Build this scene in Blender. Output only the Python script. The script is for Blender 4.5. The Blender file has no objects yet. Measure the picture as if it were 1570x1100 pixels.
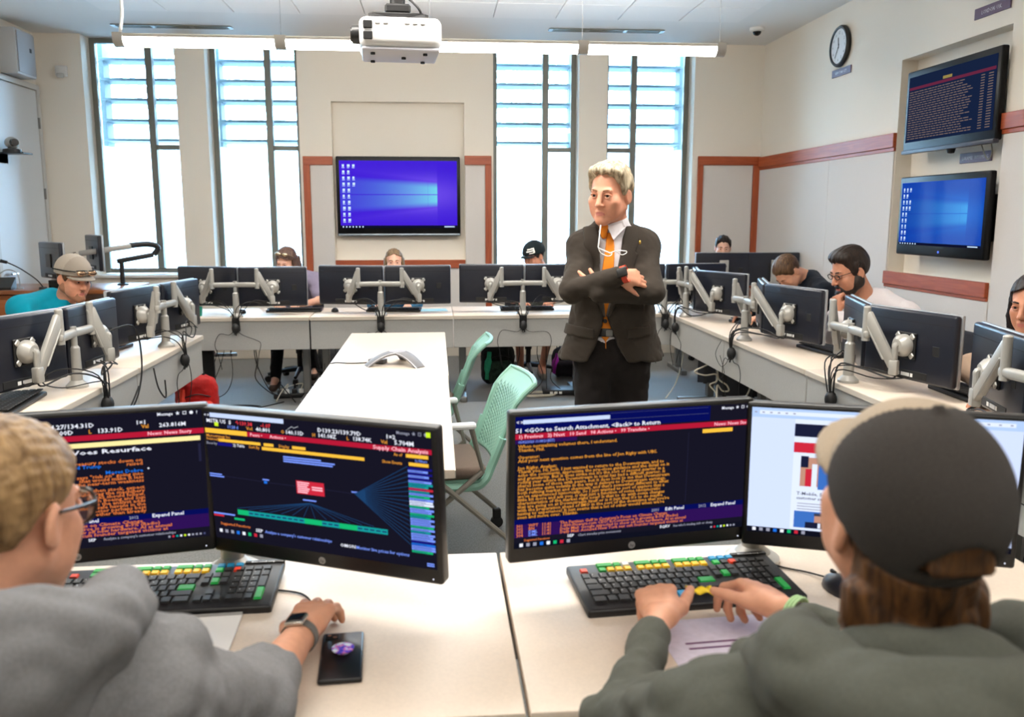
import bpy, bmesh, math, random
import numpy as np
from mathutils import Vector, Matrix, Euler

SC = bpy.context.scene
COL = SC.collection
PI = math.pi
rad = math.radians
random.seed(7)

# ------------------------------------------------------------------ camera
CAM_H = 1.54
cam_d = bpy.data.cameras.new('camera')
cam = bpy.data.objects.new('camera', cam_d)
COL.objects.link(cam)
cam.location = (0, 0, CAM_H)
cam.rotation_euler = (rad(90) - math.atan(218 / 1330), 0, rad(-5.0))
cam_d.sensor_fit = 'HORIZONTAL'
cam_d.sensor_width = 36
cam_d.lens = 1330 / 1570 * 36
cam_d.clip_start = 0.05
cam_d.dof.use_dof = True
cam_d.dof.focus_distance = 3.7
cam_d.dof.aperture_fstop = 4.5
SC.camera = cam

# ------------------------------------------------------------------ exposure
SC.view_settings.view_transform = 'Standard'
SC.view_settings.look = 'None'
SC.view_settings.gamma = 1
SC.view_settings.use_curve_mapping = False
SC.view_settings.exposure = 0.2
SC.cycles.use_denoising = True
SC.cycles.caustics_reflective = False
SC.cycles.caustics_refractive = False

# ------------------------------------------------------------------ overcast daylight
world = bpy.data.worlds.new('sky')
SC.world = world
world.use_nodes = True
wn, wl = world.node_tree.nodes, world.node_tree.links
bg = wn['Background']
tc = wn.new('ShaderNodeTexCoord'); sx = wn.new('ShaderNodeSeparateXYZ')
wl.new(tc.outputs['Generated'], sx.inputs[0])
rmp = wn.new('ShaderNodeValToRGB')
rmp.color_ramp.elements[0].position = 0.0; rmp.color_ramp.elements[0].color = (0.46, 0.71, 1.0, 1)
rmp.color_ramp.elements[1].position = 0.7; rmp.color_ramp.elements[1].color = (0.36, 0.62, 1.0, 1)
wl.new(sx.outputs['Z'], rmp.inputs[0]); wl.new(rmp.outputs[0], bg.inputs['Color'])
bg.inputs['Strength'].default_value = 24.0

# ------------------------------------------------------------------ unseen lamp rows, assumed out of view and added for light
def area_lamp(name, loc, size, energy, col=(1, 0.95, 0.88), up=False):
    d = bpy.data.lights.new(name, 'AREA'); d.shape = 'RECTANGLE'
    d.size, d.size_y = size; d.energy = energy; d.color = col
    o = bpy.data.objects.new(name, d); COL.objects.link(o)
    o.location = loc
    if up: o.rotation_euler = (PI, 0, 0)
    return o
UNSEEN_LAMP_ROWS = [(-0.02, 3.3, 2.86, 106), (-0.02, 0.2, 2.86, 42)]
for lx, ly, lz, le in UNSEEN_LAMP_ROWS:
    area_lamp('pendant_lamp', (lx, ly, lz - 0.05), (4.4, 0.14), le)  # added pendant-shaped light, no fixture is built here
    area_lamp('pendant_uplight', (lx, ly, lz + 0.12), (4.4, 0.14), le * 0.45, up=True)

# ------------------------------------------------------------------ colour and materials
def lin(c):
    c = c / 255.0
    return c / 12.92 if c <= 0.04045 else ((c + 0.055) / 1.055) ** 2.4
def rgb(r, g, b): return (lin(r), lin(g), lin(b), 1.0)

MATS = {}
def mat(name, col, rough=0.5, metal=0.0, noise=0.0, nscale=40.0, bump=0.0, bscale=200.0, spec=0.5, stretch=None, emit=None, estr=0.0, coat=0.0, sheen=0.0, sss=0.0):
    if name in MATS: return MATS[name]
    m = bpy.data.materials.new(name); m.use_nodes = True
    n, l = m.node_tree.nodes, m.node_tree.links
    b = n['Principled BSDF']
    b.inputs['Base Color'].default_value = col
    b.inputs['Roughness'].default_value = rough
    b.inputs['Metallic'].default_value = metal
    b.inputs['Specular IOR Level'].default_value = spec
    if coat: b.inputs['Coat Weight'].default_value = coat
    if sheen: b.inputs['Sheen Weight'].default_value = sheen
    if sss:
        b.inputs['Subsurface Weight'].default_value = sss
        b.inputs['Subsurface Radius'].default_value = (0.012, 0.005, 0.003)
        b.inputs['Subsurface Scale'].default_value = 1.0
    if emit:
        b.inputs['Emission Color'].default_value = emit; b.inputs['Emission Strength'].default_value = estr
    if noise or bump:
        t = n.new('ShaderNodeTexCoord'); mp = n.new('ShaderNodeMapping')
        l.new(t.outputs['Object'], mp.inputs['Vector'])
        if stretch: mp.inputs['Scale'].default_value = stretch
    if noise:
        nz = n.new('ShaderNodeTexNoise'); nz.inputs['Scale'].default_value = nscale; nz.inputs['Detail'].default_value = 6
        l.new(mp.outputs[0], nz.inputs['Vector'])
        r = n.new('ShaderNodeValToRGB')
        lo = tuple(c * (1 - noise) for c in col[:3]) + (1,)
        hi = tuple(min(1, c * (1 + noise)) for c in col[:3]) + (1,)
        r.color_ramp.elements[0].position = 0.32; r.color_ramp.elements[0].color = lo
        r.color_ramp.elements[1].position = 0.68; r.color_ramp.elements[1].color = hi
        l.new(nz.outputs['Fac'], r.inputs[0]); l.new(r.outputs[0], b.inputs['Base Color'])
    if bump:
        nb = n.new('ShaderNodeTexNoise'); nb.inputs['Scale'].default_value = bscale; nb.inputs['Detail'].default_value = 3
        l.new(mp.outputs[0], nb.inputs['Vector'])
        bp = n.new('ShaderNodeBump'); bp.inputs['Strength'].default_value = bump; bp.inputs['Distance'].default_value = 0.004
        l.new(nb.outputs['Fac'], bp.inputs['Height']); l.new(bp.outputs[0], b.inputs['Normal'])
    MATS[name] = m
    return m

def emit_mat(name, col, strength=1.0):
    if name in MATS: return MATS[name]
    m = bpy.data.materials.new(name); m.use_nodes = True
    n, l = m.node_tree.nodes, m.node_tree.links
    n.remove(n['Principled BSDF'])
    e = n.new('ShaderNodeEmission'); e.inputs['Color'].default_value = col; e.inputs['Strength'].default_value = strength
    l.new(e.outputs[0], n['Material Output'].inputs['Surface'])
    MATS[name] = m
    return m

def wood_mat(name, c0, c1, axis='X', rough=0.42):
    if name in MATS: return MATS[name]
    m = bpy.data.materials.new(name); m.use_nodes = True
    n, l = m.node_tree.nodes, m.node_tree.links
    b = n['Principled BSDF']; b.inputs['Roughness'].default_value = rough
    t = n.new('ShaderNodeTexCoord'); mp = n.new('ShaderNodeMapping'); l.new(t.outputs['Object'], mp.inputs[0])
    s = {'X': (1.2, 22, 22), 'Y': (22, 1.2, 22), 'Z': (22, 22, 1.2)}[axis]
    mp.inputs['Scale'].default_value = s
    nz = n.new('ShaderNodeTexNoise'); nz.inputs['Scale'].default_value = 3.0; nz.inputs['Detail'].default_value = 8; nz.inputs['Distortion'].default_value = 0.6
    l.new(mp.outputs[0], nz.inputs['Vector'])
    r = n.new('ShaderNodeValToRGB')
    r.color_ramp.elements[0].position = 0.3; r.color_ramp.elements[0].color = c0
    r.color_ramp.elements[1].position = 0.7; r.color_ramp.elements[1].color = c1
    l.new(nz.outputs['Fac'], r.inputs[0]); l.new(r.outputs[0], b.inputs['Base Color'])
    MATS[name] = m
    return m

def glass_mat():
    if 'pane_glass' in MATS: return MATS['pane_glass']
    m = bpy.data.materials.new('pane_glass'); m.use_nodes = True
    n, l = m.node_tree.nodes, m.node_tree.links
    n.remove(n['Principled BSDF'])
    tr = n.new('ShaderNodeBsdfTransparent'); tr.inputs[0].default_value = (0.93, 0.97, 0.98, 1)
    gl = n.new('ShaderNodeBsdfGlossy'); gl.inputs['Roughness'].default_value = 0.02
    fr = n.new('ShaderNodeFresnel'); fr.inputs[0].default_value = 1.45
    mx = n.new('ShaderNodeMixShader')
    l.new(fr.outputs[0], mx.inputs[0]); l.new(tr.outputs[0], mx.inputs[1]); l.new(gl.outputs[0], mx.inputs[2])
    l.new(mx.outputs[0], n['Material Output'].inputs['Surface'])
    MATS['pane_glass'] = m
    return m

# ------------------------------------------------------------------ mesh builder
class MB:
    def __init__(s): s.v = []; s.f = []; s.m = []
    def add(s, vs, fs, mi=0, M=None):
        o = len(s.v)
        if M is not None: vs = [tuple(M @ Vector(v)) for v in vs]
        s.v += [tuple(v) for v in vs]; s.f += [tuple(i + o for i in f) for f in fs]; s.m += [mi] * len(fs)
        return s
    def box(s, x0, x1, y0, y1, z0, z1, mi=0, M=None):
        vs = [(x0, y0, z0), (x1, y0, z0), (x1, y1, z0), (x0, y1, z0), (x0, y0, z1), (x1, y0, z1), (x1, y1, z1), (x0, y1, z1)]
        fs = [(0, 3, 2, 1), (4, 5, 6, 7), (0, 1, 5, 4), (1, 2, 6, 5), (2, 3, 7, 6), (3, 0, 4, 7)]
        return s.add(vs, fs, mi, M)
    def bm(s, b, mi=0, M=None):
        b.verts.index_update()
        s.add([v.co[:] for v in b.verts], [[v.index for v in f.verts] for f in b.faces], mi, M); b.free(); return s
    def rbox(s, x0, x1, y0, y1, z0, z1, r=0.005, seg=2, mi=0, M=None):
        b = bmesh.new(); bmesh.ops.create_cube(b, size=1)
        for v in b.verts: v.co = Vector(((x0 + x1) / 2 + v.co.x * (x1 - x0), (y0 + y1) / 2 + v.co.y * (y1 - y0), (z0 + z1) / 2 + v.co.z * (z1 - z0)))
        r = min(r, 0.49 * min(x1 - x0, y1 - y0, z1 - z0))
        bmesh.ops.bevel(b, geom=b.edges[:], offset=r, segments=seg, affect='EDGES', profile=0.5)
        return s.bm(b, mi, M)
    def cyl(s, a, b, r1, r2=None, n=16, mi=0, M=None, cap=True):
        a, b = Vector(a), Vector(b); r2 = r1 if r2 is None else r2
        d = (b - a).normalized(); u = d.orthogonal().normalized(); w = d.cross(u)
        vs = []
        for c, r in ((a, r1), (b, r2)):
            for i in range(n):
                t = 2 * PI * i / n; vs.append(tuple(c + (u * math.cos(t) + w * math.sin(t)) * r))
        fs = [(i, (i + 1) % n, n + (i + 1) % n, n + i) for i in range(n)]
        if cap: fs += [tuple(range(n))[::-1], tuple(range(n, 2 * n))]
        return s.add(vs, fs, mi, M)
    def tube(s, pts, r, n=6, mi=0, M=None, closed=False, spline=0):
        P = [Vector(p) for p in pts]
        if spline:
            Q = []
            for i in range(len(P) - 1):
                p0, p1, p2, p3 = P[max(i - 1, 0)], P[i], P[i + 1], P[min(i + 2, len(P) - 1)]
                for k in range(spline):
                    t = k / spline
                    Q.append(0.5 * ((2 * p1) + (p2 - p0) * t + (2 * p0 - 5 * p1 + 4 * p2 - p3) * t * t + (3 * p1 - p0 - 3 * p2 + p3) * t ** 3))
            Q.append(P[-1]); P = Q
        N = len(P); R = r if hasattr(r, '__len__') else [r] * N
        if len(R) != N: R = [R[min(int(i * len(R) / N), len(R) - 1)] for i in range(N)]
        vs = []; u = None
        for i, p in enumerate(P):
            d = ((P[(i + 1) % N] if (i < N - 1 or closed) else p) - (P[i - 1] if (i > 0 or closed) else p))
            d = d.normalized() if d.length > 1e-9 else Vector((0, 0, 1))
            u = d.orthogonal().normalized() if u is None else (u - d * u.dot(d))
            u = u.normalized() if u.length > 1e-6 else d.orthogonal().normalized()
            w = d.cross(u)
            for k in range(n):
                t = 2 * PI * k / n; vs.append(tuple(p + (u * math.cos(t) + w * math.sin(t)) * R[i]))
        fs = []
        for i in range(N if closed else N - 1):
            j = (i + 1) % N
            for k in range(n):
                fs.append((i * n + k, i * n + (k + 1) % n, j * n + (k + 1) % n, j * n + k))
        if not closed: fs += [tuple(range(n))[::-1], tuple(range((N - 1) * n, N * n))]
        return s.add(vs, fs, mi, M)
    def lathe(s, prof, n=24, mi=0, M=None):
        vs = []; fs = []
        for r, z in prof:
            for i in range(n):
                t = 2 * PI * i / n; vs.append((r * math.cos(t), r * math.sin(t), z))
        for j in range(len(prof) - 1):
            for i in range(n): fs.append((j * n + i, j * n + (i + 1) % n, (j + 1) * n + (i + 1) % n, (j + 1) * n + i))
        fs += [tuple(range(n))[::-1], tuple(range((len(prof) - 1) * n, len(prof) * n))]
        return s.add(vs, fs, mi, M)
    def prism(s, poly, z0, z1, mi=0, M=None):
        n = len(poly)
        vs = [(x, y, z0) for x, y in poly] + [(x, y, z1) for x, y in poly]
        fs = [tuple(range(n))[::-1], tuple(range(n, 2 * n))] + [(i, (i + 1) % n, n + (i + 1) % n, n + i) for i in range(n)]
        return s.add(vs, fs, mi, M)
    def ball(s, c, r, nu=16, nv=10, mi=0, M=None):
        if not hasattr(r, '__len__'): r = (r, r, r)
        vs = [(c[0], c[1], c[2] - r[2])]
        for j in range(1, nv):
            ph = -PI / 2 + PI * j / nv
            for i in range(nu):
                t = 2 * PI * i / nu
                vs.append((c[0] + r[0] * math.cos(ph) * math.cos(t), c[1] + r[1] * math.cos(ph) * math.sin(t), c[2] + r[2] * math.sin(ph)))
        vs.append((c[0], c[1], c[2] + r[2])); top = len(vs) - 1
        fs = [(0, 1 + (i + 1) % nu, 1 + i) for i in range(nu)]
        for j in range(nv - 2):
            a = 1 + j * nu; b2 = a + nu
            fs += [(a + i, a + (i + 1) % nu, b2 + (i + 1) % nu, b2 + i) for i in range(nu)]
        a = 1 + (nv - 2) * nu
        fs += [(a + i, a + (i + 1) % nu, top) for i in range(nu)]
        return s.add(vs, fs, mi, M)
    def mesh(s, name, mats, smooth=35):
        me = bpy.data.meshes.new(name)
        me.from_pydata(s.v, [], s.f)
        if not isinstance(mats, (list, tuple)): mats = [mats]
        for m in mats: me.materials.append(m)
        if len(mats) > 1: me.polygons.foreach_set('material_index', s.m)
        fix_normals(me)
        if smooth:
            me.shade_smooth(); me.set_sharp_from_angle(angle=rad(smooth))
        me.update()
        return me
    def build(s, name, mats, parent=None, smooth=35, M=None):
        return obj(name, s.mesh(name, mats, smooth), parent, M)

def fix_normals(me):
    b = bmesh.new(); b.from_mesh(me)
    bmesh.ops.recalc_face_normals(b, faces=b.faces[:]); b.to_mesh(me); b.free()

def obj(name, data, parent=None, M=None):
    o = bpy.data.objects.new(name, data); COL.objects.link(o)
    if parent is not None: o.parent = parent
    if M is not None: o.matrix_local = M
    return o

def tag(o, label=None, cat=None, group=None, kind=None):
    if label: o['label'] = label
    if cat: o['category'] = cat
    if group: o['group'] = group
    if kind: o['kind'] = kind
    return o

def thing(name, label, cat, loc=(0, 0, 0), rz=0.0, group=None):
    o = bpy.data.objects.new(name, None); COL.objects.link(o)
    o.empty_display_size = 0.1
    o.location = loc; o.rotation_euler = (0, 0, rz)
    return tag(o, label, cat, group)

def copy_tree(src, loc=None, rz=None, label=None, group=None, parent=None):
    c = src.copy(); COL.objects.link(c)
    if parent is not None: c.parent = parent
    for ch in list(src.children): copy_tree(ch, parent=c)
    if loc is not None: c.location = loc
    if rz is not None: c.rotation_euler = (0, 0, rz)
    if label: c['label'] = label
    if group: c['group'] = group
    return c

def struct(name, mb, mats, smooth=0):
    return tag(mb.build(name, mats, None, smooth), kind='structure')

def T(x, y, z): return Matrix.Translation((x, y, z))
def Rx(a): return Matrix.Rotation(a, 4, 'X')
def Ry(a): return Matrix.Rotation(a, 4, 'Y')
def Rz(a): return Matrix.Rotation(a, 4, 'Z')

# flat lettering: text turned into mesh triangles, lying in the XZ plane and facing -Y
def text_mb(mb, txt, x, z, size, mi=0, align='LEFT', y=0.0, xs=1.0, shear=0.0, spacing=1.0, line=1.0, bold=0.0):
    cu = bpy.data.curves.new('lettering', 'FONT'); cu.body = txt; cu.size = size; cu.align_x = align
    cu.resolution_u = 1; cu.offset = size * bold; cu.shear = shear; cu.space_character = spacing; cu.space_line = line
    o = bpy.data.objects.new('lettering', cu); COL.objects.link(o)
    dg = bpy.context.evaluated_depsgraph_get()
    me = bpy.data.meshes.new_from_object(o.evaluated_get(dg))
    vs = [(x + v.co.x * xs, y, z + v.co.y) for v in me.vertices]
    fs = [tuple(p.vertices) for p in me.polygons]
    mb.add(vs, fs, mi)
    bpy.data.objects.remove(o); bpy.data.curves.remove(cu); bpy.data.meshes.remove(me)
    return mb
def rect(mb, x0, x1, z0, z1, mi=0, y=0.0):
    mb.add([(x0, y, z0), (x1, y, z0), (x1, y, z1), (x0, y, z1)], [(0, 1, 2, 3)], mi)

# ------------------------------------------------------------------ shared materials
wallpaint = mat('wall_paint', rgb(236, 228, 214), 0.85, bump=0.05, bscale=350)
ceilpaint = mat('ceiling_paint', rgb(232, 232, 230), 0.9, bump=0.04, bscale=300)
tilemat = mat('acoustic_tile', rgb(238, 237, 235), 0.95, noise=0.03, nscale=300, bump=0.1, bscale=500)
panelfab = mat('panel_fabric', rgb(214, 208, 202), 0.95, noise=0.04, nscale=400, bump=0.12, bscale=700)
cherry = wood_mat('cherry_wood', rgb(150, 66, 34), rgb(178, 88, 48), 'X')
cherryY = wood_mat('cherry_wood_y', rgb(150, 66, 34), rgb(178, 88, 48), 'Y')
cherryZ = wood_mat('cherry_wood_z', rgb(150, 66, 34), rgb(178, 88, 48), 'Z')
carpet = mat('carpet', rgb(114, 114, 110), 0.6, noise=0.28, nscale=55, bump=0.6, bscale=420, stretch=(3.2, 1, 1), spec=0.5, sheen=0.12)
laminate = mat('pale_laminate', rgb(224, 208, 190), 0.42, noise=0.035, nscale=160)
edgeband = mat('edge_band', rgb(196, 186, 172), 0.5)
greypanel = mat('grey_panel', rgb(168, 167, 163), 0.5, noise=0.03, nscale=120)
legmetal = mat('leg_metal', rgb(120, 120, 118), 0.4, metal=0.6)
black = mat('black_plastic', rgb(20, 20, 21), 0.42, bump=0.05, bscale=900)
blackgloss = mat('black_gloss', rgb(10, 10, 11), 0.16, spec=0.3)
rubber = mat('black_rubber', rgb(15, 15, 16), 0.6)
silver = mat('silver_arm', rgb(172, 170, 164), 0.38, metal=0.25)
chrome = mat('chrome', rgb(200, 200, 200), 0.2, metal=1.0)
whiteplastic = mat('white_plastic', rgb(225, 224, 220), 0.4)
alu = mat('window_aluminium', rgb(120, 121, 112), 0.45, metal=0.3)
greycord = mat('white_cord', rgb(205, 198, 180), 0.6)
# ================================================================== THE ROOM
XL, XR, YB, YF, ZC = -4.05, 3.61, 9.6, -2.4, 3.38
WINS = [  # opening x0, x1, mullion centre, wide pane on the left?
    (-3.58, -2.66, -2.985, True), (-2.356, -1.42, -1.76, True),
    (0.638, 1.568, 1.228, True), (1.879, 2.839, 2.215, False)]
SILL = 0.93

floor = struct('floor', MB().box(XL - 0.3, XR + 0.3, YF - 0.3, YB + 0.4, -0.12, 0), carpet)

# ceiling with separate acoustic tiles
ceiling = struct('ceiling', MB().box(XL - 0.3, XR + 0.3, YF - 0.3, YB + 0.4, ZC, ZC + 0.15), ceilpaint)
TS = 0.585
tile_me = MB().rbox(0.004, TS - 0.004, 0.004, TS - 0.004, -0.022, 0, 0.004, 1).mesh('ceiling_tile', tilemat, 30)
for i in range(10):
    for j in range(18):
        obj('ceiling_tile', tile_me, ceiling, T(-2.95 + i * TS, 8.44 - (j + 1) * TS, ZC))

# back wall
w = MB()
ED = YB + 0.36
edges = [XL - 0.2] + [e for a in WINS for e in a[:2]] + [XR + 0.2]
for i in range(0, len(edges), 2):
    a, b = edges[i], edges[i + 1]
    if i == 4:  # middle pier with the shallow niche for the television
        w.box(a, -1.08, YB, ED, 0, ZC); w.box(0.325, b, YB, ED, 0, ZC)
        w.box(-1.08, 0.325, YB, ED, 0, 1.07); w.box(-1.08, 0.325, YB, ED, 2.74, ZC)
        w.box(-1.08, 0.325, YB + 0.10, ED, 1.07, 2.74)
    else:
        w.box(a, b, YB, ED, 0, ZC)
for a, b, *_ in WINS:
    w.box(a, b, YB, ED, 0, SILL - 0.03)
wall_back = struct('wall_back', w, wallpaint)
ledge = MB()
for a, b, *_ in WINS[:2]: ledge.rbox(a - 0.02, b + 0.02, YB - 0.05, YB + 0.25, SILL - 0.035, SILL - 0.005, 0.004, 1)
for a, b, *_ in WINS[2:]: ledge.rbox(a - 0.02, b + 0.02, YB - 0.05, YB + 0.25, SILL - 0.035, SILL - 0.005, 0.004, 1)
struct('trim_1', ledge, mat('sill_white', rgb(235, 233, 228), 0.5))

# other walls
struct('wall_left', MB().box(XL - 0.2, XL, YF, YB, 0, ZC), wallpaint)
struct('wall_front', MB().box(XL - 0.2, XR + 0.2, YF - 0.2, YF, 0, ZC), wallpaint)
NY0, NY1, NZ0, NZ1 = 5.38, 6.69, 1.08, 2.73
w = MB()
w.box(XR, XR + 0.25, YF, NY0, 0, ZC); w.box(XR, XR + 0.25, NY1, YB, 0, ZC)
w.box(XR, XR + 0.25, NY0, NY1, 0, NZ0); w.box(XR, XR + 0.25, NY0, NY1, NZ1, ZC)
w.box(XR + 0.13, XR + 0.25, NY0, NY1, NZ0, NZ1)
wall_right = struct('wall_right', w, wallpaint)

# fabric wall panels, parts of the walls they cover
def panel(x0, x1, y0, y1, z0, z1, parent): return MB().rbox(x0, x1, y0, y1, z0, z1, 0.004, 1).build('wall_panel', panelfab, parent)
P = 0.012
panel(-1.32, -1.085, YB - P, YB, 0.11, 2.08, wall_back); panel(0.33, 0.547, YB - P, YB, 0.11, 2.08, wall_back)
panel(-1.08, 0.325, YB - P, YB, 0.11, 0.98, wall_back); panel(2.96, 3.53, YB - P, YB, 0.11, 2.1, wall_back)
for y0, y1 in ((7.843, 9.58), (6.70, 7.837), (3.75, 5.37), (2.1, 3.744), (0.4, 2.094)): panel(XR - P, XR, y0, y1, 0.11, 2.075, wall_right)
panel(XR - P, XR, NY0, NY1, 0.11, 0.985, wall_right)

# cherry boards
def board(n, boxes, m):
    b = MB()
    for q in boxes: b.rbox(*q, 0.003, 1)
    return struct('trim_%d' % n, b, m)
D = 0.03
board(2, [(-1.39, -1.08, YB - D, YB, 2.08, 2.17)], cherry); board(3, [(0.325, 0.615, YB - D, YB, 2.09, 2.185)], cherry)
board(4, [(-1.39, -1.32, YB - D, YB, 0.1, 2.08)], cherryZ); board(5, [(0.547, 0.615, YB - D, YB, 0.1, 2.09)], cherryZ)
board(6, [(-1.08, 0.325, YB - D, YB, 0.98, 1.07)], cherry)
board(7, [(2.9, 3.61, YB - D, YB, 2.1, 2.195)], cherry)
board(8, [(2.9, 2.96, YB - D, YB, 0.1, 2.1)], cherryZ); board(9, [(3.53, 3.61, YB - D, YB, 0.1, 2.1)], cherryZ)
board(10, [(XR - D, XR, 6.69, 9.57, 2.075, 2.185), (XR - D * 0.6, XR, 6.69, 9.57, 2.045, 2.075)], cherryY)
board(11, [(XR - D, XR, 0.2, 5.38, 2.085, 2.185), (XR - D * 0.6, XR, 0.2, 5.38, 2.055, 2.085)], cherryY)
board(12, [(XR - D, XR, 5.39, 6.71, 1.01, 1.11), (XR - D * 0.6, XR, 5.39, 6.71, 0.985, 1.01)], cherryY)

# baseboards
basemat = mat('baseboard', rgb(196, 186, 170), 0.6)
struct('baseboard_back', MB().rbox(XL, XR, YB - 0.014, YB, 0, 0.1, 0.004, 1), basemat)
struct('baseboard_right', MB().rbox(XR - 0.014, XR, YF, YB - 0.02, 0, 0.1, 0.004, 1), basemat)
struct('baseboard_left', MB().rbox(XL, XL + 0.014, YF, 8.45, 0, 0.1, 0.004, 1), basemat)

# windows: frame, mullion, transom, panes and the louvres outside the upper half
louvmat = mat('louver_metal', rgb(96, 116, 124), 0.6)
for k, (x0, x1, mx, wide_left) in enumerate(WINS):
    y0, y1 = YB + 0.22, YB + 0.28
    fr = MB()
    fr.rbox(x0, x0 + 0.055, y0, y1, SILL, ZC, 0.004, 1); fr.rbox(x1 - 0.055, x1, y0, y1, SILL, ZC, 0.004, 1)
    fr.rbox(x0 + 0.055, x1 - 0.055, y0, y1, SILL, SILL + 0.05, 0.004, 1); fr.rbox(x0 + 0.055, x1 - 0.055, y0, y1, ZC - 0.05, ZC, 0.004, 1)
    win = tag(fr.build('window_%d' % (k + 1), alu), kind='structure')
    MB().rbox(mx - 0.034, mx + 0.034, y0 - 0.02, y1 + 0.01, SILL + 0.05, ZC - 0.05, 0.005, 1).build('mullion', alu, win)
    n0, n1 = (mx + 0.034, x1 - 0.055) if wide_left else (x0 + 0.055, mx - 0.034)
    w0, w1 = (x0 + 0.055, mx - 0.034) if wide_left else (mx + 0.034, x1 - 0.055)
    MB().rbox(n0, n1, y0 - 0.01, y1, 2.245, 2.295, 0.004, 1).build('transom', alu, win)
    for a, b, c, d in ((n0, n1, SILL + 0.05, 2.245), (n0, n1, 2.295, ZC - 0.05), (w0, w1, SILL + 0.05, ZC - 0.05)):
        MB().box(a, b, YB + 0.245, YB + 0.253, c, d).build('pane', glass_mat(), win, 0)
    for z in (2.36, 2.57, 2.79, 3.0, 3.21):
        MB().rbox(x0 - 0.02, x1 + 0.02, -0.11, 0.11, -0.014, 0.014, 0.006, 1, 0, T(0, YB + 0.6, z) @ Rx(rad(-4))).build('louver', louvmat, win)
    MB().box(x0 - 0.02, x0 + 0.03, YB + 0.5, YB + 0.7, 2.3, 3.4).box(x1 - 0.03, x1 + 0.02, YB + 0.5, YB + 0.7, 2.3, 3.4).build('louver_bracket', louvmat, win)

# door in the left wall
dr = MB().rbox(XL, XL + 0.02, 8.5, 9.53, 0.01, 2.8, 0.004, 1)
door = tag(dr.build('door_1', mat('door_paint', rgb(216, 220, 222), 0.55)), kind='structure')
fr = MB().rbox(XL, XL + 0.035, 9.535, 9.59, 0, 2.86, 0.004, 1).rbox(XL, XL + 0.035, 8.44, 8.495, 0, 2.86, 0.004, 1).rbox(XL, XL + 0.035, 8.495, 9.535, 2.806, 2.86, 0.004, 1)
fr.build('door_frame', mat('door_frame_paint', rgb(200, 200, 196), 0.5), door)
for z in (0.4, 1.77, 2.48):
    MB().cyl((XL + 0.03, 9.532, z - 0.055), (XL + 0.03, 9.532, z + 0.055), 0.012, n=8).build('hinge', legmetal, door)
MB().cyl((XL + 0.02, 8.58, 1.0), (XL + 0.07, 8.58, 1.0), 0.012, n=8).tube([(XL + 0.07, 8.58, 1.0), (XL + 0.07, 8.7, 1.0)], 0.01).build('door_handle', chrome, door)

# the world outside the windows
struct('ground_outside', MB().box(-60, 60, YB + 0.9, 90, -0.7, -0.5), mat('outside_ground', rgb(205, 205, 196), 0.9, noise=0.08, nscale=3))
bark = mat('bark', rgb(150, 142, 132), 0.9, noise=0.2, nscale=10)
leafm = mat('pale_leaves', rgb(178, 190, 160), 0.9, noise=0.15, nscale=6)
def tree(x, y, h, seed, label):
    rnd = random.Random(seed)
    t = thing('tree', label, 'tree', (x, y, -0.5), 0, 'trees outside the windows')
    MB().tube([(0, 0, 0), (0.05, 0, h * 0.3), (-0.05, 0.05, h * 0.62), (0.02, 0, h * 0.9)], [0.17, 0.14, 0.1, 0.05], 8, spline=3).build('trunk', bark, t)
    b = MB(); f = MB()
    for k in range(14):
        z = h * (0.35 + 0.5 * rnd.random()); a = rnd.random() * 2 * PI; L = h * (0.22 + 0.14 * rnd.random())
        e = (math.cos(a) * L, math.sin(a) * L, z + L * 0.8)
        b.tube([(0, 0, z), (e[0] * 0.5, e[1] * 0.5, z + L * 0.5), e], [0.05, 0.035, 0.015], 5)
        for q in range(26):
            c = Vector(e) + Vector((rnd.gauss(0, 0.5), rnd.gauss(0, 0.5), rnd.gauss(0, 0.45)))
            d = 0.16 + 0.12 * rnd.random(); R = Euler((rnd.random() * 6, rnd.random() * 6, 0)).to_matrix().to_4x4()
            f.add([(-d, 0, 0), (0, -d * 0.5, 0.02), (d, 0, 0), (0, d * 0.5, -0.02)], [(0, 1, 2, 3)], 0, Matrix.Translation(c) @ R)
    b.build('branch', bark, t); tag(f.build('foliage', leafm, t, 0), kind='stuff')
tree(-5.2, 18, 7.5, 1, 'pale bare-trunked tree seen through the second window from the left wall')
tree(-9.2, 22, 7.0, 2, 'pale leafy tree seen through the window nearest the left door')
tree(1.2, 24, 7.5, 3, 'pale leafy tree outside, seen through the window beside the blue television')
tree(6.6, 19, 7.8, 4, 'pale leafy tree outside, seen through the window nearest the clock corner')
fence = thing('picket_fence', 'pale metal picket fence standing outside behind the four windows', 'fence', (0, 15.5, -0.5))
picket = MB().box(-0.02, 0.02, -0.012, 0.012, 0, 1.25).mesh('picket', mat('fence_metal', rgb(165, 170, 172), 0.6), 0)
for i in range(110): obj('picket', picket, fence, T(-9 + i * 0.16, 0, 0))
for z in (0.15, 1.1): MB().box(-9.1, 8.6, 0.012, 0.04, z, z + 0.05).build('rail', MATS['fence_metal'], fence, 0)
far = MB().box(-40, 40, 46, 52, -0.5, 6.0)
tag(far.build('far_building', mat('far_wall', rgb(214, 210, 202), 0.9, noise=0.05, nscale=2)), 'long pale building far outside behind the trees', 'building')

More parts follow.
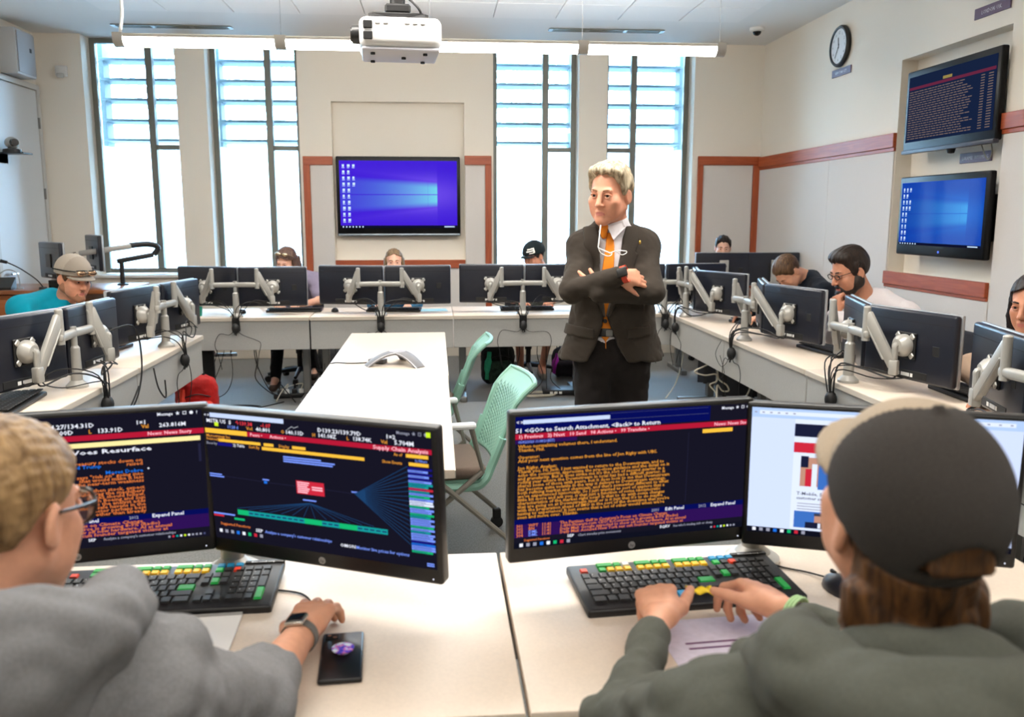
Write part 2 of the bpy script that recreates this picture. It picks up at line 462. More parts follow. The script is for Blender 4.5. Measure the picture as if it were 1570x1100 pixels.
# ------------------------------------------------------------------ things fixed to walls and ceiling
# linear air diffusers
for x0, x1, y, lb in ((-3.1, -1.97, 9.16, 'slot air diffuser in ceiling above the two windows nearest the door'), (1.16, 2.31, 8.98, 'slot air diffuser in ceiling above the two windows nearest the clock')):
    t = thing('air_diffuser', lb, 'air vent', ((x0 + x1) / 2, y, ZC), 0, 'slot diffusers in the ceiling')
    L = (x1 - x0) / 2
    MB().rbox(-L, L, -0.065, -0.05, -0.012, 0, 0.002, 1).rbox(-L, L, 0.05, 0.065, -0.012, 0, 0.002, 1).rbox(-L, L, -0.006, 0.006, -0.012, 0, 0.002, 1).build('frame', alu, t)
    for q in (-0.028, 0.028): MB().box(-L, L, q - 0.02, q + 0.02, -0.006, 0).build('slot', black, t, 0)
    for q in (-L * 0.98, -L * 0.33, L * 0.33, L * 0.98): MB().box(q - 0.02, q + 0.02, -0.05, 0.05, -0.01, 0).build('bracket', legmetal, t, 0)

# suspended linear lamp
diffmat = emit_mat('lamp_diffuser', (1, 0.95, 0.89, 1), 42.0)
lampgrey = mat('lamp_housing', rgb(185, 180, 172), 0.4)
t = thing('pendant_lamp', 'long white suspended linear lamp glowing under the ceiling by the windows', 'lamp', (-0.02, 6.74, 2.80))
for a, b in ((-2.18, -1.12), (-1.04, -0.02), (0.02, 1.1), (1.18, 2.16)):
    pts = [(0.062 * math.cos(q), 0.055 * math.sin(q)) for q in [PI + PI * k / 10 for k in range(11)]]
    d = MB(); n = len(pts)
    vs = [(a, p[0], p[1]) for p in pts] + [(b, p[0], p[1]) for p in pts]
    d.add(vs, [(i, i + 1, n + i + 1, n + i) for i in range(n - 1)] + [tuple(range(n)), tuple(range(n, 2 * n)), (0, n, 2 * n - 1, n - 1)])
    d.build('diffuser', diffmat, t)
    MB().rbox(a, b, -0.062, 0.062, 0.001, 0.03, 0.006, 1).build('housing', lampgrey, t)
for a, b in ((-2.25, -2.18), (-1.12, -1.04), (-0.02, 0.02), (1.1, 1.18), (2.16, 2.23)):
    d = MB(); pts = [(0.068 * math.cos(q), 0.06 * math.sin(q)) for q in [PI + PI * k / 10 for k in range(11)]] + [(0.068, 0.034), (-0.068, 0.034)]
    n = len(pts); vs = [(a, p[0], p[1]) for p in pts] + [(b, p[0], p[1]) for p in pts]
    d.add(vs, [(i, (i + 1) % n, n + (i + 1) % n, n + i) for i in range(n)] + [tuple(range(n)), tuple(range(n, 2 * n))]).build('end_cap' if abs(a) > 2 or abs(b) > 2 else 'connector', lampgrey, t)
MB().tube([(-2.215, 0, 0.03), (-2.19, 0.0, 0.2), (-2.2, 0, 0.4), (-2.2, 0, 0.575)], 0.012, 8, spline=5).build('power_cord', whiteplastic, t)
for x in (-1.08, 0.0, 1.14, 2.195): MB().tube([(x, 0, 0.03), (x, 0, 0.575)], 0.0025, 5).build('suspension_wire', chrome, t)
area_lamp('pendant_uplight', (-0.02, 6.74, 2.86), (4.3, 0.1), 40, up=True)

# wall clock on the right wall (faces -X)
def on_right(x, y, z): return T(x, y, z) @ Rz(rad(-90))   # local -Y looks into the room, local +X runs toward the camera
t = thing('wall_clock', 'round black-rimmed wall clock high on the wall right of the windows', 'clock', (XR, 7.73, 3.025), rad(-90))
R90 = Rx(rad(90))
MB().lathe([(0.0, 0), (0.165, 0), (0.178, 0.012), (0.178, 0.03), (0.166, 0.045), (0.15, 0.042), (0.148, 0.03), (0.0, 0.03)], 40, 0, R90).build('rim', black, t)
MB().lathe([(0.0, 0.030), (0.148, 0.030), (0.148, 0.034), (0.0, 0.034)], 40, 0, R90).build('dial', mat('dial_white', rgb(228, 230, 232), 0.5), t)
m = MB()
for k in range(12):
    a = 2 * PI * k / 12
    text_mb(m, str(12 if k == 0 else k), 0.115 * math.sin(a), 0.115 * math.cos(a) - 0.013, 0.036, 0, 'CENTER', -0.036)
m.build('numerals', rubber, t, 0)
def hand(a, L, w): return MB().rbox(-w, w, -0.040, -0.037, -0.02, L, 0.001, 1, 0, Ry(rad(a))).build('clock_hand', rubber, t)
hand(352, 0.075, 0.005); hand(212, 0.11, 0.0035)
copy_tree(t, (XR, 5.60, 3.10), rad(-90), 'wall clock at the top right picture corner, above a purple sign')

plum = mat('plum_sign', rgb(92, 62, 88), 0.45)
signwhite = mat('sign_letters', rgb(225, 220, 228), 0.5)
def sign(y, z, w, h, txt, label, x=XR):
    t = thing('wall_sign', label, 'sign', (x, y, z), rad(-90), 'purple name signs on the right wall')
    MB().rbox(-w / 2, w / 2, -0.01, 0, -h / 2, h / 2, 0.002, 1).build('plate', plum, t)
    text_mb(MB(), txt, 0, -h * 0.2, h * 0.52, 0, 'CENTER', -0.0112, 0.86).build('lettering', signwhite, t, 0)
sign(7.71, 2.805, 0.36, 0.065, 'NEW YORK CITY', 'small purple sign plate right below the round clock')
sign(5.6, 2.865, 0.37, 0.07, 'LONDON  U.K.', 'purple sign plate high at the picture corner above the television niche')
sign(5.85, 1.945, 0.36, 0.07, 'LARAMIE  WYOMING', 'purple sign plate in the niche between the two televisions', XR + 0.13)

# camera dome on the ceiling, alarm strobe, loudspeaker
t = thing('dome_sensor', 'small white ceiling sensor dome near the corner by the clock', 'sensor', (3.2, 8.75, ZC))
MB().lathe([(0.0, 0), (0.075, 0), (0.072, -0.025), (0.055, -0.035), (0.0, -0.035)], 24).build('base', whiteplastic, t)
MB().ball((0, 0, -0.035), (0.042, 0.042, 0.04), 16, 10).build('lens', blackgloss, t)
t = thing('alarm_strobe', 'small white alarm strobe on the wall left of the windows', 'alarm', (-3.78, YB, 3.0))
MB().rbox(-0.06, 0.06, -0.04, 0, -0.05, 0.06, 0.015, 3).build('body', whiteplastic, t)
MB().rbox(-0.035, 0.035, -0.075, -0.038, -0.065, -0.02, 0.012, 3).build('lens', mat('frosted', rgb(200, 200, 196), 0.2), t)
t = thing('wall_speaker', 'pale square loudspeaker high on the wall above the door', 'loudspeaker', (XL, 9.06, 3.08))
MB().rbox(0, 0.16, -0.2, 0.2, -0.21, 0.21, 0.01, 2).build('cabinet', mat('speaker_shell', rgb(190, 190, 190), 0.5), t)
MB().rbox(0.16, 0.17, -0.18, 0.18, -0.19, 0.19, 0.004, 1).build('grille', mat('speaker_grille', rgb(170, 172, 176), 0.7, bump=0.5, bscale=900), t)
MB().rbox(0.17, 0.175, 0.06, 0.1, 0.02, 0.06, 0.003, 1).build('badge', rubber, t)

# projector under its ceiling mount
PX, PY = -0.135, 3.6
t = thing('projector', 'white ceiling projector hanging on a black mount over the centre table', 'projector', (PX, PY, 2.235), rad(4))
body = MB().rbox(-0.15, 0.162, -0.14, 0.14, -0.062, 0.052, 0.028, 4)
body.build('body', mat('projector_white', rgb(222, 222, 222), 0.38), t)
MB().rbox(-0.142, 0.154, -0.132, 0.132, -0.074, -0.058, 0.008, 2).build('bottom_cover', mat('projector_grey', rgb(196, 196, 204), 0.45), t)
MB().cyl((-0.145, -0.07, -0.008), (-0.178, -0.07, -0.008), 0.036, 0.033, 20).cyl((-0.178, -0.07, -0.008), (-0.183, -0.07, -0.008), 0.026, 0.026, 20).build('lens', black, t)
for z in (0.018, -0.022): MB().rbox(-0.135, -0.10, -0.1445, -0.136, z - 0.014, z + 0.016, 0.003, 1).build('vent', rubber, t)
for x in (-0.09, -0.06, 0.02, 0.05, 0.08):
    MB().rbox(x, x + 0.02, -0.1425, -0.138, 0.022, 0.034, 0.002, 1).build('vent', mat('vent_grey', rgb(190, 190, 190), 0.6), t)
for x, y in ((-0.1, -0.09), (0.1, -0.09), (-0.1, 0.09), (0.1, 0.09), (0.02, 0)): MB().cyl((x, y, -0.074), (x, y, -0.082), 0.009, n=10).build('foot', rubber, t)
m = MB().cyl((0, 0, 0.085), (0, 0, 0.15), 0.03, n=16).cyl((0, 0, 0.15), (0, 0, ZC - 2.235 - 0.022), 0.02, n=14).cyl((0, 0, ZC - 2.26), (0, 0, ZC - 2.2345 - 0.022), 0.06, n=16)
m.rbox(-0.1, 0.1, -0.05, 0.05, 0.066, 0.084, 0.004, 1)
for a in (45, 135, 225, 315): m.box(0.0, 0.15, -0.011, 0.011, 0.052, 0.066, 0, Rz(rad(a)))
m.rbox(-0.05, 0.05, -0.04, 0.04, 0.084, 0.12, 0.008, 1)
m.build('ceiling_mount', black, t)
MB().tube([(0.02, -0.02, 0.16), (0.06, -0.05, 0.12), (0.085, -0.05, 0.09), (0.1, 0.03, 0.06)], 0.005, 6, spline=5).build('cable', rubber, t)
# ================================================================== DESKS AND TABLES
TOP = 0.74
def make_desk(name, L, depth, label, cat, loc, rz, group=None, legs=(0.08, -0.08), panel=True, thick=0.03):
    """local x along the desk, y into the desk (y=0 is the edge on the cable side)"""
    t = thing(name, label, cat, loc, rz, group)
    MB().rbox(-L / 2 + 0.002, L / 2 - 0.002, 0, depth, TOP - thick, TOP, 0.003, 2).build('desktop', [laminate], t)
    MB().box(-L / 2 + 0.002, L / 2 - 0.002, -0.0025, 0.0, TOP - thick + 0.002, TOP - 0.003).build('edge_band', edgeband, t, 0)
    if panel:
        MB().rbox(-L / 2 + 0.004, L / 2 - 0.004, 0.012, 0.03, 0.475, TOP - thick, 0.003, 1).build('modesty_panel', greypanel, t)
    for x in (-L / 2 + legs[0], L / 2 + legs[1]):
        m = MB().rbox(x - 0.03, x + 0.03, depth * 0.42, depth * 0.42 + 0.06, 0.05, TOP - thick, 0.006, 1)
        m.rbox(x - 0.03, x + 0.03, 0.06, depth - 0.06, 0.0, 0.05, 0.012, 2).rbox(x - 0.025, x + 0.025, 0.08, depth - 0.1, TOP - thick - 0.03, TOP - thick, 0.004, 1)
        m.build('leg', legmetal, t)
    return t
D0 = 0.72
BL = 'pale desk of the back row, '
make_desk('desk', 1.15, D0, BL + 'at its left end beside the lectern', 'desk', (-1.598, 7.06, 0), 0, 'back row desks')
make_desk('desk', 1.155, D0, BL + 'second from the left, under the long-haired woman', 'desk', (-0.441, 7.06, 0), 0, 'back row desks')
make_desk('desk', 1.155, D0, BL + 'third from the left, at the black-capped student', 'desk', (0.715, 7.06, 0), 0, 'back row desks')
make_desk('desk', 1.36, D0, BL + 'behind the standing man, meeting the right row', 'desk', (1.975, 7.06, 0), 0, 'back row desks')
RLab = ['pale desk of the right row, farthest, joining the back row', 'pale desk of the right row, in front of the dark-sweatered student', 'pale desk of the right row, in front of the bearded student', 'pale desk of the right row, nearest, by the woman at the edge']
for k, y in enumerate((6.38, 5.04, 3.70, 2.36)):
    make_desk('desk', 1.335, D0, RLab[k], 'desk', (1.94, y, 0), rad(-90), 'right row desks')
for k, y in enumerate((5.38, 4.075, 2.77)):
    make_desk('desk', 1.3, D0, 'pale desk of the left row, ' + ('its far end above the red bag', 'in the middle, by the teal-shirted student', 'nearest, at the left picture edge')[k], 'desk', (-1.59, y, 0), rad(90), 'left row desks')
make_desk('desk', 1.22, 0.69, 'pale front desk under the hooded woman and her phone', 'desk', (-0.472, 1.985, 0), rad(180), 'front row desks', thick=0.032)
make_desk('desk', 1.22, 0.69, 'pale front desk under the man in the grey cap', 'desk', (0.752, 1.985, 0), rad(180), 'front row desks', thick=0.032)
make_desk('desk', 1.2, 0.66, 'pale corner desk under the window wall, holding two silver-stand monitors', 'desk', (2.93, 8.12, 0), 0, 'back row desks')
make_desk('table', 1.68, 0.645, 'pale centre table, far half, carrying the conference phone', 'table', (0.056, 5.205, 0), rad(90), 'centre tables', panel=False)
make_desk('table', 1.68, 0.645, 'pale centre table, near half, behind the front monitors', 'table', (0.052, 3.524, 0), rad(90), 'centre tables', panel=False)

# ================================================================== MONITORS
MW, MH = 0.545, 0.325
blue_sheen_bk = mat('monitor_back', rgb(24, 27, 38), 0.30, bump=0.04, bscale=1200)  # blue window reflection on the black plastic is put into this base colour
darkscreen = emit_mat('screen_dark', rgb(20, 24, 52), 0.9)
sticker = mat('sticker_white', rgb(225, 225, 222), 0.5)
bezmat = mat('monitor_bezel', rgb(18, 18, 19), 0.35)
bezsil = mat('monitor_silver_edge', rgb(165, 168, 172), 0.35, metal=0.4)
def monitor_parts(t, screen_mat=darkscreen, back=True, silver_edge=True):
    # screen faces local +Y, the casing bulges to -Y; origin in the middle of the back
    MB().rbox(-MW / 2, MW / 2, 0.004, 0.022, -MH / 2, MH / 2, 0.006, 2).build('casing', bezsil if silver_edge else bezmat, t)
    b = MB().rbox(-MW / 2 + 0.003, MW / 2 - 0.003, -0.026, 0.008, -MH / 2 + 0.003, MH / 2 - 0.003, 0.013, 4)
    b.build('back_cover', blue_sheen_bk, t)
    MB().box(-MW / 2 + 0.012, MW / 2 - 0.012, -0.0266, -0.024, MH * 0.34, MH * 0.348).build('groove', rubber, t, 0)
    MB().rbox(-0.06, 0.06, -0.038, -0.024, -0.06, 0.06, 0.004, 1).build('mount_plate', black, t)
    MB().rbox(-0.13, 0.13, -0.029, -0.024, -MH / 2 + 0.014, -MH / 2 + 0.05, 0.003, 1).build('port_strip', rubber, t)
    MB().rbox(0.15, 0.19, -0.0275, -0.024, -0.03, 0.015, 0.002, 1).build('rating_plate', rubber, t)
    for x0, x1 in ((-0.05, -0.03), (-0.02, 0.03), (0.036, 0.05)):
        MB().box(x0, x1, -0.0302, -0.0285, -MH / 2 + 0.022, -MH / 2 + 0.038).build('label', sticker, t, 0)
    MB().rbox(-MW / 2 + 0.008, MW / 2 - 0.008, 0.020, 0.0235, -MH / 2 + 0.010, MH / 2 - 0.008, 0.002, 1).build('front_bezel', bezmat, t)
    s = MB(); rect(s, MW / 2 - 0.012, -MW / 2 + 0.012, -MH / 2 + 0.024, MH / 2 - 0.012, 0, 0.0240)
    return s.build('screen', screen_mat, t, 0)
mon0 = thing('computer_monitor', 'x', 'monitor')
monitor_parts(mon0)
first = [True]
def place_monitor(x, y, z, ang, label, group):
    """ang = plan direction (deg) of the panel's long axis as seen from its back; back normal faces the camera side"""
    if first[0]: m = mon0; first[0] = False
    else: m = copy_tree(mon0)
    m.location = (x, y, z); m.rotation_euler = (0, 0, rad(ang)); m['label'] = label; m['category'] = 'monitor'; m['group'] = group
    return m

# ================================================================== MONITOR ARMS AND THEIR CABLES
def make_arm(post, axis, front, mons, label, z_link=0.26, cat='monitor arm', flip=False, disc=0.052):
    """post: xy of the clamp; axis: unit vec along the desk; front: unit vec toward the cable side; mons: [(pos Vector, angle deg, side)]"""
    t = thing('monitor_arm', label, cat, (post[0], post[1], TOP), 0, 'silver twin monitor arms')
    ax = Vector((axis[0], axis[1], 0)); fr = Vector((front[0], front[1], 0)); O = Vector((post[0], post[1], TOP))
    Z = Vector((0, 0, 1))
    m = MB().lathe([(0.0, 0.0), (0.05, 0), (0.05, 0.012), (0.032, 0.03), (0.026, 0.035), (0.024, 0.19), (0.016, 0.20), (0.016, z_link + 0.03), (0.0, z_link + 0.03)], 20)
    m.build('post', silver, t)
    e = fr * 0.03
    MB().rbox(-0.03, 0.03, -0.012, 0.012, -0.11, 0.0, 0.004, 1, 0, Matrix.Translation(fr * 0.034 + ax * 0.0) @ Rz(math.atan2(axis[1], axis[0]))).build('clamp', black, t)
    for pos, ang, side in mons:
        a = rad(ang)
        n = Vector((-math.sin(a), math.cos(a), 0))        # from back toward screen
        V = Vector(pos) - O - n * 0.036
        d0 = V - n * 0.008; neck = V - n * 0.055
        el = ax * side * 0.175 + fr * 0.015
        # horizontal link
        p0 = Vector((0, 0, z_link)); p1 = el + Z * z_link
        L = (p1 - p0).length; ang2 = math.atan2((p1 - p0).y, (p1 - p0).x)
        g = MB().rbox(-0.022, L + 0.022, -0.017, 0.017, -0.02, 0.02, 0.013, 3, 0, Matrix.Translation(p0) @ Rz(ang2))
        g.build('link', silver, t)
        MB().cyl(el + Z * (z_link - 0.03), el + Z * (z_link + 0.125), 0.0185, 0.017, 16).ball(el + Z * (z_link + 0.125), (0.017, 0.017, 0.008)).build('elbow', silver, t)
        # slanted arm
        q0 = el + Z * (z_link + 0.10); q1 = Vector((neck.x, neck.y, max(0.12, V.z - 0.10)))
        dv = q1 - q0; Lq = dv.length; hd = math.atan2(dv.y, dv.x); pt = math.asin(dv.z / Lq)
        Mq = Matrix.Translation(q0) @ Rz(hd) @ Ry(-pt)
        MB().rbox(0.0, Lq, -0.015, 0.015, -0.024, 0.024, 0.010, 2, 0, Mq).build('slanted_arm', silver, t)
        MB().rbox(0.05, Lq - 0.05, -0.0165, 0.0165, -0.030, -0.018, 0.005, 1, 0, Mq).build('arm_cover', silver, t)
        MB().rbox(-0.02, 0.02, -0.019, 0.019, -0.035, 0.035, 0.008, 2, 0, Matrix.Translation(q1) @ Rz(hd)).build('wrist_joint', silver, t)
        nk = MB().tube([q1, Vector((neck.x, neck.y, V.z - 0.03)), neck, V - n * 0.03], 0.014, 10, spline=4); nk.build('neck', silver, t)
        R = n.to_track_quat('Z', 'Y').to_matrix().to_4x4()
        g = MB().lathe([(0.0, -0.05), (0.03, -0.048), (disc * 0.92, -0.03), (disc, -0.012), (disc, -0.002), (0.0, -0.002)], 24, 0, Matrix.Translation(V) @ R)
        for sx in (-1, 1):
            for sz in (-1, 1):
                g.rbox(-0.011, 0.011, -0.014, 0.014, -0.008, 0.0, 0.004, 1, 0, Matrix.Translation(V) @ R @ T(sx * 0.044, sz * 0.044, 0) @ Rz(rad(45 * sx * sz)))
        g.build('mount_disc', silver, t)
    return t

CBN = [0]
def make_cables(post, axis, front, mons, label, seed, n=4, edge=0.06):
    rnd = random.Random(seed)
    t = thing('cable_bundle', label, 'cables', (post[0], post[1], TOP), 0, 'black cable bundles on the monitor arms')
    ax = Vector((axis[0], axis[1], 0)); fr = Vector((front[0], front[1], 0)); O = Vector((post[0], post[1], TOP)); Z = Vector((0, 0, 1))
    clip = fr * (edge + 0.022) - Z * 0.085
    k = 0
    for pos, ang, side in mons:
        a = rad(ang); nn = Vector((-math.sin(a), math.cos(a), 0))
        V = Vector(pos) - O
        for q in range(n // 2 + 1):
            s = V - nn * 0.05 + Vector((rnd.uniform(-0.05, 0.05), 0, -0.13))
            j = lambda w: Vector((rnd.uniform(-w, w), rnd.uniform(-w, w), rnd.uniform(-w, w)))
            mid = s * 0.55 + fr * rnd.uniform(0.03, 0.08) + Z * rnd.uniform(-0.02, 0.10)
            m2 = fr * (edge + rnd.uniform(0.0, 0.03)) + ax * side * rnd.uniform(0.01, 0.07) + Z * rnd.uniform(0.02, 0.10)
            MB().tube([s, s - nn * 0.03 - Z * 0.02, mid, m2, clip + j(0.012), clip - Z * 0.05 + j(0.012)], rnd.choice([0.0035, 0.0042, 0.003]), 6, spline=5).build('cable', rubber, t)
            k += 1
    MB().ball(clip, (0.03, 0.03, 0.042), 12, 8).build('cable_tie', rubber, t)
    for q in range(2):
        sgn = 1 if q else -1
        e = fr * (edge + 0.012) + ax * sgn * rnd.uniform(0.05, 0.25)
        MB().tube([clip, clip + ax * sgn * 0.05 - Z * 0.05, e - Z * rnd.uniform(0.12, 0.18), e + ax * sgn * 0.04 - Z * 0.21, e + ax * sgn * 0.02 - Z * 0.30, e - fr * 0.02 - Z * 0.42], 0.0026, 5, spline=5).build('cable', rubber, t)
    return t

def station(name_hint, post, axis, front, mons, group, seed, mon_labels, arm_label, cable_label, edge=0.04, **kw):
    for (pos, ang, side), lb in zip(mons, mon_labels): place_monitor(*pos, ang, lb, group)
    make_arm(post, axis, front, mons, arm_label, **kw)
    make_cables(post, axis, front, mons, cable_label, seed, edge=edge)

def V_mons(apex, angA, angB, z, gap=0.004):
    a = rad(angA); b = rad(angB); h = MW / 2 + gap
    return [((apex[0] - h * math.cos(a), apex[1] - h * math.sin(a), z), angA, -1), ((apex[0] + h * math.cos(b), apex[1] + h * math.sin(b), z), angB, 1)]

Xp, Yp = (1, 0), (0, 1); Xm, Ym = (-1, 0), (0, -1)
gb = 'monitors of the back row, seen from behind'
station('P1', (-1.60, 7.10), Xp, Ym, V_mons((-1.60, 7.21), -20, 3, 0.975), gb, 1,
        ['black monitor of the back row at its left end, beside the green cup', 'black monitor hiding the woman with sunglasses on her head'],
        'silver twin arm of the back row, left end', 'black cables hanging from the left end arm of the back row')
station('P2', (-0.45, 7.10), Xp, Ym, V_mons((-0.425, 7.22), -10, 4, 0.98), gb, 2,
        ['black monitor left of the long-haired woman facing us', 'black monitor right of the long-haired woman facing us'],
        'silver twin arm right before the long-haired woman', 'black cables hanging before the long-haired woman')
station('P3', (0.71, 7.10), Xp, Ym, V_mons((0.735, 7.22), -9, 8, 0.985), gb, 3,
        ['black monitor left of the black-capped student', 'black monitor partly hidden by the standing man, before the black-capped student'],
        'silver twin arm before the black-capped student', 'black cables hanging before the black-capped student')
station('P4', (1.90, 7.10), Xp, Ym, V_mons((1.93, 7.20), -8, 8, 0.985), gb, 4,
        ['black monitor of the back row hidden behind the standing man', 'black monitor of the back row just right of the standing man'],
        'silver twin arm just right of the standing man', 'black cables hanging just right of the standing man')
# right row: the panels' local +X runs away from the picture's far end (backs face the camera side)
def right_mons(apex, near, far, z):
    h = MW / 2 + 0.004; a = rad(near); b = rad(far)
    return [((apex[0] + h * math.cos(b), apex[1] + h * math.sin(b), z), far + 180, -1), ((apex[0] + h * math.cos(a), apex[1] + h * math.sin(a), z), near, 1)]
gr = 'monitors of the right row, seen from behind'
def rstation(yp, apex, near, far, seed, who, ml, z=0.96):
    station('R', (2.0, yp), (0, -1), Xm, right_mons(apex, near, far, z), gr, seed, ml, 'silver twin arm ' + who, 'black cables hanging from the arm ' + who, edge=0.06)
rstation(6.81, (2.06, 6.72), -66, 76, 11, 'at the far end of the right row', ['edge-on blue-black monitor at the far end of the right row', 'black monitor with its back to us at the far end of the right row'])
rstation(5.46, (2.09, 5.34), -75, 73, 12, 'before the dark-sweatered student', ['edge-on blue-black monitor left of the dark-sweatered student', 'black monitor below the dark-sweatered student'])
rstation(4.01, (2.095, 4.02), -76, 74, 13, 'before the bearded student', ['narrow blue-black monitor right before the bearded student', 'large black monitor standing right of the bearded student'])
rstation(2.66, (2.06, 2.78), -76, 76, 14, 'at the right picture edge', ['blue-black monitor at the right picture edge before the dark-haired woman', 'monitor of the right row beyond the right picture edge'])
gl = 'monitors of the left row, seen from behind'
def lmon(ends): # ends: near point, far point -> centre and angle
    (x0, y0), (x1, y1) = ends; return ((x0 + x1) / 2, (y0 + y1) / 2, 0.96), math.degrees(math.atan2(y1 - y0, x1 - x0))
c1, a1 = lmon(((-1.857, 5.085), (-1.739, 5.613))); c2, a2 = lmon(((-1.735, 5.62), (-1.655, 6.155)))
station('L2', (-1.675, 5.5), (0, 1), Xp, [(c1, a1, -1), (c2, a2, 1)], gl, 21,
        ['dark blue monitor of the left row standing right of the teal-shirted student', 'dark blue monitor at the far end of the left row'], 'silver twin arm at the far end of the left row', 'black cables hanging at the far end of the left row', edge=0.085)
c1, a1 = lmon(((-1.895, 3.64), (-1.735, 4.16))); c2, a2 = lmon(((-1.735, 4.17), (-1.70, 4.715)))
station('L1', (-1.70, 4.2), (0, 1), Xp, [(c1, a1, -1), (c2, a2, 1)], gl, 22,
        ['black monitor of the left row at the left picture edge', 'dark blue monitor right before the teal-shirted student'], 'silver twin arm before the teal-shirted student', 'black cables hanging before the teal-shirted student', edge=0.11)

# corner pair on pale stands
for (x, ang, lb) in ((2.80, -4, 'black monitor on a silver stand before the student in the corner'), (3.31, 6, 'black monitor behind the dark-sweatered student, on the corner desk')):
    m = place_monitor(x, 8.32, 1.03, ang, lb, 'corner monitors on stands')
    MB().rbox(-0.045, 0.045, -0.06, -0.037, -0.28, 0.09, 0.006, 2).rbox(-0.12, 0.12, -0.14, 0.06, -0.289, -0.277, 0.005, 1).build('stand', silver, m)
    k = MB().lathe([(0.0, -0.0615), (0.022, -0.0615), (0.022, -0.0595), (0.0, -0.0595)], 20, 0, T(0, 0, 0.03) @ Rx(rad(-90)) @ T(0, 0, 0.0))
    MB().cyl((0, -0.062, 0.03), (0, -0.0605, 0.03), 0.022, n=20).build('badge', rubber, m)
    text_mb(MB(), 'hp', 0, 0.018, 0.032, 0, 'CENTER', -0.0625, 1, 0.25).build('badge_letters', chrome, m, 0)

# ================================================================== KEYBOARDS ON THE ROW DESKS
kb0 = thing('keyboard', 'x', 'keyboard')
MB().rbox(-0.23, 0.23, -0.085, 0.085, 0.004, 0.024, 0.006, 2, 0, Rx(rad(-3))).build('keyboard_body', black, kb0)
kk = MB().rbox(-0.0135, 0.0135, -0.0125, 0.0125, 0, 0.007, 0.002, 1).mesh('key', rubber, 0)
for r in range(5):
    for c in range(15): obj('key', kk, kb0, T(-0.205 + c * 0.0292, -0.062 + r * 0.031, 0.0245 + r * 0.0016 - 0.003))
kfirst = [True]
def keyboard(x, y, ang, label, z=TOP, w=1.0):
    if kfirst[0]: k = kb0; kfirst[0] = False
    else: k = copy_tree(kb0)
    k.location = (x, y, z); k.rotation_euler = (0, 0, rad(ang)); k['label'] = label; k['category'] = 'keyboard'; k['group'] = 'black keyboards on the desks'
keyboard(-1.20, 7.50, 180, 'black keyboard under the monitor of the woman with sunglasses on her head')
keyboard(-0.36, 7.46, 176, 'black keyboard below the two monitors of the long-haired woman')
keyboard(0.78, 7.46, 180, 'black keyboard below the monitors of the black-capped student')
keyboard(2.36, 6.25, 100, 'black keyboard on the right row below its farthest monitors')
keyboard(2.33, 4.93, 97, 'black keyboard below the monitor of the dark-sweatered student')
keyboard(2.38, 3.6, 88, 'black keyboard behind the large monitor right of the bearded student')
keyboard(-1.99, 5.33, -94, 'black keyboard on the left row, far desk, before its monitors')
keyboard(-1.82, 3.78, -84, 'black keyboard on the left row near the left picture edge')

# small things on the row desks
teal = mat('teal_cup', rgb(20, 150, 130), 0.4)
t = thing('cup', 'small teal cup on the back row desk, left end', 'cup', (-1.94, 7.22, TOP))
MB().lathe([(0.0, 0), (0.038, 0), (0.045, 0.075), (0.042, 0.075), (0.036, 0.006), (0.0, 0.006)], 20).build('cup_body', teal, t)
def mouse(x, y, ang, label):
    t = thing('mouse', label, 'mouse', (x, y, TOP), rad(ang), 'black computer mice')
    MB().ball((0, 0, 0.004), (0.031, 0.055, 0.03), 14, 8).build('mouse_shell', black, t)
    MB().rbox(-0.004, 0.004, 0.022, 0.04, 0.026, 0.034, 0.002, 1).build('scroll_wheel', rubber, t)
mouse(-0.86, 7.45, 180, 'black mouse left of the keyboard of the long-haired woman')
mouse(-1.62, 7.4, 180, 'dark mouse left of the keyboard of the woman with sunglasses')
mouse(-1.87, 3.42, -80, 'black mouse on the left row desk at the picture edge')
paper = mat('paper', rgb(238, 236, 232), 0.6)
def sheet(name, x, y, z, w, h, ang, label, m=paper, th=0.002):
    t = thing(name, label, 'paper', (x, y, z), rad(ang))
    MB().box(-w / 2, w / 2, -h / 2, h / 2, 0.0003, th).build('sheet', m, t, 0)
    return t
sheet('paper_sheet', 2.34, 3.18, TOP, 0.21, 0.3, 20, 'white paper sheet on the right row desk by the blue pen')
sheet('paper_sheet', -0.05, 7.5, TOP, 0.28, 0.2, 5, 'pale blue paper sheet on the back row desk right of the keyboard', mat('paper_blue', rgb(150, 200, 215), 0.6))
sheet('paper_sheet', 1.05, 7.42, TOP, 0.28, 0.2, -5, 'white paper sheet on the back row desk by the black-capped student')
sheet('paper_sheet', -2.14, 4.55, TOP, 0.3, 0.2, 10, 'white paper sheet on the left row before the teal-shirted student')
t = thing('pen', 'blue-purple pen lying on the right row desk', 'pen', (2.42, 3.44, TOP + 0.006), rad(12))
MB().cyl((-0.07, 0, 0), (0.04, 0, 0), 0.0055, n=10).build('barrel', mat('pen_blue', rgb(60, 50, 150), 0.35), t)
MB().cyl((0.04, 0, 0), (0.072, 0, 0), 0.006, n=10).build('pen_cap', mat('pen_cap', rgb(40, 30, 110), 0.35), t)
t = thing('bottle', 'dark grey water bottle behind the arm before the bearded student', 'bottle', (2.42, 4.47, TOP))
MB().lathe([(0, 0), (0.036, 0), (0.038, 0.15), (0.03, 0.18), (0.022, 0.19), (0, 0.19)], 18).build('bottle_body', mat('smoke_bottle', rgb(70, 72, 70), 0.3), t)
MB().lathe([(0, 0.19), (0.026, 0.19), (0.026, 0.225), (0, 0.225)], 18).build('bottle_cap', black, t)

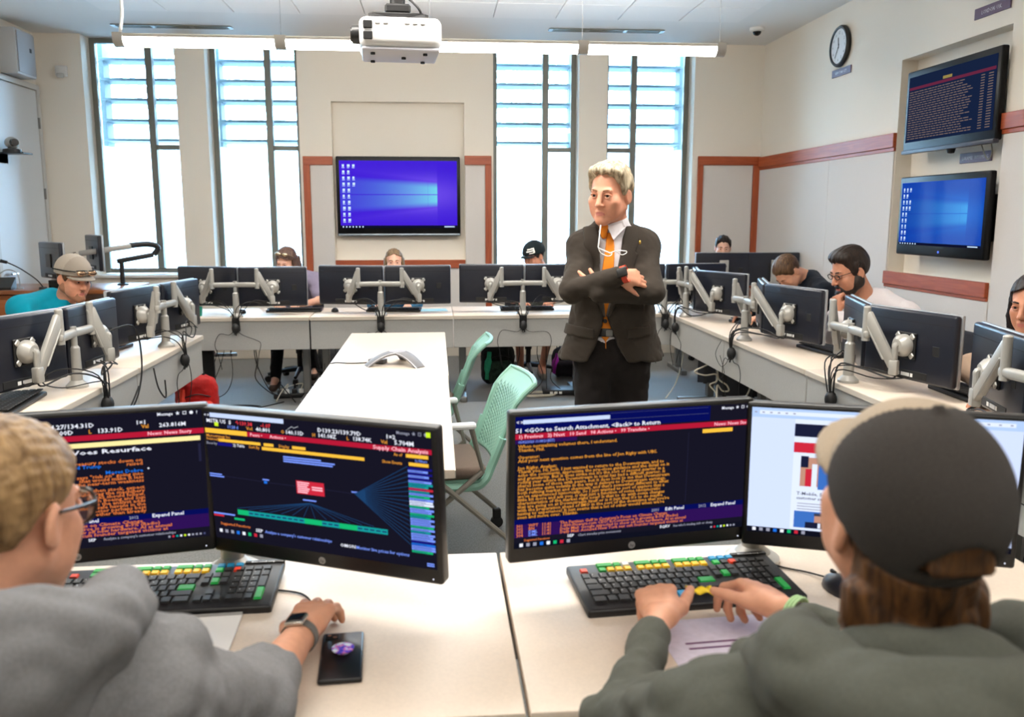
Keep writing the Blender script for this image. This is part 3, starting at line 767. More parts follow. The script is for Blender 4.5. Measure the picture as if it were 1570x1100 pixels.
# ================================================================== CONFERENCE PHONE
t = thing('conference_phone', 'grey three-legged conference phone on the centre table', 'phone', (-0.215, 4.72, TOP), rad(-8))
t.scale = (0.84, 0.84, 0.84)
cfg = mat('phone_grey', rgb(120, 120, 124), 0.5); cfs = mat('phone_silver', rgb(190, 190, 196), 0.3, metal=0.3)
def wing(a):
    N = 14; m = MB(); e = MB()
    prof = []
    for i in range(N):
        s = i / (N - 1); r = 0.02 + 0.19 * s; z = 0.082 * (1 - s ** 1.9) + 0.004; w = 0.052 - 0.012 * s
        prof.append((r, z, w))
    vs = []
    for r, z, w in prof: vs += [(r, -w, z - 0.004), (r, -w * 0.6, z + 0.004), (r, w * 0.6, z + 0.004), (r, w, z - 0.004), (r, w, z - 0.016), (r, -w, z - 0.016)]
    fs = []
    for i in range(N - 1):
        for k in range(6): fs.append((i * 6 + k, i * 6 + (k + 1) % 6, (i + 1) * 6 + (k + 1) % 6, (i + 1) * 6 + k))
    fs += [tuple(range(6)), tuple(range((N - 1) * 6, N * 6))]
    m.add(vs, fs, 0, Rz(rad(a))); m.build('wing', cfg, t)
    for s in (-1, 1): e.tube([(r, s * w, z - 0.004) for r, z, w in prof], 0.0035, 6, 0, Rz(rad(a)))
    e.build('edge_trim', cfs, t)
for a in (-35, 85, 205): wing(a)
MB().lathe([(0, 0.07), (0.05, 0.074), (0.055, 0.088), (0.02, 0.094), (0, 0.094)], 24).build('hub', cfs, t)
MB().rbox(-0.2, -0.09, -0.035, 0.035, 0.002, 0.03, 0.006, 2, 0, Rz(rad(-12)) @ T(0, 0.01, 0)).build('keypad', cfg, t)
MB().tube([(-0.2, 0.0, 0.01), (-0.26, 0.01, 0.004), (-0.33, 0.0, 0.004), (-0.43, 0.0, 0.004), (-0.455, 0.0, -0.05), (-0.46, 0.02, -0.4)], 0.004, 6, spline=4).build('phone_cord', rubber, t)

# ================================================================== MINT CHAIRS AT THE TABLE
mint = mat('mint_plastic', rgb(134, 180, 162), 0.45)
taupe = mat('woven_seat', rgb(122, 104, 92), 0.9, noise=0.22, nscale=220, bump=0.5, bscale=900, stretch=(1, 4, 1))
chairgrey = mat('chair_leg', rgb(140, 136, 128), 0.35, metal=0.5)
chwhite = mat('chair_arm_white', rgb(226, 228, 228), 0.35)
def mint_chair(loc, rz, label):
    t = thing('mint_chair', label, 'chair', loc, rad(rz), 'mint chairs at the centre table')   # faces local +Y
    W = 0.235
    def bpt(u, s):  # u across -1..1, s up 0..1
        h = 0.46 + 0.36 * s
        y = -0.205 - 0.14 * s - 0.05 * max(0, s - 0.8) / 0.2 - 0.03 * (1 - u * u)
        return Vector((u * W * (0.9 + 0.12 * s), y, h))
    # perforated shell: grid of ribs with holes
    NU, NS = 40, 40; m = MB(); th = Vector((0, -0.008, 0))
    vs = []; fs = []
    for j in range(NS + 1):
        for i in range(NU + 1): vs.append(tuple(bpt(-1 + 2 * i / NU, j / NS)))
    for j in range(NS):
        for i in range(NU):
            hole = 2 <= i < NU - 2 and 2 <= j < NS - 7 and i % 2 == 0 and j % 2 == (i // 2) % 2
            if not hole: fs.append((j * (NU + 1) + i, j * (NU + 1) + i + 1, (j + 1) * (NU + 1) + i + 1, (j + 1) * (NU + 1) + i))
    me = m.add(vs, fs).mesh('backrest', mint, 40); o = obj('backrest', me, t)
    md = o.modifiers.new('thickness', 'SOLIDIFY'); md.thickness = 0.009; md.offset = 0
    rim = [bpt(-1, 0)] + [bpt(-1, s / 8) for s in range(1, 9)] + [bpt(-1 + 0.25 * k, 1) for k in range(1, 8)] + [bpt(1, 1 - s / 8) for s in range(9)]
    MB().tube(rim, 0.012, 8).build('back_rim', mint, t)
    for s in (-1, 1):
        MB().tube([bpt(s, 0.35) + Vector((s * 0.008, 0, 0)), bpt(s, 0.0) + Vector((s * 0.01, 0, 0)), Vector((s * W, -0.17, 0.40)), Vector((s * W, -0.1, 0.375)), Vector((s * W, 0.18, 0.385))], 0.02, 8, spline=4).build('side_frame', mint, t)
        MB().rbox(s * W - 0.025 + s * 0.03, s * W + 0.025 + s * 0.03, -0.13, 0.17, 0.645, 0.67, 0.01, 2).build('armrest', chwhite, t)
        MB().tube([(s * (W + 0.03), 0.15, 0.65), (s * (W + 0.035), 0.08, 0.46), (s * (W + 0.035), -0.32, 0.09)], 0.0125, 8).build('leg', chairgrey, t)
        MB().tube([(s * (W + 0.03), -0.11, 0.65), (s * (W + 0.02), -0.16, 0.45), (s * (W + 0.02), 0.28, 0.09)], 0.0125, 8).build('leg', chairgrey, t)
        for y in (-0.32, 0.28):
            c = MB().cyl((s * (W + 0.02) - 0.012, y, 0.03), (s * (W + 0.02) + 0.012, y, 0.03), 0.03, n=16).rbox(s * (W + 0.02) - 0.016, s * (W + 0.02) + 0.016, y - 0.02, y + 0.02, 0.045, 0.1, 0.006, 1)
            c.build('caster', rubber, t)
    seat = MB().rbox(-W + 0.015, W - 0.015, -0.19, 0.25, 0.40, 0.455, 0.024, 3); seat.build('seat', taupe, t)
    MB().rbox(-W + 0.02, W - 0.02, -0.17, 0.22, 0.375, 0.402, 0.008, 1).build('seat_pan', mint, t)
    return t
mint_chair((0.0, 3.86, 0), 97, 'mint perforated-back chair at the near half of the centre table')
mint_chair((-0.10, 5.15, 0), 86, 'mint perforated-back chair farther away, before the back row desks')

# ================================================================== LECTERN
lw = wood_mat('lectern_wood', rgb(140, 76, 30), rgb(170, 100, 46), 'X')
t = thing('lectern', 'brown wooden lectern desk in the corner by the door', 'lectern', (-3.52, 7.75, 0))
MB().rbox(-0.5, 0.5, 0.03, 0.72, 0.06, 0.87, 0.004, 1).build('cabinet', lw, t)
MB().rbox(-0.52, 0.80, -0.02, 0.8, 0.88, 0.915, 0.006, 2).build('worktop', wood_mat('lectern_top', rgb(120, 66, 30), rgb(150, 88, 44), 'X', 0.3), t)
for x in (-0.49, 0.01): MB().rbox(x, x + 0.48, 0.012, 0.03, 0.1, 0.84, 0.004, 1).build('door', lw, t)
for x in (-0.06, 0.05): MB().cyl((x, 0.004, 0.45), (x, 0.004, 0.58), 0.006, n=8).build('handle', chrome, t)
MB().rbox(-0.48, 0.48, 0.06, 0.7, 0.0, 0.06, 0.003, 1).build('plinth', rubber, t)
MB().rbox(0.72, 0.78, 0.05, 0.72, 0.0, 0.88, 0.004, 1).build('side_panel', lw, t)
for x, y, z, ang, lb in ((-3.37, 8.02, 1.155, -50, 'black monitor on the lectern, nearer of its two'), (-3.13, 8.36, 1.21, -58, 'blue-reflecting monitor on the lectern, behind the other')):
    m = place_monitor(x, y, z, ang, lb, 'lectern monitors')
t = thing('monitor_arm', 'long silver-black monitor arm reaching over the lectern', 'monitor arm', (-2.88, 8.30, 0.915))
MB().lathe([(0, 0), (0.05, 0), (0.05, 0.012), (0.02, 0.02), (0.02, 0.22), (0, 0.22)], 16).build('post', black, t)
MB().rbox(-0.02, 0.30, -0.02, 0.02, -0.022, 0.022, 0.01, 2, 0, T(-0.02, 0, 0.22) @ Rz(rad(20)) @ Ry(rad(-10))).build('lower_arm', black, t)
MB().tube([(0.26, 0.1, 0.27), (0.3, 0.11, 0.34), (0.22, 0.08, 0.37), (0.08, 0.0, 0.36)], 0.026, 10, spline=5).build('elbow', black, t)
MB().rbox(0, 0.44, -0.018, 0.018, -0.024, 0.024, 0.01, 2, 0, T(0.1, -0.01, 0.355) @ Rz(rad(196)) @ Ry(rad(8))).build('upper_arm', silver, t)
MB().cyl((-0.34, -0.14, 0.29), (-0.43, -0.19, 0.27), 0.02, n=12).build('wrist_joint', black, t)
t = thing('gooseneck_microphone', 'thin black gooseneck microphone on the lectern', 'microphone', (-3.40, 7.86, 0.915))
MB().lathe([(0, 0), (0.035, 0), (0.03, 0.02), (0, 0.02)], 16).build('base', black, t)
MB().tube([(0, 0, 0.02), (-0.05, -0.01, 0.09), (-0.16, -0.03, 0.18), (-0.26, -0.04, 0.235)], 0.0055, 8, spline=5).build('gooseneck', black, t)
MB().cyl((-0.26, -0.04, 0.235), (-0.31, -0.05, 0.25), 0.013, 0.015, 12).build('capsule', rubber, t)
t = thing('reading_lamp', 'thin grey gooseneck arching at the left picture edge on the lectern', 'lamp', (-3.62, 7.92, 0.915))
MB().lathe([(0, 0), (0.03, 0), (0.025, 0.015), (0, 0.015)], 16).build('base', silver, t)
MB().tube([(0, 0, 0.015), (0, 0, 0.09), (-0.03, 0, 0.15), (-0.10, 0, 0.165), (-0.17, 0, 0.12), (-0.2, 0, 0.06)], 0.005, 8, spline=5).build('gooseneck', silver, t)
MB().cyl((-0.2, 0, 0.06), (-0.205, 0, 0.03), 0.013, 0.02, 12).build('lamp_head', silver, t)
t = thing('desk_phone', 'black wedge desk phone on the lectern', 'phone', (-3.74, 7.86, 0.915), rad(10))
MB().add([(-0.09, -0.08, 0), (0.09, -0.08, 0), (0.09, 0.09, 0), (-0.09, 0.09, 0), (-0.09, -0.08, 0.02), (0.09, -0.08, 0.02), (0.09, 0.09, 0.1), (-0.09, 0.09, 0.1)], [(0, 3, 2, 1), (4, 5, 6, 7), (0, 1, 5, 4), (1, 2, 6, 5), (2, 3, 7, 6), (3, 0, 4, 7)]).build('phone_body', black, t)
MB().rbox(-0.085, -0.045, -0.08, 0.09, 0.0, 0.022, 0.008, 2, 0, T(0, 0, 0.062) @ Rx(rad(25))).build('handset', rubber, t)
t = thing('control_box', 'low black equipment box under the lectern monitors', 'box', (-3.22, 7.98, 0.915), rad(-6))
MB().rbox(-0.14, 0.14, -0.1, 0.1, 0, 0.075, 0.006, 2).build('box_body', black, t)
MB().rbox(-0.13, 0.13, -0.104, -0.099, 0.01, 0.065, 0.002, 1).build('front_plate', blackgloss, t)

# camera on a wall shelf
t = thing('video_camera', 'small black and silver video conference camera on a wall bracket by the door', 'camera', (-3.94, 8.72, 2.13))
MB().rbox(-0.11, 0.14, -0.1, 0.1, -0.012, 0.0, 0.004, 1).rbox(-0.11, -0.09, -0.1, 0.1, -0.1, 0, 0.003, 1).build('bracket', black, t)
MB().lathe([(0, 0), (0.085, 0), (0.08, 0.03), (0.04, 0.04), (0, 0.04)], 20).build('base', black, t)
MB().ball((0, 0, 0.09), (0.062, 0.062, 0.056), 20, 12).build('head', silver, t)
MB().cyl((0.03, -0.035, 0.09), (0.062, -0.07, 0.09), 0.036, 0.034, 20).build('lens', blackgloss, t)
# ================================================================== SCREENS
def wallpaper_mat(name, base, beam, hot, W, H, strength=1.0):
    m = bpy.data.materials.new(name); m.use_nodes = True
    n, l = m.node_tree.nodes, m.node_tree.links
    n.remove(n['Principled BSDF'])
    def M(op, a, b=None, c=None):
        q = n.new('ShaderNodeMath'); q.operation = op
        for i, v in enumerate((a, b, c)):
            if v is None: continue
            if isinstance(v, (int, float)): q.inputs[i].default_value = v
            else: l.new(v, q.inputs[i])
        return q.outputs[0]
    t = n.new('ShaderNodeTexCoord'); s = n.new('ShaderNodeSeparateXYZ'); l.new(t.outputs['Object'], s.inputs[0])
    x = M('DIVIDE', s.outputs['X'], W / 2); z = M('DIVIDE', s.outputs['Z'], H / 2)
    xw = 0.66
    a = M('MAXIMUM', M('SUBTRACT', xw, x), 0.0)
    left = M('LESS_THAN', x, xw)
    az = M('ABSOLUTE', z)
    wid = M('ADD', M('MULTIPLY', a, 0.12), 0.36)
    edge = M('SMOOTH_MIN', M('MAXIMUM', M('MULTIPLY', M('SUBTRACT', wid, az), 6.0), 0.0), 1.0, 0.3)
    core = M('MULTIPLY', M('MULTIPLY', edge, left), M('EXPONENT', M('MULTIPLY', a, -1.7)))
    dx = M('SUBTRACT', x, xw - 0.1)
    rr = M('ADD', M('MULTIPLY', dx, M('MULTIPLY', dx, 1.3)), M('MULTIPLY', z, M('MULTIPLY', z, 2.4)))
    glow = M('EXPONENT', M('MULTIPLY', rr, -2.2))
    bar = M('GREATER_THAN', az, 0.012)
    vbar = M('GREATER_THAN', M('ABSOLUTE', M('SUBTRACT', x, 0.5)), 0.006)
    ray = M('MULTIPLY', M('MULTIPLY', left, M('EXPONENT', M('MULTIPLY', M('ABSOLUTE', M('SUBTRACT', az, M('ADD', 0.4, M('MULTIPLY', a, 0.22)))), -7.0))), M('EXPONENT', M('MULTIPLY', a, -1.3)))
    coreb = M('MULTIPLY', M('MULTIPLY', core, bar), M('ADD', 0.75, M('MULTIPLY', vbar, 0.25)))
    def mixc(fac, A, B):
        q = n.new('ShaderNodeMix'); q.data_type = 'RGBA'; q.clamp_factor = True
        l.new(fac, q.inputs['Factor'])
        for v, k in ((A, 6), (B, 7)):
            if isinstance(v, tuple): q.inputs[k].default_value = v
            else: l.new(v, q.inputs[k])
        return q.outputs[2]
    c = mixc(M('MULTIPLY', glow, 0.55), base, beam)
    c = mixc(M('MULTIPLY', ray, 0.5), c, beam)
    c = mixc(coreb, c, hot)
    e = n.new('ShaderNodeEmission'); e.inputs['Strength'].default_value = strength; l.new(c, e.inputs['Color'])
    gl = n.new('ShaderNodeBsdfGlossy'); gl.inputs['Roughness'].default_value = 0.08
    mx = n.new('ShaderNodeMixShader'); mx.inputs[0].default_value = 0.012
    l.new(e.outputs[0], mx.inputs[1]); l.new(gl.outputs[0], mx.inputs[2]); l.new(mx.outputs[0], n['Material Output'].inputs['Surface'])
    return m
E_white = emit_mat('px_white', rgb(225, 228, 245), 1.0)
E_icon = emit_mat('px_icon', rgb(200, 225, 255), 1.0)
def television(name_label, loc, rz, W, H, scr, label, brand_light=None, lower=0.05):
    t = thing('television', label, 'television', loc, rz)          # front faces local -Y, front plane at y=0
    MB().rbox(-W / 2, W / 2, 0, 0.05, -H / 2, H / 2, 0.012, 3).rbox(-W * 0.4, W * 0.4, 0.045, 0.075, -H * 0.38, H * 0.38, 0.012, 2).build('casing', mat('tv_black', rgb(12, 12, 13), 0.3, spec=0.2), t)
    s = MB(); sw, sh = W - 0.07, H - 0.06 - lower
    rect(s, -sw / 2, sw / 2, -sh / 2, sh / 2)
    sc = s.build('screen', scr, t, 0, T(0, -0.0015, (lower - 0.03) / 2 + 0.0))
    m = MB().rbox(-0.15, 0.15, 0.075, 0.10, -0.15, 0.15, 0.004, 1); m.build('wall_mount', rubber, t)
    return t, sc, sw, sh

# television in the back niche
WPH = 1.325 - 0.07, 0.845 - 0.11
t, sc, sw, sh = television('b', (-0.387, YB - 0.002, 1.752), 0, 1.325, 0.845, wallpaper_mat('desktop_violet', rgb(66, 26, 226), rgb(132, 96, 255), rgb(120, 226, 250), *WPH, 0.8),
    'large flat television with a violet-blue desktop in the back wall niche', lower=0.07)
MB().rbox(-0.655, 0.655, -0.006, 0.02, -0.418, -0.398, 0.004, 2).build('lower_trim', mat('tv_trim', rgb(160, 170, 180), 0.25, metal=0.5), t)
def icons(sc, sw, sh, cols, n, size, y=-0.0015):
    m = MB(); rnd = random.Random(3)
    for c in range(cols):
        for r in range(n if c < cols - 1 else 4):
            if c == cols - 1 and r == 1: continue
            x = -sw / 2 + 0.03 + c * sw * 0.043; z = sh / 2 - 0.04 - r * sh / (n + 1.2)
            rect(m, x, x + size * (0.8 + 0.3 * rnd.random()), z - size, z, 0, y); rect(m, x - size * 0.1, x + size, z - size * 1.5, z - size * 1.25, 0, y)
    tag(m.build('desktop_icon', E_icon, sc, 0), kind='stuff')
    b = MB(); rect(b, -sw / 2, sw / 2, -sh / 2, -sh / 2 + sh * 0.04, 0, -0.0008)
    b.build('taskbar', emit_mat('px_taskbar', rgb(14, 16, 40), 1.0), sc, 0)
    m = MB()
    for k in range(7): rect(m, -sw / 2 + 0.02 + k * 0.035, -sw / 2 + 0.034 + k * 0.035, -sh / 2 + sh * 0.01, -sh / 2 + sh * 0.03, 0, y)
    rect(m, sw / 2 - 0.14, sw / 2 - 0.03, -sh / 2 + sh * 0.012, -sh / 2 + sh * 0.028, 0, y)
    tag(m.build('taskbar_icon', E_icon, sc, 0), kind='stuff')
icons(sc, sw, sh, 3, 10, 0.026)

# two televisions on the right wall
t, sc, sw, sh = television('r', (XR - 0.06, 5.935, 1.544), rad(-90), 1.09, 0.578, wallpaper_mat('desktop_blue', rgb(0, 66, 190), rgb(0, 120, 240), rgb(60, 170, 250), 1.02, 0.47, 0.72),
    'wall television with a blue desktop, lower of the two in the right niche', lower=0.06)
icons(sc, sw, sh, 3, 9, 0.019)
MB().ball((0.03, -0.002, -0.255), (0.009, 0.004, 0.009), 10, 6).build('power_light', emit_mat('px_power', rgb(90, 120, 255), 1.2), t)
tv2 = t
MB().rbox(0.35, 0.53, 0.09, 0.18, -0.17, 0.14, 0.004, 1).build('mini_computer', rubber, t)
dim = emit_mat('terminal_screen', rgb(22, 34, 62), 0.9)
t, sc, sw, sh = television('r2', (XR - 0.06, 5.93, 2.312), rad(-90), 1.11, 0.582, dim, 'wall television with a dark terminal list, upper of the two in the right niche', lower=0.05)
MB().rbox(-0.555, 0.555, -0.012, 0.03, -0.31, -0.282, 0.006, 2).build('lower_trim', mat('tv_lower', rgb(52, 50, 60), 0.4), t)
MB().lathe([(0, 0), (0.03, 0), (0.022, -0.03), (0, -0.034)], 16, 0, T(0.05, 0.02, -0.308)).build('camera_bar', rubber, t)
rnd = random.Random(5); m = MB(); r_ = MB(); y_ = MB()
rect(r_, -sw / 2 + 0.01, sw / 2 - 0.01, sh / 2 - 0.095, sh / 2 - 0.075, 0, -0.001); rect(y_, -0.08, 0.03, sh / 2 - 0.07, sh / 2 - 0.05, 0, -0.0012)
r_.build('menu_bar', emit_mat('px_dimred', rgb(96, 36, 60), 1.0), sc, 0); y_.build('menu_field', emit_mat('px_dimyellow', rgb(140, 124, 70), 1.0), sc, 0)
for r in range(21):
    z = sh / 2 - 0.115 - r * 0.0168; x = -sw / 2 + 0.02
    while x < sw / 2 * (0.3 + 0.25 * rnd.random()):
        w_ = rnd.uniform(0.02, 0.06); rect(m, x, x + w_, z, z + 0.006, 0, -0.001); x += w_ + 0.009
    rect(m, sw / 2 - 0.16, sw / 2 - 0.12, z, z + 0.006, 0, -0.001); rect(m, sw / 2 - 0.08, sw / 2 - 0.03, z, z + 0.006, 0, -0.001)
tag(m.build('text_row', emit_mat('px_dimtext', rgb(112, 96, 92), 1.0), sc, 0), kind='stuff')
for dx, ph in ((0.36, 0.0), (0.43, 0.8)):
    pass
MB().tube([(0.30, 0.07, -0.28), (0.32, 0.09, -0.36), (0.35, 0.10, -0.40), (0.40, 0.09, -0.36), (0.41, 0.07, -0.28)], 0.004, 6, spline=5).build('cable', mat('thin_cable', rgb(120, 110, 92), 0.6), t)

# ------------------------------------------------------------------ front monitors with their pages
SWd, SHt = 0.523, 0.282
def front_monitor(x, y, z, yaw, tilt, label, screen):
    t = thing('computer_monitor', label, 'monitor', (x, y, z), 0, 'lit monitors on the front desks')
    t.rotation_euler = Euler((rad(-tilt), 0, rad(180 + yaw)), 'XYZ')
    R180 = Rz(PI)
    MB().rbox(-MW / 2, MW / 2, -0.012, 0.022, -MH / 2, MH / 2, 0.007, 3).rbox(-MW * 0.36, MW * 0.36, -0.034, -0.004, -MH / 2 + 0.012, MH * 0.24, 0.014, 3).build('casing', bezmat, t)
    s = MB(); rect(s, -SWd / 2, SWd / 2, -SHt / 2, SHt / 2)
    sc = s.build('screen', screen, t, 0, T(0, 0.0226, 0.012) @ R180)
    lg = MB().cyl((0, 0.0222, -MH / 2 + 0.016), (0, 0.0230, -MH / 2 + 0.016), 0.0078, n=20).build('badge', mat('badge_silver', rgb(168, 168, 166), 0.35, metal=0.5), t)
    b = text_mb(MB(), 'hp', 0, -0.0035, 0.0115, 0, 'CENTER', 0, 0.95, 0.28)
    b.build('badge_letters', rubber, lg, 0, T(0, 0.02325, -MH / 2 + 0.016) @ R180)
    MB().cyl((-MW / 2 + 0.02, 0.022, -MH / 2 + 0.012), (-MW / 2 + 0.02, 0.0228, -MH / 2 + 0.012), 0.0016, n=8).build('power_light', E_white, t)
    return t, sc
class Page:
    """flat print on a lit screen: u to the right and v downwards, both 0..1"""
    def __init__(s, sc): s.sc = sc; s.b = {}; s.du = 0.0
    def mb(s, key): return s.b.setdefault(key, MB())
    def R(s, key, u0, u1, v0, v1, y=-0.0006):
        rect(s.mb(key), (u0 + s.du - 0.5) * SWd, (u1 + s.du - 0.5) * SWd, (0.5 - v1) * SHt, (0.5 - v0) * SHt, 0, y); return s
    def Tx(s, key, txt, u, v, h, xs=1.0, align='LEFT', y=-0.0011, bold=0.0, line=1.0):
        text_mb(s.mb(key), txt, (u + s.du - 0.5) * SWd, (0.5 - v) * SHt, h * SHt, 0, align, y, xs, 0, 1.0, line, 0.018); return s
    def line(s, key, u0, v0, u1, v1, w=0.0012, y=-0.0008):
        p = Vector(((u0 - 0.5) * SWd, (0.5 - v0) * SHt)); q = Vector(((u1 - 0.5) * SWd, (0.5 - v1) * SHt))
        d = (q - p).normalized(); nn = Vector((-d.y, d.x)) * w / 2 * SWd
        s.mb(key).add([(p.x + nn.x, y, p.y + nn.y), (q.x + nn.x, y, q.y + nn.y), (q.x - nn.x, y, q.y - nn.y), (p.x - nn.x, y, p.y - nn.y)], [(0, 1, 2, 3)])
    def done(s):
        for k, m in s.b.items():
            o = m.build(('screen_text' if k in TXT else 'screen_block'), INK[k], s.sc, 0); tag(o, kind='stuff')
def ink(n, r, g, b, st=1.0): return emit_mat('ink_' + n, rgb(r, g, b), st)
INK = dict(white=ink('white', 235, 238, 250), amber=ink('amber', 226, 150, 52), orange=ink('orange', 222, 120, 58), pink=ink('pink', 255, 190, 205), red=ink('red', 176, 24, 52),
           bar=ink('bar', 196, 212, 250), navy=ink('navy', 6, 12, 84), indigo=ink('indigo', 24, 20, 120), purple=ink('purple', 44, 16, 82), yellow=ink('yellow', 250, 190, 62), cream=ink('cream', 252, 232, 160),
           blue=ink('blue', 30, 110, 220), lblue=ink('lblue', 120, 150, 250), teal=ink('teal', 20, 150, 150), green=ink('green', 20, 180, 110), lime=ink('lime', 200, 235, 40), crim=ink('crim', 200, 40, 60),
           fan=ink('fan', 26, 62, 104), dim=ink('dim', 70, 74, 112), grey=ink('grey', 150, 152, 170), task=ink('task', 14, 16, 30), rtext=ink('rtext', 235, 60, 70), vdim=ink('vdim', 34, 34, 58), page=ink('page', 222, 232, 255), tool=ink('tool', 176, 202, 246), ptext=ink('ptext', 60, 62, 80), skin=ink('skin', 190, 140, 120), dnavy=ink('dnavy', 26, 30, 56), sky=ink('sky', 60, 110, 190))
TXT = set('white amber orange pink rtext grey ptext blue lblue'.split())
dark_page = emit_mat('page_dark', rgb(21, 20, 34), 1.0)
def taskicons(p, v=0.975, n=8):
    cols = ['white', 'grey', 'grey', 'blue', 'white', 'green', 'crim', 'grey']
    for k in range(n): p.R(cols[k], 0.022 + k * 0.028, 0.036 + k * 0.028, v - 0.014, v + 0.012, -0.0012)

# centre-right monitor: transcript page
m1, sc = front_monitor(0.407, 1.757, 0.992, 9.8, 2.4, 'lit monitor with amber transcript text on the front desk, left of the capped man', dark_page)
p = Page(sc)
p.R('navy', 0, 0.82, 0, 0.115).R('bar', 0.03, 0.385, 0.025, 0.055, -0.0009).R('dim', 0.385, 0.81, 0.012, 0.014, -0.001)
p.R('dim', 0.385, 0.812, 0.058, 0.061, -0.001)
p.Tx('white', '< >', 0.004, 0.052, 0.034).Tx('white', 'Message  \u2605  \u25a1  \u25cf  ?', 0.87, 0.035, 0.03)
p.Tx('white', '51 <GO> to Search Attachment, <Back> to Return', 0.0, 0.118, 0.045, 1.18)
p.R('red', 0, 1, 0.128, 0.168)
p.Tx('pink', '1) Previous   2) Next   10 Send   98 Actions \u2022   99 Translate \u2022', 0.012, 0.160, 0.036, 1.12).Tx('pink', 'News: News Story', 0.84, 0.160, 0.036, 1.1)
p.R('purple', 0, 0.25, 0.172, 0.2).Tx('lblue', '05/02/2023 11:08:21(EST)', 0.012, 0.196, 0.026)
p.R('yellow', 0.79, 0.925, 0.182, 0.212, -0.0009).R('vdim', 0.728, 0.73, 0.2, 0.75)
L = ['When normalizing volumes there, I understand.', 'Thanks, Phil.', '', 'Operator:', 'And your next question comes from the line of Jon Rigby with UBS.', '', 'Jon Rigby, Analyst:',
     'Thank you. Hi, Jack. I just wanted to return to the Downstream, and to', 'echo the comments, appreciate the pre-close guidance and the detail on it', 'and granularity. But it does strike me it\'s the sort of second quarter in a',
     'rolling year where the Downstream in total has had a difficult quarter. It', 'shares some of those with peers, but it does look to me that Downstream', 'has become quite volatile in the way it delivers to Downstream earnings,',
     'both refining market and chemicals, and that\'s somewhat different to what', 'we\'ve experienced historically. So I just wanted to sort of explore that a', 'little bit more and ask you, is that just a function of some idiosyncratic',
     'characteristics of the market right now? Is that to do with some changes', 'that are going on at Downstream itself or is it just that it\'s to do maybe', 'with the preparation ahead of IMO in the sort of the downtime that you\'re',
     'having to experience? It just seems that a lot of other would when we\'re', 'seen and move over. Thanks.']
for i, s_ in enumerate(L):
    if s_: p.Tx('amber', s_, 0.012, 0.232 + i * 0.0268, 0.0335, 1.17)
p.R('navy', 0, 1, 0.775, 0.815).Tx('grey', '2001', 0.58, 0.806, 0.032).Tx('white', 'Edit Panel', 0.64, 0.806, 0.036, 1.1).Tx('grey', '2012', 0.79, 0.806, 0.032).Tx('white', 'Expand Panel', 0.845, 0.806, 0.036, 1.1)
p.R('purple', 0, 1, 0.815, 0.915)
NL = [('301', 'WPT', "The Partisan Gulf in Congress's Focus on Climate Change"), ('302', 'BN', '1-800-Flowers.com CEO: E-Commerce Is growing 8-9% (Radio)'), ('303', 'DML', 'Daily Mail: Google expected to show off new hardware, AI at annual'), ('304', 'DML', 'Daily Mail: Accused New York sex cult founder targeted victims at')]
for i, (a, b, c) in enumerate(NL):
    v = 0.836 + i * 0.0245
    p.Tx('orange', a, 0.008, v, 0.031, 1.1).Tx('lblue' if i > 1 else 'orange', b, 0.058, v, 0.031, 1.1).Tx('orange', '11:41', 0.112, v, 0.031, 1.1).Tx('orange', c, 0.188, v, 0.031, 1.18)
p.Tx('orange', 'Suggested Functions', 0.04, 0.945, 0.022, 1.1).Tx('white', 'SEP', 0.22, 0.945, 0.03, 1.2).Tx('grey', 'Chart intraday price movements', 0.265, 0.945, 0.026).Tx('white', 'EQRV', 0.62, 0.945, 0.03, 1.1).Tx('grey', "See who's trading rich or cheap", 0.68, 0.945, 0.026)
p.R('task', 0, 1, 0.955, 1.0); taskicons(p)
for k in range(8): p.R(['grey', 'crim', 'teal', 'white', 'lime', 'white', 'grey', 'grey'][k], 0.85 + k * 0.015, 0.858 + k * 0.015, 0.97, 0.985, -0.001)
p.done()

# centre-left monitor: supply chain chart
m2, sc = front_monitor(-0.237, 1.739, 0.986, -24.9, 3.8, 'lit monitor with a red, yellow and teal chart, right of the hooded woman', dark_page)
p = Page(sc)
p.R('bar', 0.03, 0.375, 0.0, 0.034, -0.0009).Tx('white', '< >', 0.003, 0.03, 0.032)
p.Tx('white', 'MSTR US  $', 0.012, 0.075, 0.04, 1.1).Tx('rtext', '\u2191139.38      -1.07', 0.15, 0.075, 0.038, 1.1)
p.R('lime', 0.05, 0.068, 0.07, 0.1, -0.0012).Tx('lblue', '11:28 d', 0.11, 0.108, 0.032)
p.Tx('amber', 'Vol', 0.2, 0.108, 0.036, 1.1).Tx('white', '40,801', 0.245, 0.108, 0.04, 1.15).Tx('amber', 'O', 0.36, 0.108, 0.036).Tx('white', '140.11D', 0.38, 0.108, 0.04, 1.1).Tx('amber', 'H', 0.5, 0.108, 0.036).Tx('white', '141.08Z', 0.525, 0.108, 0.04, 1.1).Tx('amber', 'L', 0.65, 0.108, 0.036).Tx('white', '138.74K', 0.675, 0.108, 0.04, 1.1)
p.Tx('white', 'D139.23/139.79D', 0.525, 0.07, 0.042, 1.15).Tx('white', '1\u00d72', 0.815, 0.07, 0.042, 1.15).Tx('amber', 'Val', 0.795, 0.108, 0.036, 1.1).Tx('white', '5.704M', 0.85, 0.108, 0.045, 1.1)
p.line('white', 0.39, 0.075, 0.41, 0.05); p.line('white', 0.41, 0.05, 0.42, 0.06); p.line('white', 0.42, 0.06, 0.44, 0.045)
p.Tx('grey', 'Message  \u2605  \u25a1  \u25cf', 0.86, 0.03, 0.03).R('lime', 0.98, 0.998, 0.0, 0.036, -0.0012)
p.R('red', 0.2, 1.0, 0.122, 0.158).R('yellow', 0.0, 0.2, 0.122, 0.158)
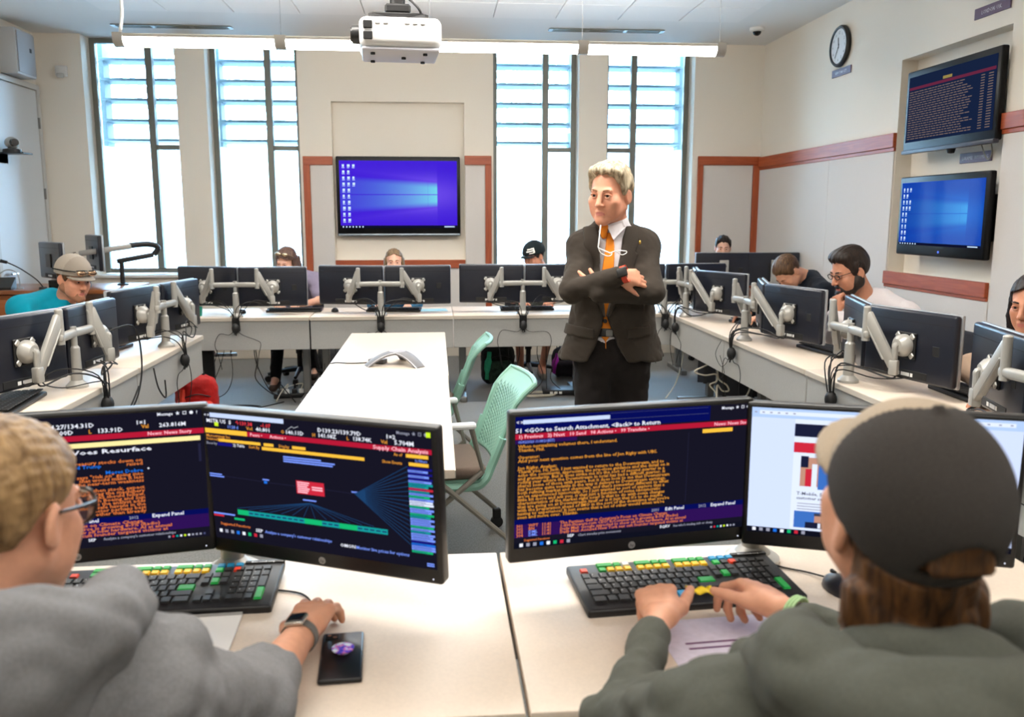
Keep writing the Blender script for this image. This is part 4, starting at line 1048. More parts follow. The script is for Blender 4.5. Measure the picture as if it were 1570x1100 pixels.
p.Tx('pink', 'Peers \u2022      Actions \u2022', 0.215, 0.152, 0.034, 1.1).Tx('pink', 'Supply Chain Analysis', 0.76, 0.153, 0.04, 1.2)
p.Tx('amber', 'Microstrategy Inc', 0.004, 0.188, 0.03).Tx('amber', 'Relationship', 0.004, 0.212, 0.026).R('yellow', 0.06, 0.26, 0.196, 0.218, -0.0009).R('yellow', 0.275, 0.32, 0.196, 0.218, -0.0009).Tx('amber', 'Display', 0.345, 0.216, 0.03).R('yellow', 0.405, 0.465, 0.196, 0.218, -0.0009)
p.R('indigo', 0.055, 0.125, 0.226, 0.25, -0.0009).Tx('grey', 'Show by', 0.0, 0.246, 0.028).Tx('white', '2) Table', 0.13, 0.246, 0.03).Tx('amber', 'Sort By', 0.205, 0.246, 0.03).R('yellow', 0.265, 0.72, 0.226, 0.25, -0.0009)
p.Tx('amber', 'As of', 0.845, 0.188, 0.03).R('yellow', 0.895, 0.985, 0.167, 0.192, -0.0009).Tx('lblue', '1) Filters', 0.93, 0.218, 0.026).Tx('amber', 'Show Events', 0.795, 0.248, 0.03).R('yellow', 0.905, 0.985, 0.226, 0.25, -0.0009)
for v, a, b in ((0.285, 0.36, 0.53), (0.302, 0.36, 0.59), (0.319, 0.36, 0.58)): p.R('lblue', a, b, v - 0.006, v + 0.005)
for u0, v0, w_ in ((0.0, 0.475, 0.06), (0.0, 0.492, 0.07), (0.255, 0.475, 0.03), (0.655, 0.488, 0.035), (0.435, 0.595, 0.06)): p.R('lblue', u0, u0 + w_, v0, v0 + 0.01)
p.R('blue', 0.26, 0.275, 0.49, 0.51)
p.line('vdim', 0.07, 0.49, 0.26, 0.497, 0.002); p.line('vdim', 0.275, 0.5, 0.41, 0.5, 0.002); p.line('vdim', 0.54, 0.5, 0.66, 0.505, 0.002)
p.R('crim', 0.41, 0.535, 0.455, 0.555)
for k in range(6): p.R('pink', 0.415, 0.47 - 0.005 * (k % 3), 0.463 + k * 0.015, 0.472 + k * 0.015, -0.001)
for k in range(2): p.R('pink', 0.48, 0.528, 0.49 + k * 0.018, 0.5 + k * 0.018, -0.001)
rnd = random.Random(9)
for k in range(17): p.line('fan', 0.67, 0.505, 0.9, 0.255 + k * 0.0365, 0.0026)
p.mb('fan').add([(0.165 * SWd, -0.0009, -0.0 * SHt), (0.215 * SWd, -0.0009, 0.03 * SHt), (0.215 * SWd, -0.0009, -0.07 * SHt)], [(0, 1, 2)])
for k in range(34):
    v = 0.262 + k * 0.0185; c = ['lblue', 'teal', 'lblue', 'green', 'blue', 'lblue', 'lblue', 'indigo'][rnd.randrange(8)]
    p.R('page' if k in (13, 14) else ('crim' if k == 8 else c), 0.9, 0.998 - 0.02 * (k % 2) * rnd.random(), v, v + 0.0155)
    p.R('indigo', 0.905, 0.96 + 0.03 * rnd.random(), v + 0.006, v + 0.010, -0.001)
for k in range(13): p.line('fan', 0.465, 0.62, 0.12 + k * 0.052, 0.735, 0.0022)
for k in range(26):
    u = 0.12 + k * 0.0262; c = 'green' if k in (0, 1, 12, 13, 14, 18, 19, 20) else 'teal'
    p.R(c, u, u + 0.0262, 0.745, 0.785)
    if c == 'teal': p.R('fan', u + 0.003, u + 0.022, 0.758, 0.77, -0.001)
p.R('lblue', 0.0, 0.105, 0.79, 0.802).R('crim', 0.0, 0.05, 0.806, 0.82).R('green', 0.1, 0.15, 0.815, 0.832)
p.Tx('orange', 'Suggested Functions', 0.03, 0.885, 0.03, 1.1).Tx('white', 'SEP', 0.2, 0.905, 0.036, 1.2).Tx('lblue', "Analyze a company's customer relationships", 0.245, 0.905, 0.032).Tx('white', 'OMON', 0.59, 0.925, 0.036, 1.1).Tx('lblue', 'Monitor live prices for options', 0.66, 0.925, 0.034)
taskicons(p, 0.935); p.R('lblue', 0.96, 0.99, 0.955, 0.965).R('lblue', 0.96, 0.99, 0.97, 0.98)
p.done()

# far-left monitor: news story
m3, sc = front_monitor(-0.752, 1.796, 0.990, 12.0, 2.0, 'lit monitor with an orange news story, behind the head of the hooded woman', dark_page)
p = Page(sc)
p.Tx('white', 'Message  \u2605  \u25a1  \u25cf  ?', 0.83, 0.03, 0.032)
p.Tx('white', 'D134.27/134.31D', 0.40, 0.085, 0.045, 1.15).Tx('white', '1\u00d71', 0.75, 0.085, 0.042, 1.1)
p.Tx('white', '135.20D', 0.23, 0.13, 0.045, 1.15).Tx('amber', 'H', 0.40, 0.13, 0.04).Tx('white', '136.00D', 0.43, 0.13, 0.045, 1.15).Tx('amber', 'L', 0.58, 0.13, 0.04).Tx('white', '133.91D', 0.61, 0.13, 0.045, 1.1).Tx('amber', 'Val', 0.77, 0.115, 0.04).Tx('white', '263.816M', 0.835, 0.115, 0.042, 1.1)
p.R('red', 0, 1, 0.142, 0.182).Tx('pink', '98 Actions \u2022   99 Translate \u2022', 0.12, 0.175, 0.036, 1.1).Tx('pink', 'News: News Story', 0.79, 0.172, 0.036, 1.1)
p.R('cream', 0, 0.985, 0.2, 0.235)
p.Tx('white', 'Stocks Retreat as Trade Woes Resurface', 0.03, 0.285, 0.046, 1.86)
NB = ['Treasury stocks down on', 'raised', '', '', 'says "risk on" going into', 'that would make it less', 'of the near-term weakness', '', 'Further then stock, expect', 'could drag the machinery', 'stocks should follow,', 'with Boeing and Sun', 'as the analyst adds', 'more safe havens in the', 'sector perhaps best', 'other than already']
for i, s_ in enumerate(NB):
    if s_: p.Tx('orange', s_, 0.765, 0.365 + i * 0.0262, 0.036, 1.28, 'RIGHT')
p.Tx('blue', 'Donald Trump', 0.615, 0.3912, 0.036, 1.28, 'RIGHT', -0.0016); p.Tx('blue', 'Moses Dobre', 0.765, 0.4436, 0.036, 1.28, 'RIGHT', -0.0016)
p.R('vdim', 0.975, 0.985, 0.26, 0.4); p.Tx('white', '\u2022', 0.78, 0.44, 0.05)
p.R('navy', 0, 1, 0.775, 0.815).Tx('grey', '2001', 0.42, 0.806, 0.032).Tx('white', 'Edit Panel', 0.50, 0.806, 0.038, 1.1).Tx('grey', '2012', 0.70, 0.806, 0.032).Tx('white', 'Expand Panel', 0.785, 0.806, 0.038, 1.1)
p.R('purple', 0, 1, 0.815, 0.92)
for i, (a, b, c) in enumerate(NL):
    v = 0.838 + i * 0.0255
    p.Tx('orange', c, 0.165, v, 0.034, 1.36)
p.Tx('white', 'SEP', 0.545, 0.95, 0.03, 1.2).Tx('grey', "Analyze a company's customer relationships", 0.6, 0.95, 0.028)
for k in range(10): p.R(['grey', 'crim', 'teal', 'white', 'lime', 'white', 'grey', 'grey', 'grey', 'dim'][k], 0.84 + k * 0.015, 0.848 + k * 0.015, 0.965, 0.98, -0.001)
p.done()

# far-right monitor: web page
m4, sc = front_monitor(0.926, 1.70, 0.986, -20.0, 2.5, 'lit monitor with a pale web page behind the head of the capped man', emit_mat('page_light', rgb(206, 220, 255), 1.0))
p = Page(sc)
p.R('tool', 0, 1, 0.0, 0.075).R('page', 0.03, 0.97, 0.02, 0.05, -0.0009)
for k in range(6): p.R('grey', 0.01 + 0.03 * k, 0.02 + 0.03 * k, 0.03, 0.04, -0.0012); p.R('grey', 0.75 + 0.04 * k, 0.76 + 0.04 * k, 0.03, 0.04, -0.0012)
p.du = -0.13
p.R('page', 0.3, 0.72, 0.075, 0.95, -0.0004)
p.R('dnavy', 0.3, 0.88, 0.11, 0.21).R('crim', 0.3, 0.55, 0.255, 0.335)
p.Tx('white', 'Q', 0.845, 0.18, 0.04, 1, 'LEFT')
p.R('skin', 0.33, 0.4, 0.37, 0.6).R('dnavy', 0.33, 0.36, 0.36, 0.45, -0.0008).R('sky', 0.4, 0.56, 0.37, 0.62).R('crim', 0.35, 0.375, 0.46, 0.6, -0.0009).R('page', 0.375, 0.395, 0.42, 0.6, -0.0009)
p.Tx('ptext', 'T-Mobile, Sprint', 0.32, 0.67, 0.036, 1.1).Tx('ptext', 'customer service', 0.32, 0.705, 0.034, 1.1)
for k in range(3): p.R('grey', 0.325, 0.55, 0.735 + k * 0.022, 0.742 + k * 0.022)
p.R('sky', 0.315, 0.52, 0.8, 0.935)
p.R('dnavy', 0.36, 0.47, 0.885, 0.935, -0.0008).R('skin', 0.395, 0.435, 0.825, 0.885, -0.001).R('ptext', 0.393, 0.437, 0.81, 0.832, -0.0012).R('page', 0.41, 0.42, 0.89, 0.93, -0.001)
p.du = 0.0
p.R('task', 0, 1, 0.955, 1.0); taskicons(p)
p.done()

# arms that carry the four front monitors (post with a round silver foot)
def front_arm(post, mons, label):
    t = make_arm(post, (1, 0), (0, 1), [], label, disc=0.05)
    for m in mons:
        R = m.matrix_basis; n = R.to_3x3() @ Vector((0, 1, 0)); V = Vector(m.location) - n * 0.036 - Vector((post[0], post[1], TOP))
        e = V - n * 0.05
        side = 1 if m.location.x > post[0] else -1
        el = Vector((side * 0.13, 0.06, 0.25))
        MB().tube([(0, 0, 0.25), (side * 0.06, 0.03, 0.25), el], 0.02, 10).build('link', silver, t)
        MB().tube([el, (el + e) * 0.5 + Vector((0, 0.01, 0.02)), e, V - n * 0.004], 0.018, 10, spline=3).build('slanted_arm', silver, t)
        Q = n.to_track_quat('Z', 'Y').to_matrix().to_4x4()
        MB().lathe([(0, -0.03), (0.04, -0.028), (0.05, -0.008), (0.05, -0.002), (0, -0.002)], 20, 0, Matrix.Translation(V) @ Q).build('mount_disc', silver, t)
    MB().lathe([(0, 0.0), (0.062, 0), (0.062, 0.01), (0.05, 0.018), (0.03, 0.024), (0, 0.024)], 28).build('foot', mat('foot_silver', rgb(214, 214, 210), 0.3, metal=0.3), t)
    return t
front_arm((0.735, 1.89), [m1, m4], 'silver monitor arm with a round foot on the right front desk')
front_arm((-0.47, 1.925), [m2, m3], 'silver monitor arm with a round foot on the left front desk')

# ------------------------------------------------------------------ keyboards with coloured keys
kcol = dict(k=mat('key_black', rgb(26, 26, 28), 0.45), g=mat('key_green', rgb(24, 172, 70), 0.42), y=mat('key_yellow', rgb(250, 196, 20), 0.42), w=mat('key_white', rgb(236, 236, 236), 0.42), b=mat('key_blue', rgb(30, 160, 215), 0.42), r=mat('key_red', rgb(235, 66, 34), 0.42))
keymesh = {}
def keym(c, w, h):
    k = (c, w, h)
    if k not in keymesh:
        m = MB(); a, b, e = w / 2, h / 2, 0.0018
        vs = [(-a, -b, 0), (a, -b, 0), (a, b, 0), (-a, b, 0), (-a + e, -b + e, 0.0062), (a - e, -b + e, 0.0062), (a - e, b - e, 0.0062), (-a + e, b - e, 0.0062)]
        m.add(vs, [(0, 3, 2, 1), (4, 5, 6, 7), (0, 1, 5, 4), (1, 2, 6, 5), (2, 3, 7, 6), (3, 0, 4, 7)])
        keymesh[k] = m.mesh('key', kcol[c], 0)
    return keymesh[k]
legend = mat('key_legend', rgb(215, 215, 215), 0.5)
def terminal_keyboard(loc, ang, label):
    t = thing('keyboard', label, 'keyboard', loc, rad(ang), 'colour-coded keyboards on the front desks')
    Wk, Dk, P_ = 0.475, 0.205, 0.0194
    tilt = Rx(rad(3.5))
    MB().rbox(-Wk / 2, Wk / 2, -0.104, Dk / 2, 0.001, 0.022, 0.006, 3, 0, tilt).rbox(0.15, Wk / 2, Dk / 2 - 0.01, Dk / 2 + 0.004, 0.004, 0.026, 0.004, 2, 0, tilt).build('keyboard_body', black, t)
    leg = MB(); RX = Rx(rad(-90))
    def key(c, x0, row, w=1.0, h=1.0, txt=None, hh=None):
        kw = w * P_ - 0.0022; kh = (hh or h * PY) - 0.0022
        x = -Wk / 2 + 0.014 + (x0 + w / 2) * P_; y = ROWY[row] - (h - 1) * PY / 2
        obj('key', keym(c, round(kw, 5), round(kh, 5)), t, tilt @ T(x, y, 0.0205))
        if txt:
            b = text_mb(MB(), txt, 0, 0, 0.0068, 0, 'LEFT')
            leg.add(b.v, b.f, 0, tilt @ T(x - kw / 2 + 0.0035, y + 0.0005, 0.0269) @ RX)
    ROWY = [0.0860, 0.0655, 0.0395, 0.0140, -0.0115, -0.0370, -0.0625]; PY = 0.0255
    # two coloured rows
    x = 2.6
    for grp in ('Ggw', 'Ggg', 'Ggg', 'bbb'):
        for ch in grp:
            w = 2.0 if ch == 'G' else 1.0
            key(ch.lower(), x, 0, w, hh=0.020); x += w
        x += 0.55
    key('r', 0.45, 1, hh=0.020)
    x = 2.6
    for grp in ('gyyy', 'yyyy', 'yyyy', 'gkr'):
        for ch in grp: key(ch, x, 1, hh=0.020); x += 1
        x += 0.55
    RW = ["`1234567890-=", 'QWERTYUIOP[]\\', "ASDFGHJKL;'", 'ZXCVBNM,./']
    for i in range(13): key('k', 0.3 + i, 2, txt=RW[0][i])
    key('k', 13.3, 2, 1.7)
    key('k', 0.3, 3, 1.5)
    for i in range(13): key('k', 1.8 + i, 3, 1.0, txt=RW[1][i])
    key('k', 0.3, 4, 1.75)
    for i in range(11): key('k', 2.05 + i, 4, txt=RW[2][i])
    key('g', 13.05, 4, 1.95)
    key('k', 0.3, 5, 2.25)
    for i in range(10): key('k', 2.55 + i, 5, txt=RW[3][i])
    key('k', 12.55, 5, 2.45)
    for xx, w, c in ((0.3, 1.5, 'k'), (1.8, 1.2, 'k'), (3.0, 1.4, 'k'), (4.4, 5.2, 'k'), (9.6, 1.2, 'b'), (10.8, 1.2, 'k'), (12.0, 1.2, 'k'), (13.2, 1.8, 'k')): key(c, xx, 6, w)
    for i in range(3): key('k', 15.3 + i, 2); key('g' if i == 1 else 'k', 15.3 + i, 3)
    key('k', 16.3, 5)
    for i in range(3): key('k', 15.3 + i, 6)
    NP = [['', '/', '*', '-'], ['7', '8', '9', '+'], ['4', '5', '6', ''], ['1', '2', '3', '']]
    for i in range(4): key('k', 18.6 + i, 1, hh=0.020)
    for r in range(4):
        for i in range(4):
            if r == 2 and i == 3: continue
            if r == 3 and i == 3: continue
            if r == 1 and i == 3: key('k', 21.6, 3, 1, 2); continue
            key('k', 18.6 + i, 2 + r, txt=NP[r][i] or None)
    key('k', 18.6, 6, 2); key('k', 20.6, 6); key('g', 21.6, 5, 1, 2)
    tag(leg.build('key_letters', legend, t, 0), kind='stuff')
    b = text_mb(MB(), 'Bloomberg', 0, 0, 0.0105, 0, 'LEFT', 0, 1.1)
    MB().add(b.v, b.f, 0, tilt @ T(0.165, Dk / 2 - 0.012, 0.0265) @ RX).build('brand_lettering', legend, t, 0)
    return t
terminal_keyboard((0.525, 1.742, TOP), 4.5, 'black keyboard with green and yellow keys under the hands of the capped man')
terminal_keyboard((-0.585, 1.80, TOP), 1.5, 'black keyboard with green and yellow keys beside the hooded woman')

# ------------------------------------------------------------------ phone, papers, mice on the front desks
t = thing('smartphone', 'black phone lying face down with a round galaxy-print grip', 'phone', (-0.181, 1.497, TOP), rad(3.5))
MB().rbox(-0.0385, 0.0385, -0.088, 0.088, 0.0, 0.0105, 0.0045, 3).build('phone_case', mat('phone_black', rgb(16, 16, 18), 0.3), t)
MB().rbox(-0.033, -0.008, 0.058, 0.08, 0.010, 0.0118, 0.004, 2).build('camera_bump', rubber, t)
for x, y in ((-0.026, 0.073), (-0.015, 0.065)): MB().cyl((x, y, 0.0116), (x, y, 0.0124), 0.004, n=14).build('lens', chrome, t)
gm = bpy.data.materials.new('galaxy_print'); gm.use_nodes = True
n_, l_ = gm.node_tree.nodes, gm.node_tree.links
tcx = n_.new('ShaderNodeTexCoord'); nz = n_.new('ShaderNodeTexNoise'); nz.inputs['Scale'].default_value = 70; nz.inputs['Detail'].default_value = 4
rp = n_.new('ShaderNodeValToRGB'); l_.new(tcx.outputs['Object'], nz.inputs['Vector']); l_.new(nz.outputs['Fac'], rp.inputs[0])
els = rp.color_ramp.elements
els[0].position = 0.30; els[0].color = rgb(40, 60, 190); els[1].position = 0.58; els[1].color = rgb(235, 240, 255)
for pos, c in ((0.41, rgb(120, 90, 220)), (0.46, rgb(240, 130, 190)), (0.51, rgb(140, 200, 255))):
    e_ = els.new(pos); e_.color = c
l_.new(rp.outputs[0], n_['Principled BSDF'].inputs['Base Color']); n_['Principled BSDF'].inputs['Roughness'].default_value = 0.25
MB().lathe([(0, 0.0105), (0.012, 0.0105), (0.01, 0.016), (0.02, 0.017), (0.0205, 0.0195), (0.016, 0.0205), (0, 0.0207)], 28, 0, T(0.002, 0.008, 0)).build('round_grip', gm, t)
t = thing('notepad', 'white notepad under the forearm of the hooded woman', 'notepad', (-0.535, 1.59, TOP), rad(3))
MB().rbox(-0.14, 0.14, -0.1, 0.1, 0.0, 0.006, 0.001, 1).build('pad', paper, t)
MB().rbox(-0.14, 0.14, 0.088, 0.1, 0.006, 0.0075, 0.0005, 1).build('binding', greypanel, t)
lav = mat('paper_lavender', rgb(226, 220, 236), 0.6, noise=0.06, nscale=60)
t = sheet('paper_sheet', 0.56, 1.50, TOP, 0.28, 0.20, 4, 'pale lavender printed paper under the hands of the capped man', lav)
MB().box(-0.1, 0.02, -0.02, -0.014, 0.0021, 0.0024).box(-0.1, 0.06, 0.0, 0.006, 0.0021, 0.0024).build('printed_lines', mat('print_purple', rgb(110, 60, 110), 0.6), t, 0)
t = thing('mouse', 'black mouse on the front desk right of the coloured keyboard', 'mouse', (0.862, 1.70, TOP), rad(8))
MB().ball((0, 0, 0.004), (0.031, 0.055, 0.032), 16, 10).build('mouse_shell', mat('mouse_dark', rgb(30, 30, 38), 0.35), t)
MB().rbox(-0.004, 0.004, 0.022, 0.04, 0.028, 0.036, 0.002, 1).build('scroll_wheel', rubber, t)
MB().tube([(0, 0.05, 0.01), (-0.02, 0.1, 0.004), (-0.07, 0.16, 0.003), (-0.06, 0.24, 0.004)], 0.0022, 6, spline=5).build('cord', rubber, t)
t = thing('mouse', 'black mouse under the hand of the hooded woman', 'mouse', (-0.262, 1.628, TOP), rad(-6))
MB().ball((0, 0, 0.003), (0.029, 0.05, 0.026), 16, 10).build('mouse_shell', MATS['mouse_dark'], t)
MB().tube([(0, 0.045, 0.008), (-0.01, 0.09, 0.004), (-0.05, 0.15, 0.003), (-0.12, 0.17, 0.003)], 0.0022, 6, spline=5).build('cord', rubber, t)
# ================================================================== SMOOTH BODIES FROM DISTANCE FIELDS
V = lambda *a: np.array(a[0] if len(a) == 1 else a, float)
def unit(v): v = np.asarray(v, float); return v / (np.linalg.norm(v) + 1e-12)
def frame(y, zhint):
    """3x3 with columns x, y, z: y given, z close to the hint, x = y cross z"""
    y = unit(y); z = np.asarray(zhint, float); z = unit(z - y * np.dot(y, z)); x = np.cross(y, z)
    return np.stack([x, y, z], 1)

class SDF:
    def __init__(s): s.p = []; s.nz = []
    def _a(s, lo, hi, fn, k, op): s.p.append((np.array(lo, float), np.array(hi, float), fn, k, op)); return s
    def cap(s, a, b, ra, rb=None, k=0.02, op='+', sq=None):
        a, b = V(a), V(b); rb = ra if rb is None else rb
        n, f = (unit(sq[0]), sq[1]) if sq else (None, 1)
        R = max(ra, rb)
        A = a + n * np.dot(a - a, n) if sq else a
        def fn(X, Y, Z):
            px, py, pz = X - a[0], Y - a[1], Z - a[2]; bx = b - a
            if sq:
                t = px * n[0] + py * n[1] + pz * n[2]; g = t * (1 / f - 1)
                px, py, pz = px + n[0] * g, py + n[1] * g, pz + n[2] * g
                bx = bx + n * np.dot(bx, n) * (1 / f - 1)
            L = np.dot(bx, bx) + 1e-12
            h = np.clip((px * bx[0] + py * bx[1] + pz * bx[2]) / L, 0, 1)
            d = np.sqrt((px - bx[0] * h) ** 2 + (py - bx[1] * h) ** 2 + (pz - bx[2] * h) ** 2) - (ra + (rb - ra) * h)
            return d * (f if f < 1 else 1)
        return s._a(np.minimum(a, b) - R, np.maximum(a, b) + R, fn, k, op)
    def ell(s, c, r, R=None, k=0.02, op='+'):
        c, r = V(c), V(r); R = np.eye(3) if R is None else np.asarray(R, float)
        ext = np.sqrt((R ** 2) @ (r ** 2))
        def fn(X, Y, Z):
            px, py, pz = X - c[0], Y - c[1], Z - c[2]
            q = [px * R[0, i] + py * R[1, i] + pz * R[2, i] for i in range(3)]
            k0 = np.sqrt((q[0] / r[0]) ** 2 + (q[1] / r[1]) ** 2 + (q[2] / r[2]) ** 2)
            k1 = np.sqrt((q[0] / r[0] ** 2) ** 2 + (q[1] / r[1] ** 2) ** 2 + (q[2] / r[2] ** 2) ** 2)
            return k0 * (k0 - 1) / np.maximum(k1, 1e-6)
        return s._a(c - ext, c + ext, fn, k, op)
    def box(s, c, h, R=None, rr=0.01, k=0.01, op='+'):
        c, h = V(c), V(h); R = np.eye(3) if R is None else np.asarray(R, float); ext = np.abs(R) @ h
        def fn(X, Y, Z):
            px, py, pz = X - c[0], Y - c[1], Z - c[2]
            q = [np.abs(px * R[0, i] + py * R[1, i] + pz * R[2, i]) - (h[i] - rr) for i in range(3)]
            return np.sqrt(np.maximum(q[0], 0) ** 2 + np.maximum(q[1], 0) ** 2 + np.maximum(q[2], 0) ** 2) + np.minimum(np.maximum(q[0], np.maximum(q[1], q[2])), 0) - rr
        return s._a(c - ext, c + ext, fn, k, op)
    def fn(s, lo, hi, f, k=0.005, op='+'): return s._a(lo, hi, f, k, op)
    def chain(s, pts, rs, k=0.02, **kw):
        for i in range(len(pts) - 1): s.cap(pts[i], pts[i + 1], rs[i], rs[i + 1], k, **kw)
        return s
    def folds(s, amp, scale, seed=1, region=None):
        rnd = np.random.RandomState(seed); s.nz.append((amp, [(unit(rnd.normal(size=3)) * scale * (0.6 + rnd.rand()), rnd.rand() * 6.28) for _ in range(7)], region)); return s
    def bounds(s):
        ps = [p for p in s.p if p[4] == '+']
        return np.min([p[0] for p in ps], 0) - 0.02, np.max([p[1] for p in ps], 0) + 0.02
    def eval(s, xs, ys, zs):
        W = np.full((len(xs), len(ys), len(zs)), 0.25, np.float32); ax = (xs, ys, zs)
        for lo, hi, fn, k, op in s.p:
            mg = max(k, 0.012) + 0.012
            sl = []
            for i in range(3):
                a = np.searchsorted(ax[i], lo[i] - mg); b = np.searchsorted(ax[i], hi[i] + mg)
                sl.append(slice(a, b))
            if any(q.stop <= q.start for q in sl):
                if op == '&': W[:] = 0.25
                continue
            X = xs[sl[0]][:, None, None].astype(np.float32); Y = ys[sl[1]][None, :, None].astype(np.float32); Z = zs[sl[2]][None, None, :].astype(np.float32)
            d = fn(X, Y, Z)
            if d.shape != (sl[0].stop - sl[0].start, sl[1].stop - sl[1].start, sl[2].stop - sl[2].start):
                d = np.broadcast_to(d, (sl[0].stop - sl[0].start, sl[1].stop - sl[1].start, sl[2].stop - sl[2].start))
            B = W[tuple(sl)]
            if op == '+':
                h = np.maximum(k - np.abs(B - d), 0) / k; W[tuple(sl)] = np.minimum(B, d) - h * h * k * 0.25
            elif op == '-':
                h = np.maximum(k - np.abs(B + d), 0) / k; W[tuple(sl)] = np.maximum(B, -d) + h * h * k * 0.25
            else:
                N = np.full_like(W, 0.25); N[tuple(sl)] = np.maximum(B, d); W = N
        if s.nz:
            X = xs[:, None, None].astype(np.float32); Y = ys[None, :, None].astype(np.float32); Z = zs[None, None, :].astype(np.float32)
            for amp, terms, region in s.nz:
                n = 0
                for w, ph in terms: n = n + np.sin(w[0] * X + w[1] * Y + w[2] * Z + ph)
                n = n / 2.6; n = 1 - np.abs(n) * 1.0
                if region is not None: n = n * region(X, Y, Z)
                W += (amp * n).astype(np.float32)
        return W
    def grid(s, res, fine=None, lo=None, hi=None):
        l, h = s.bounds(); l = l if lo is None else np.maximum(l, lo); h = h if hi is None else np.minimum(h, hi)
        ax = []
        for i in range(3):
            segs = [(l[i], h[i], res)]
            for F in (fine or []):
                a, b, r = F[0][i], F[1][i], F[2]; out = []
                for (p, q, rr) in segs:
                    if b <= p or a >= q: out.append((p, q, rr)); continue
                    if a > p: out.append((p, a, rr))
                    out.append((max(a, p), min(b, q), min(r, rr)))
                    if b < q: out.append((b, q, rr))
                segs = out
            c = [np.array([l[i]])]
            for p, q, rr in segs:
                n = max(1, int(round((q - p) / rr))); c.append(np.linspace(p, q, n + 1)[1:])
            ax.append(np.concatenate(c))
        return ax
    def mesh(s, name, mats, res=0.008, fine=None, lo=None, hi=None, classify=None, ax=None, W=None, smooth=1):
        if ax is None: ax = s.grid(res, fine, lo, hi)
        if W is None: W = s.eval(*ax)
        return nets(name, W, ax, mats, classify, smooth)

def nets(name, W, ax, mats, classify=None, smooth=1):
    W = W.copy(); W[0] = W[-1] = 0.1; W[:, 0] = W[:, -1] = 0.1; W[:, :, 0] = W[:, :, -1] = 0.1
    I = W < 0; n0, n1, n2 = W.shape
    c = np.zeros((n0 - 1, n1 - 1, n2 - 1), np.int8)
    offs = [(i, j, k) for i in (0, 1) for j in (0, 1) for k in (0, 1)]
    for i, j, k in offs: c += I[i:n0 - 1 + i, j:n1 - 1 + j, k:n2 - 1 + k]
    act = np.argwhere((c > 0) & (c < 8))
    vals = np.stack([W[act[:, 0] + i, act[:, 1] + j, act[:, 2] + k] for i, j, k in offs], 1)
    P = np.zeros((len(act), 3)); cnt = np.zeros(len(act)); oa = np.array(offs, float)
    for a in range(8):
        for b in range(a + 1, 8):
            if np.abs(oa[a] - oa[b]).sum() != 1: continue
            va, vb = vals[:, a], vals[:, b]; m = (va < 0) != (vb < 0)
            t = np.where(m, va / np.where(m, va - vb, 1), 0)
            P += m[:, None] * (oa[a] + t[:, None] * (oa[b] - oa[a])); cnt += m
    P /= cnt[:, None]
    co = np.stack([ax[q][act[:, q]] + P[:, q] * (ax[q][act[:, q] + 1] - ax[q][act[:, q]]) for q in range(3)], 1)
    vid = np.full((n0 - 1, n1 - 1, n2 - 1), -1, np.int64); vid[act[:, 0], act[:, 1], act[:, 2]] = np.arange(len(act))
    Q = []
    for d in range(3):
        e, f = [(1, 2), (2, 0), (0, 1)][d]
        A = np.swapaxes(I, 0, d) if d else I
        lo = I.take(range(0, I.shape[d] - 1), d); hi = I.take(range(1, I.shape[d]), d)
        ed = np.argwhere(lo != hi); ed = ed[(ed[:, e] > 0) & (ed[:, f] > 0) & (ed[:, e] < I.shape[e] - 1) & (ed[:, f] < I.shape[f] - 1)]
        ins = lo[ed[:, 0], ed[:, 1], ed[:, 2]]
        def g(de, df):
            q = ed.copy(); q[:, e] -= de; q[:, f] -= df; return vid[q[:, 0], q[:, 1], q[:, 2]]
        q = np.stack([g(1, 1), g(0, 1), g(0, 0), g(1, 0)], 1); q[~ins] = q[~ins][:, ::-1]
        Q.append(q)
    Q = np.concatenate(Q); Q = Q[(Q >= 0).all(1)]
    for _ in range(smooth):
        acc = np.zeros_like(co); n = np.zeros(len(co))
        for a in range(4):
            for b in (1, 3):
                np.add.at(acc, Q[:, a], co[Q[:, (a + b) % 4]]); np.add.at(n, Q[:, a], 1)
        co = co * 0.5 + 0.5 * acc / np.maximum(n, 1)[:, None]
    me = bpy.data.meshes.new(name)
    me.vertices.add(len(co)); me.vertices.foreach_set('co', co.astype(np.float32).ravel())
    me.loops.add(len(Q) * 4); me.loops.foreach_set('vertex_index', Q.astype(np.int32).ravel())
    me.polygons.add(len(Q)); me.polygons.foreach_set('loop_start', np.arange(0, len(Q) * 4, 4, dtype=np.int32)); me.polygons.foreach_set('loop_total', np.full(len(Q), 4, np.int32))
    if not isinstance(mats, (list, tuple)): mats = [mats]
    for m in mats: me.materials.append(m)
    if classify is not None: me.polygons.foreach_set('material_index', classify(co[Q].mean(1)).astype(np.int32))
    me.update(calc_edges=True); me.validate(); me.shade_smooth()
    return me

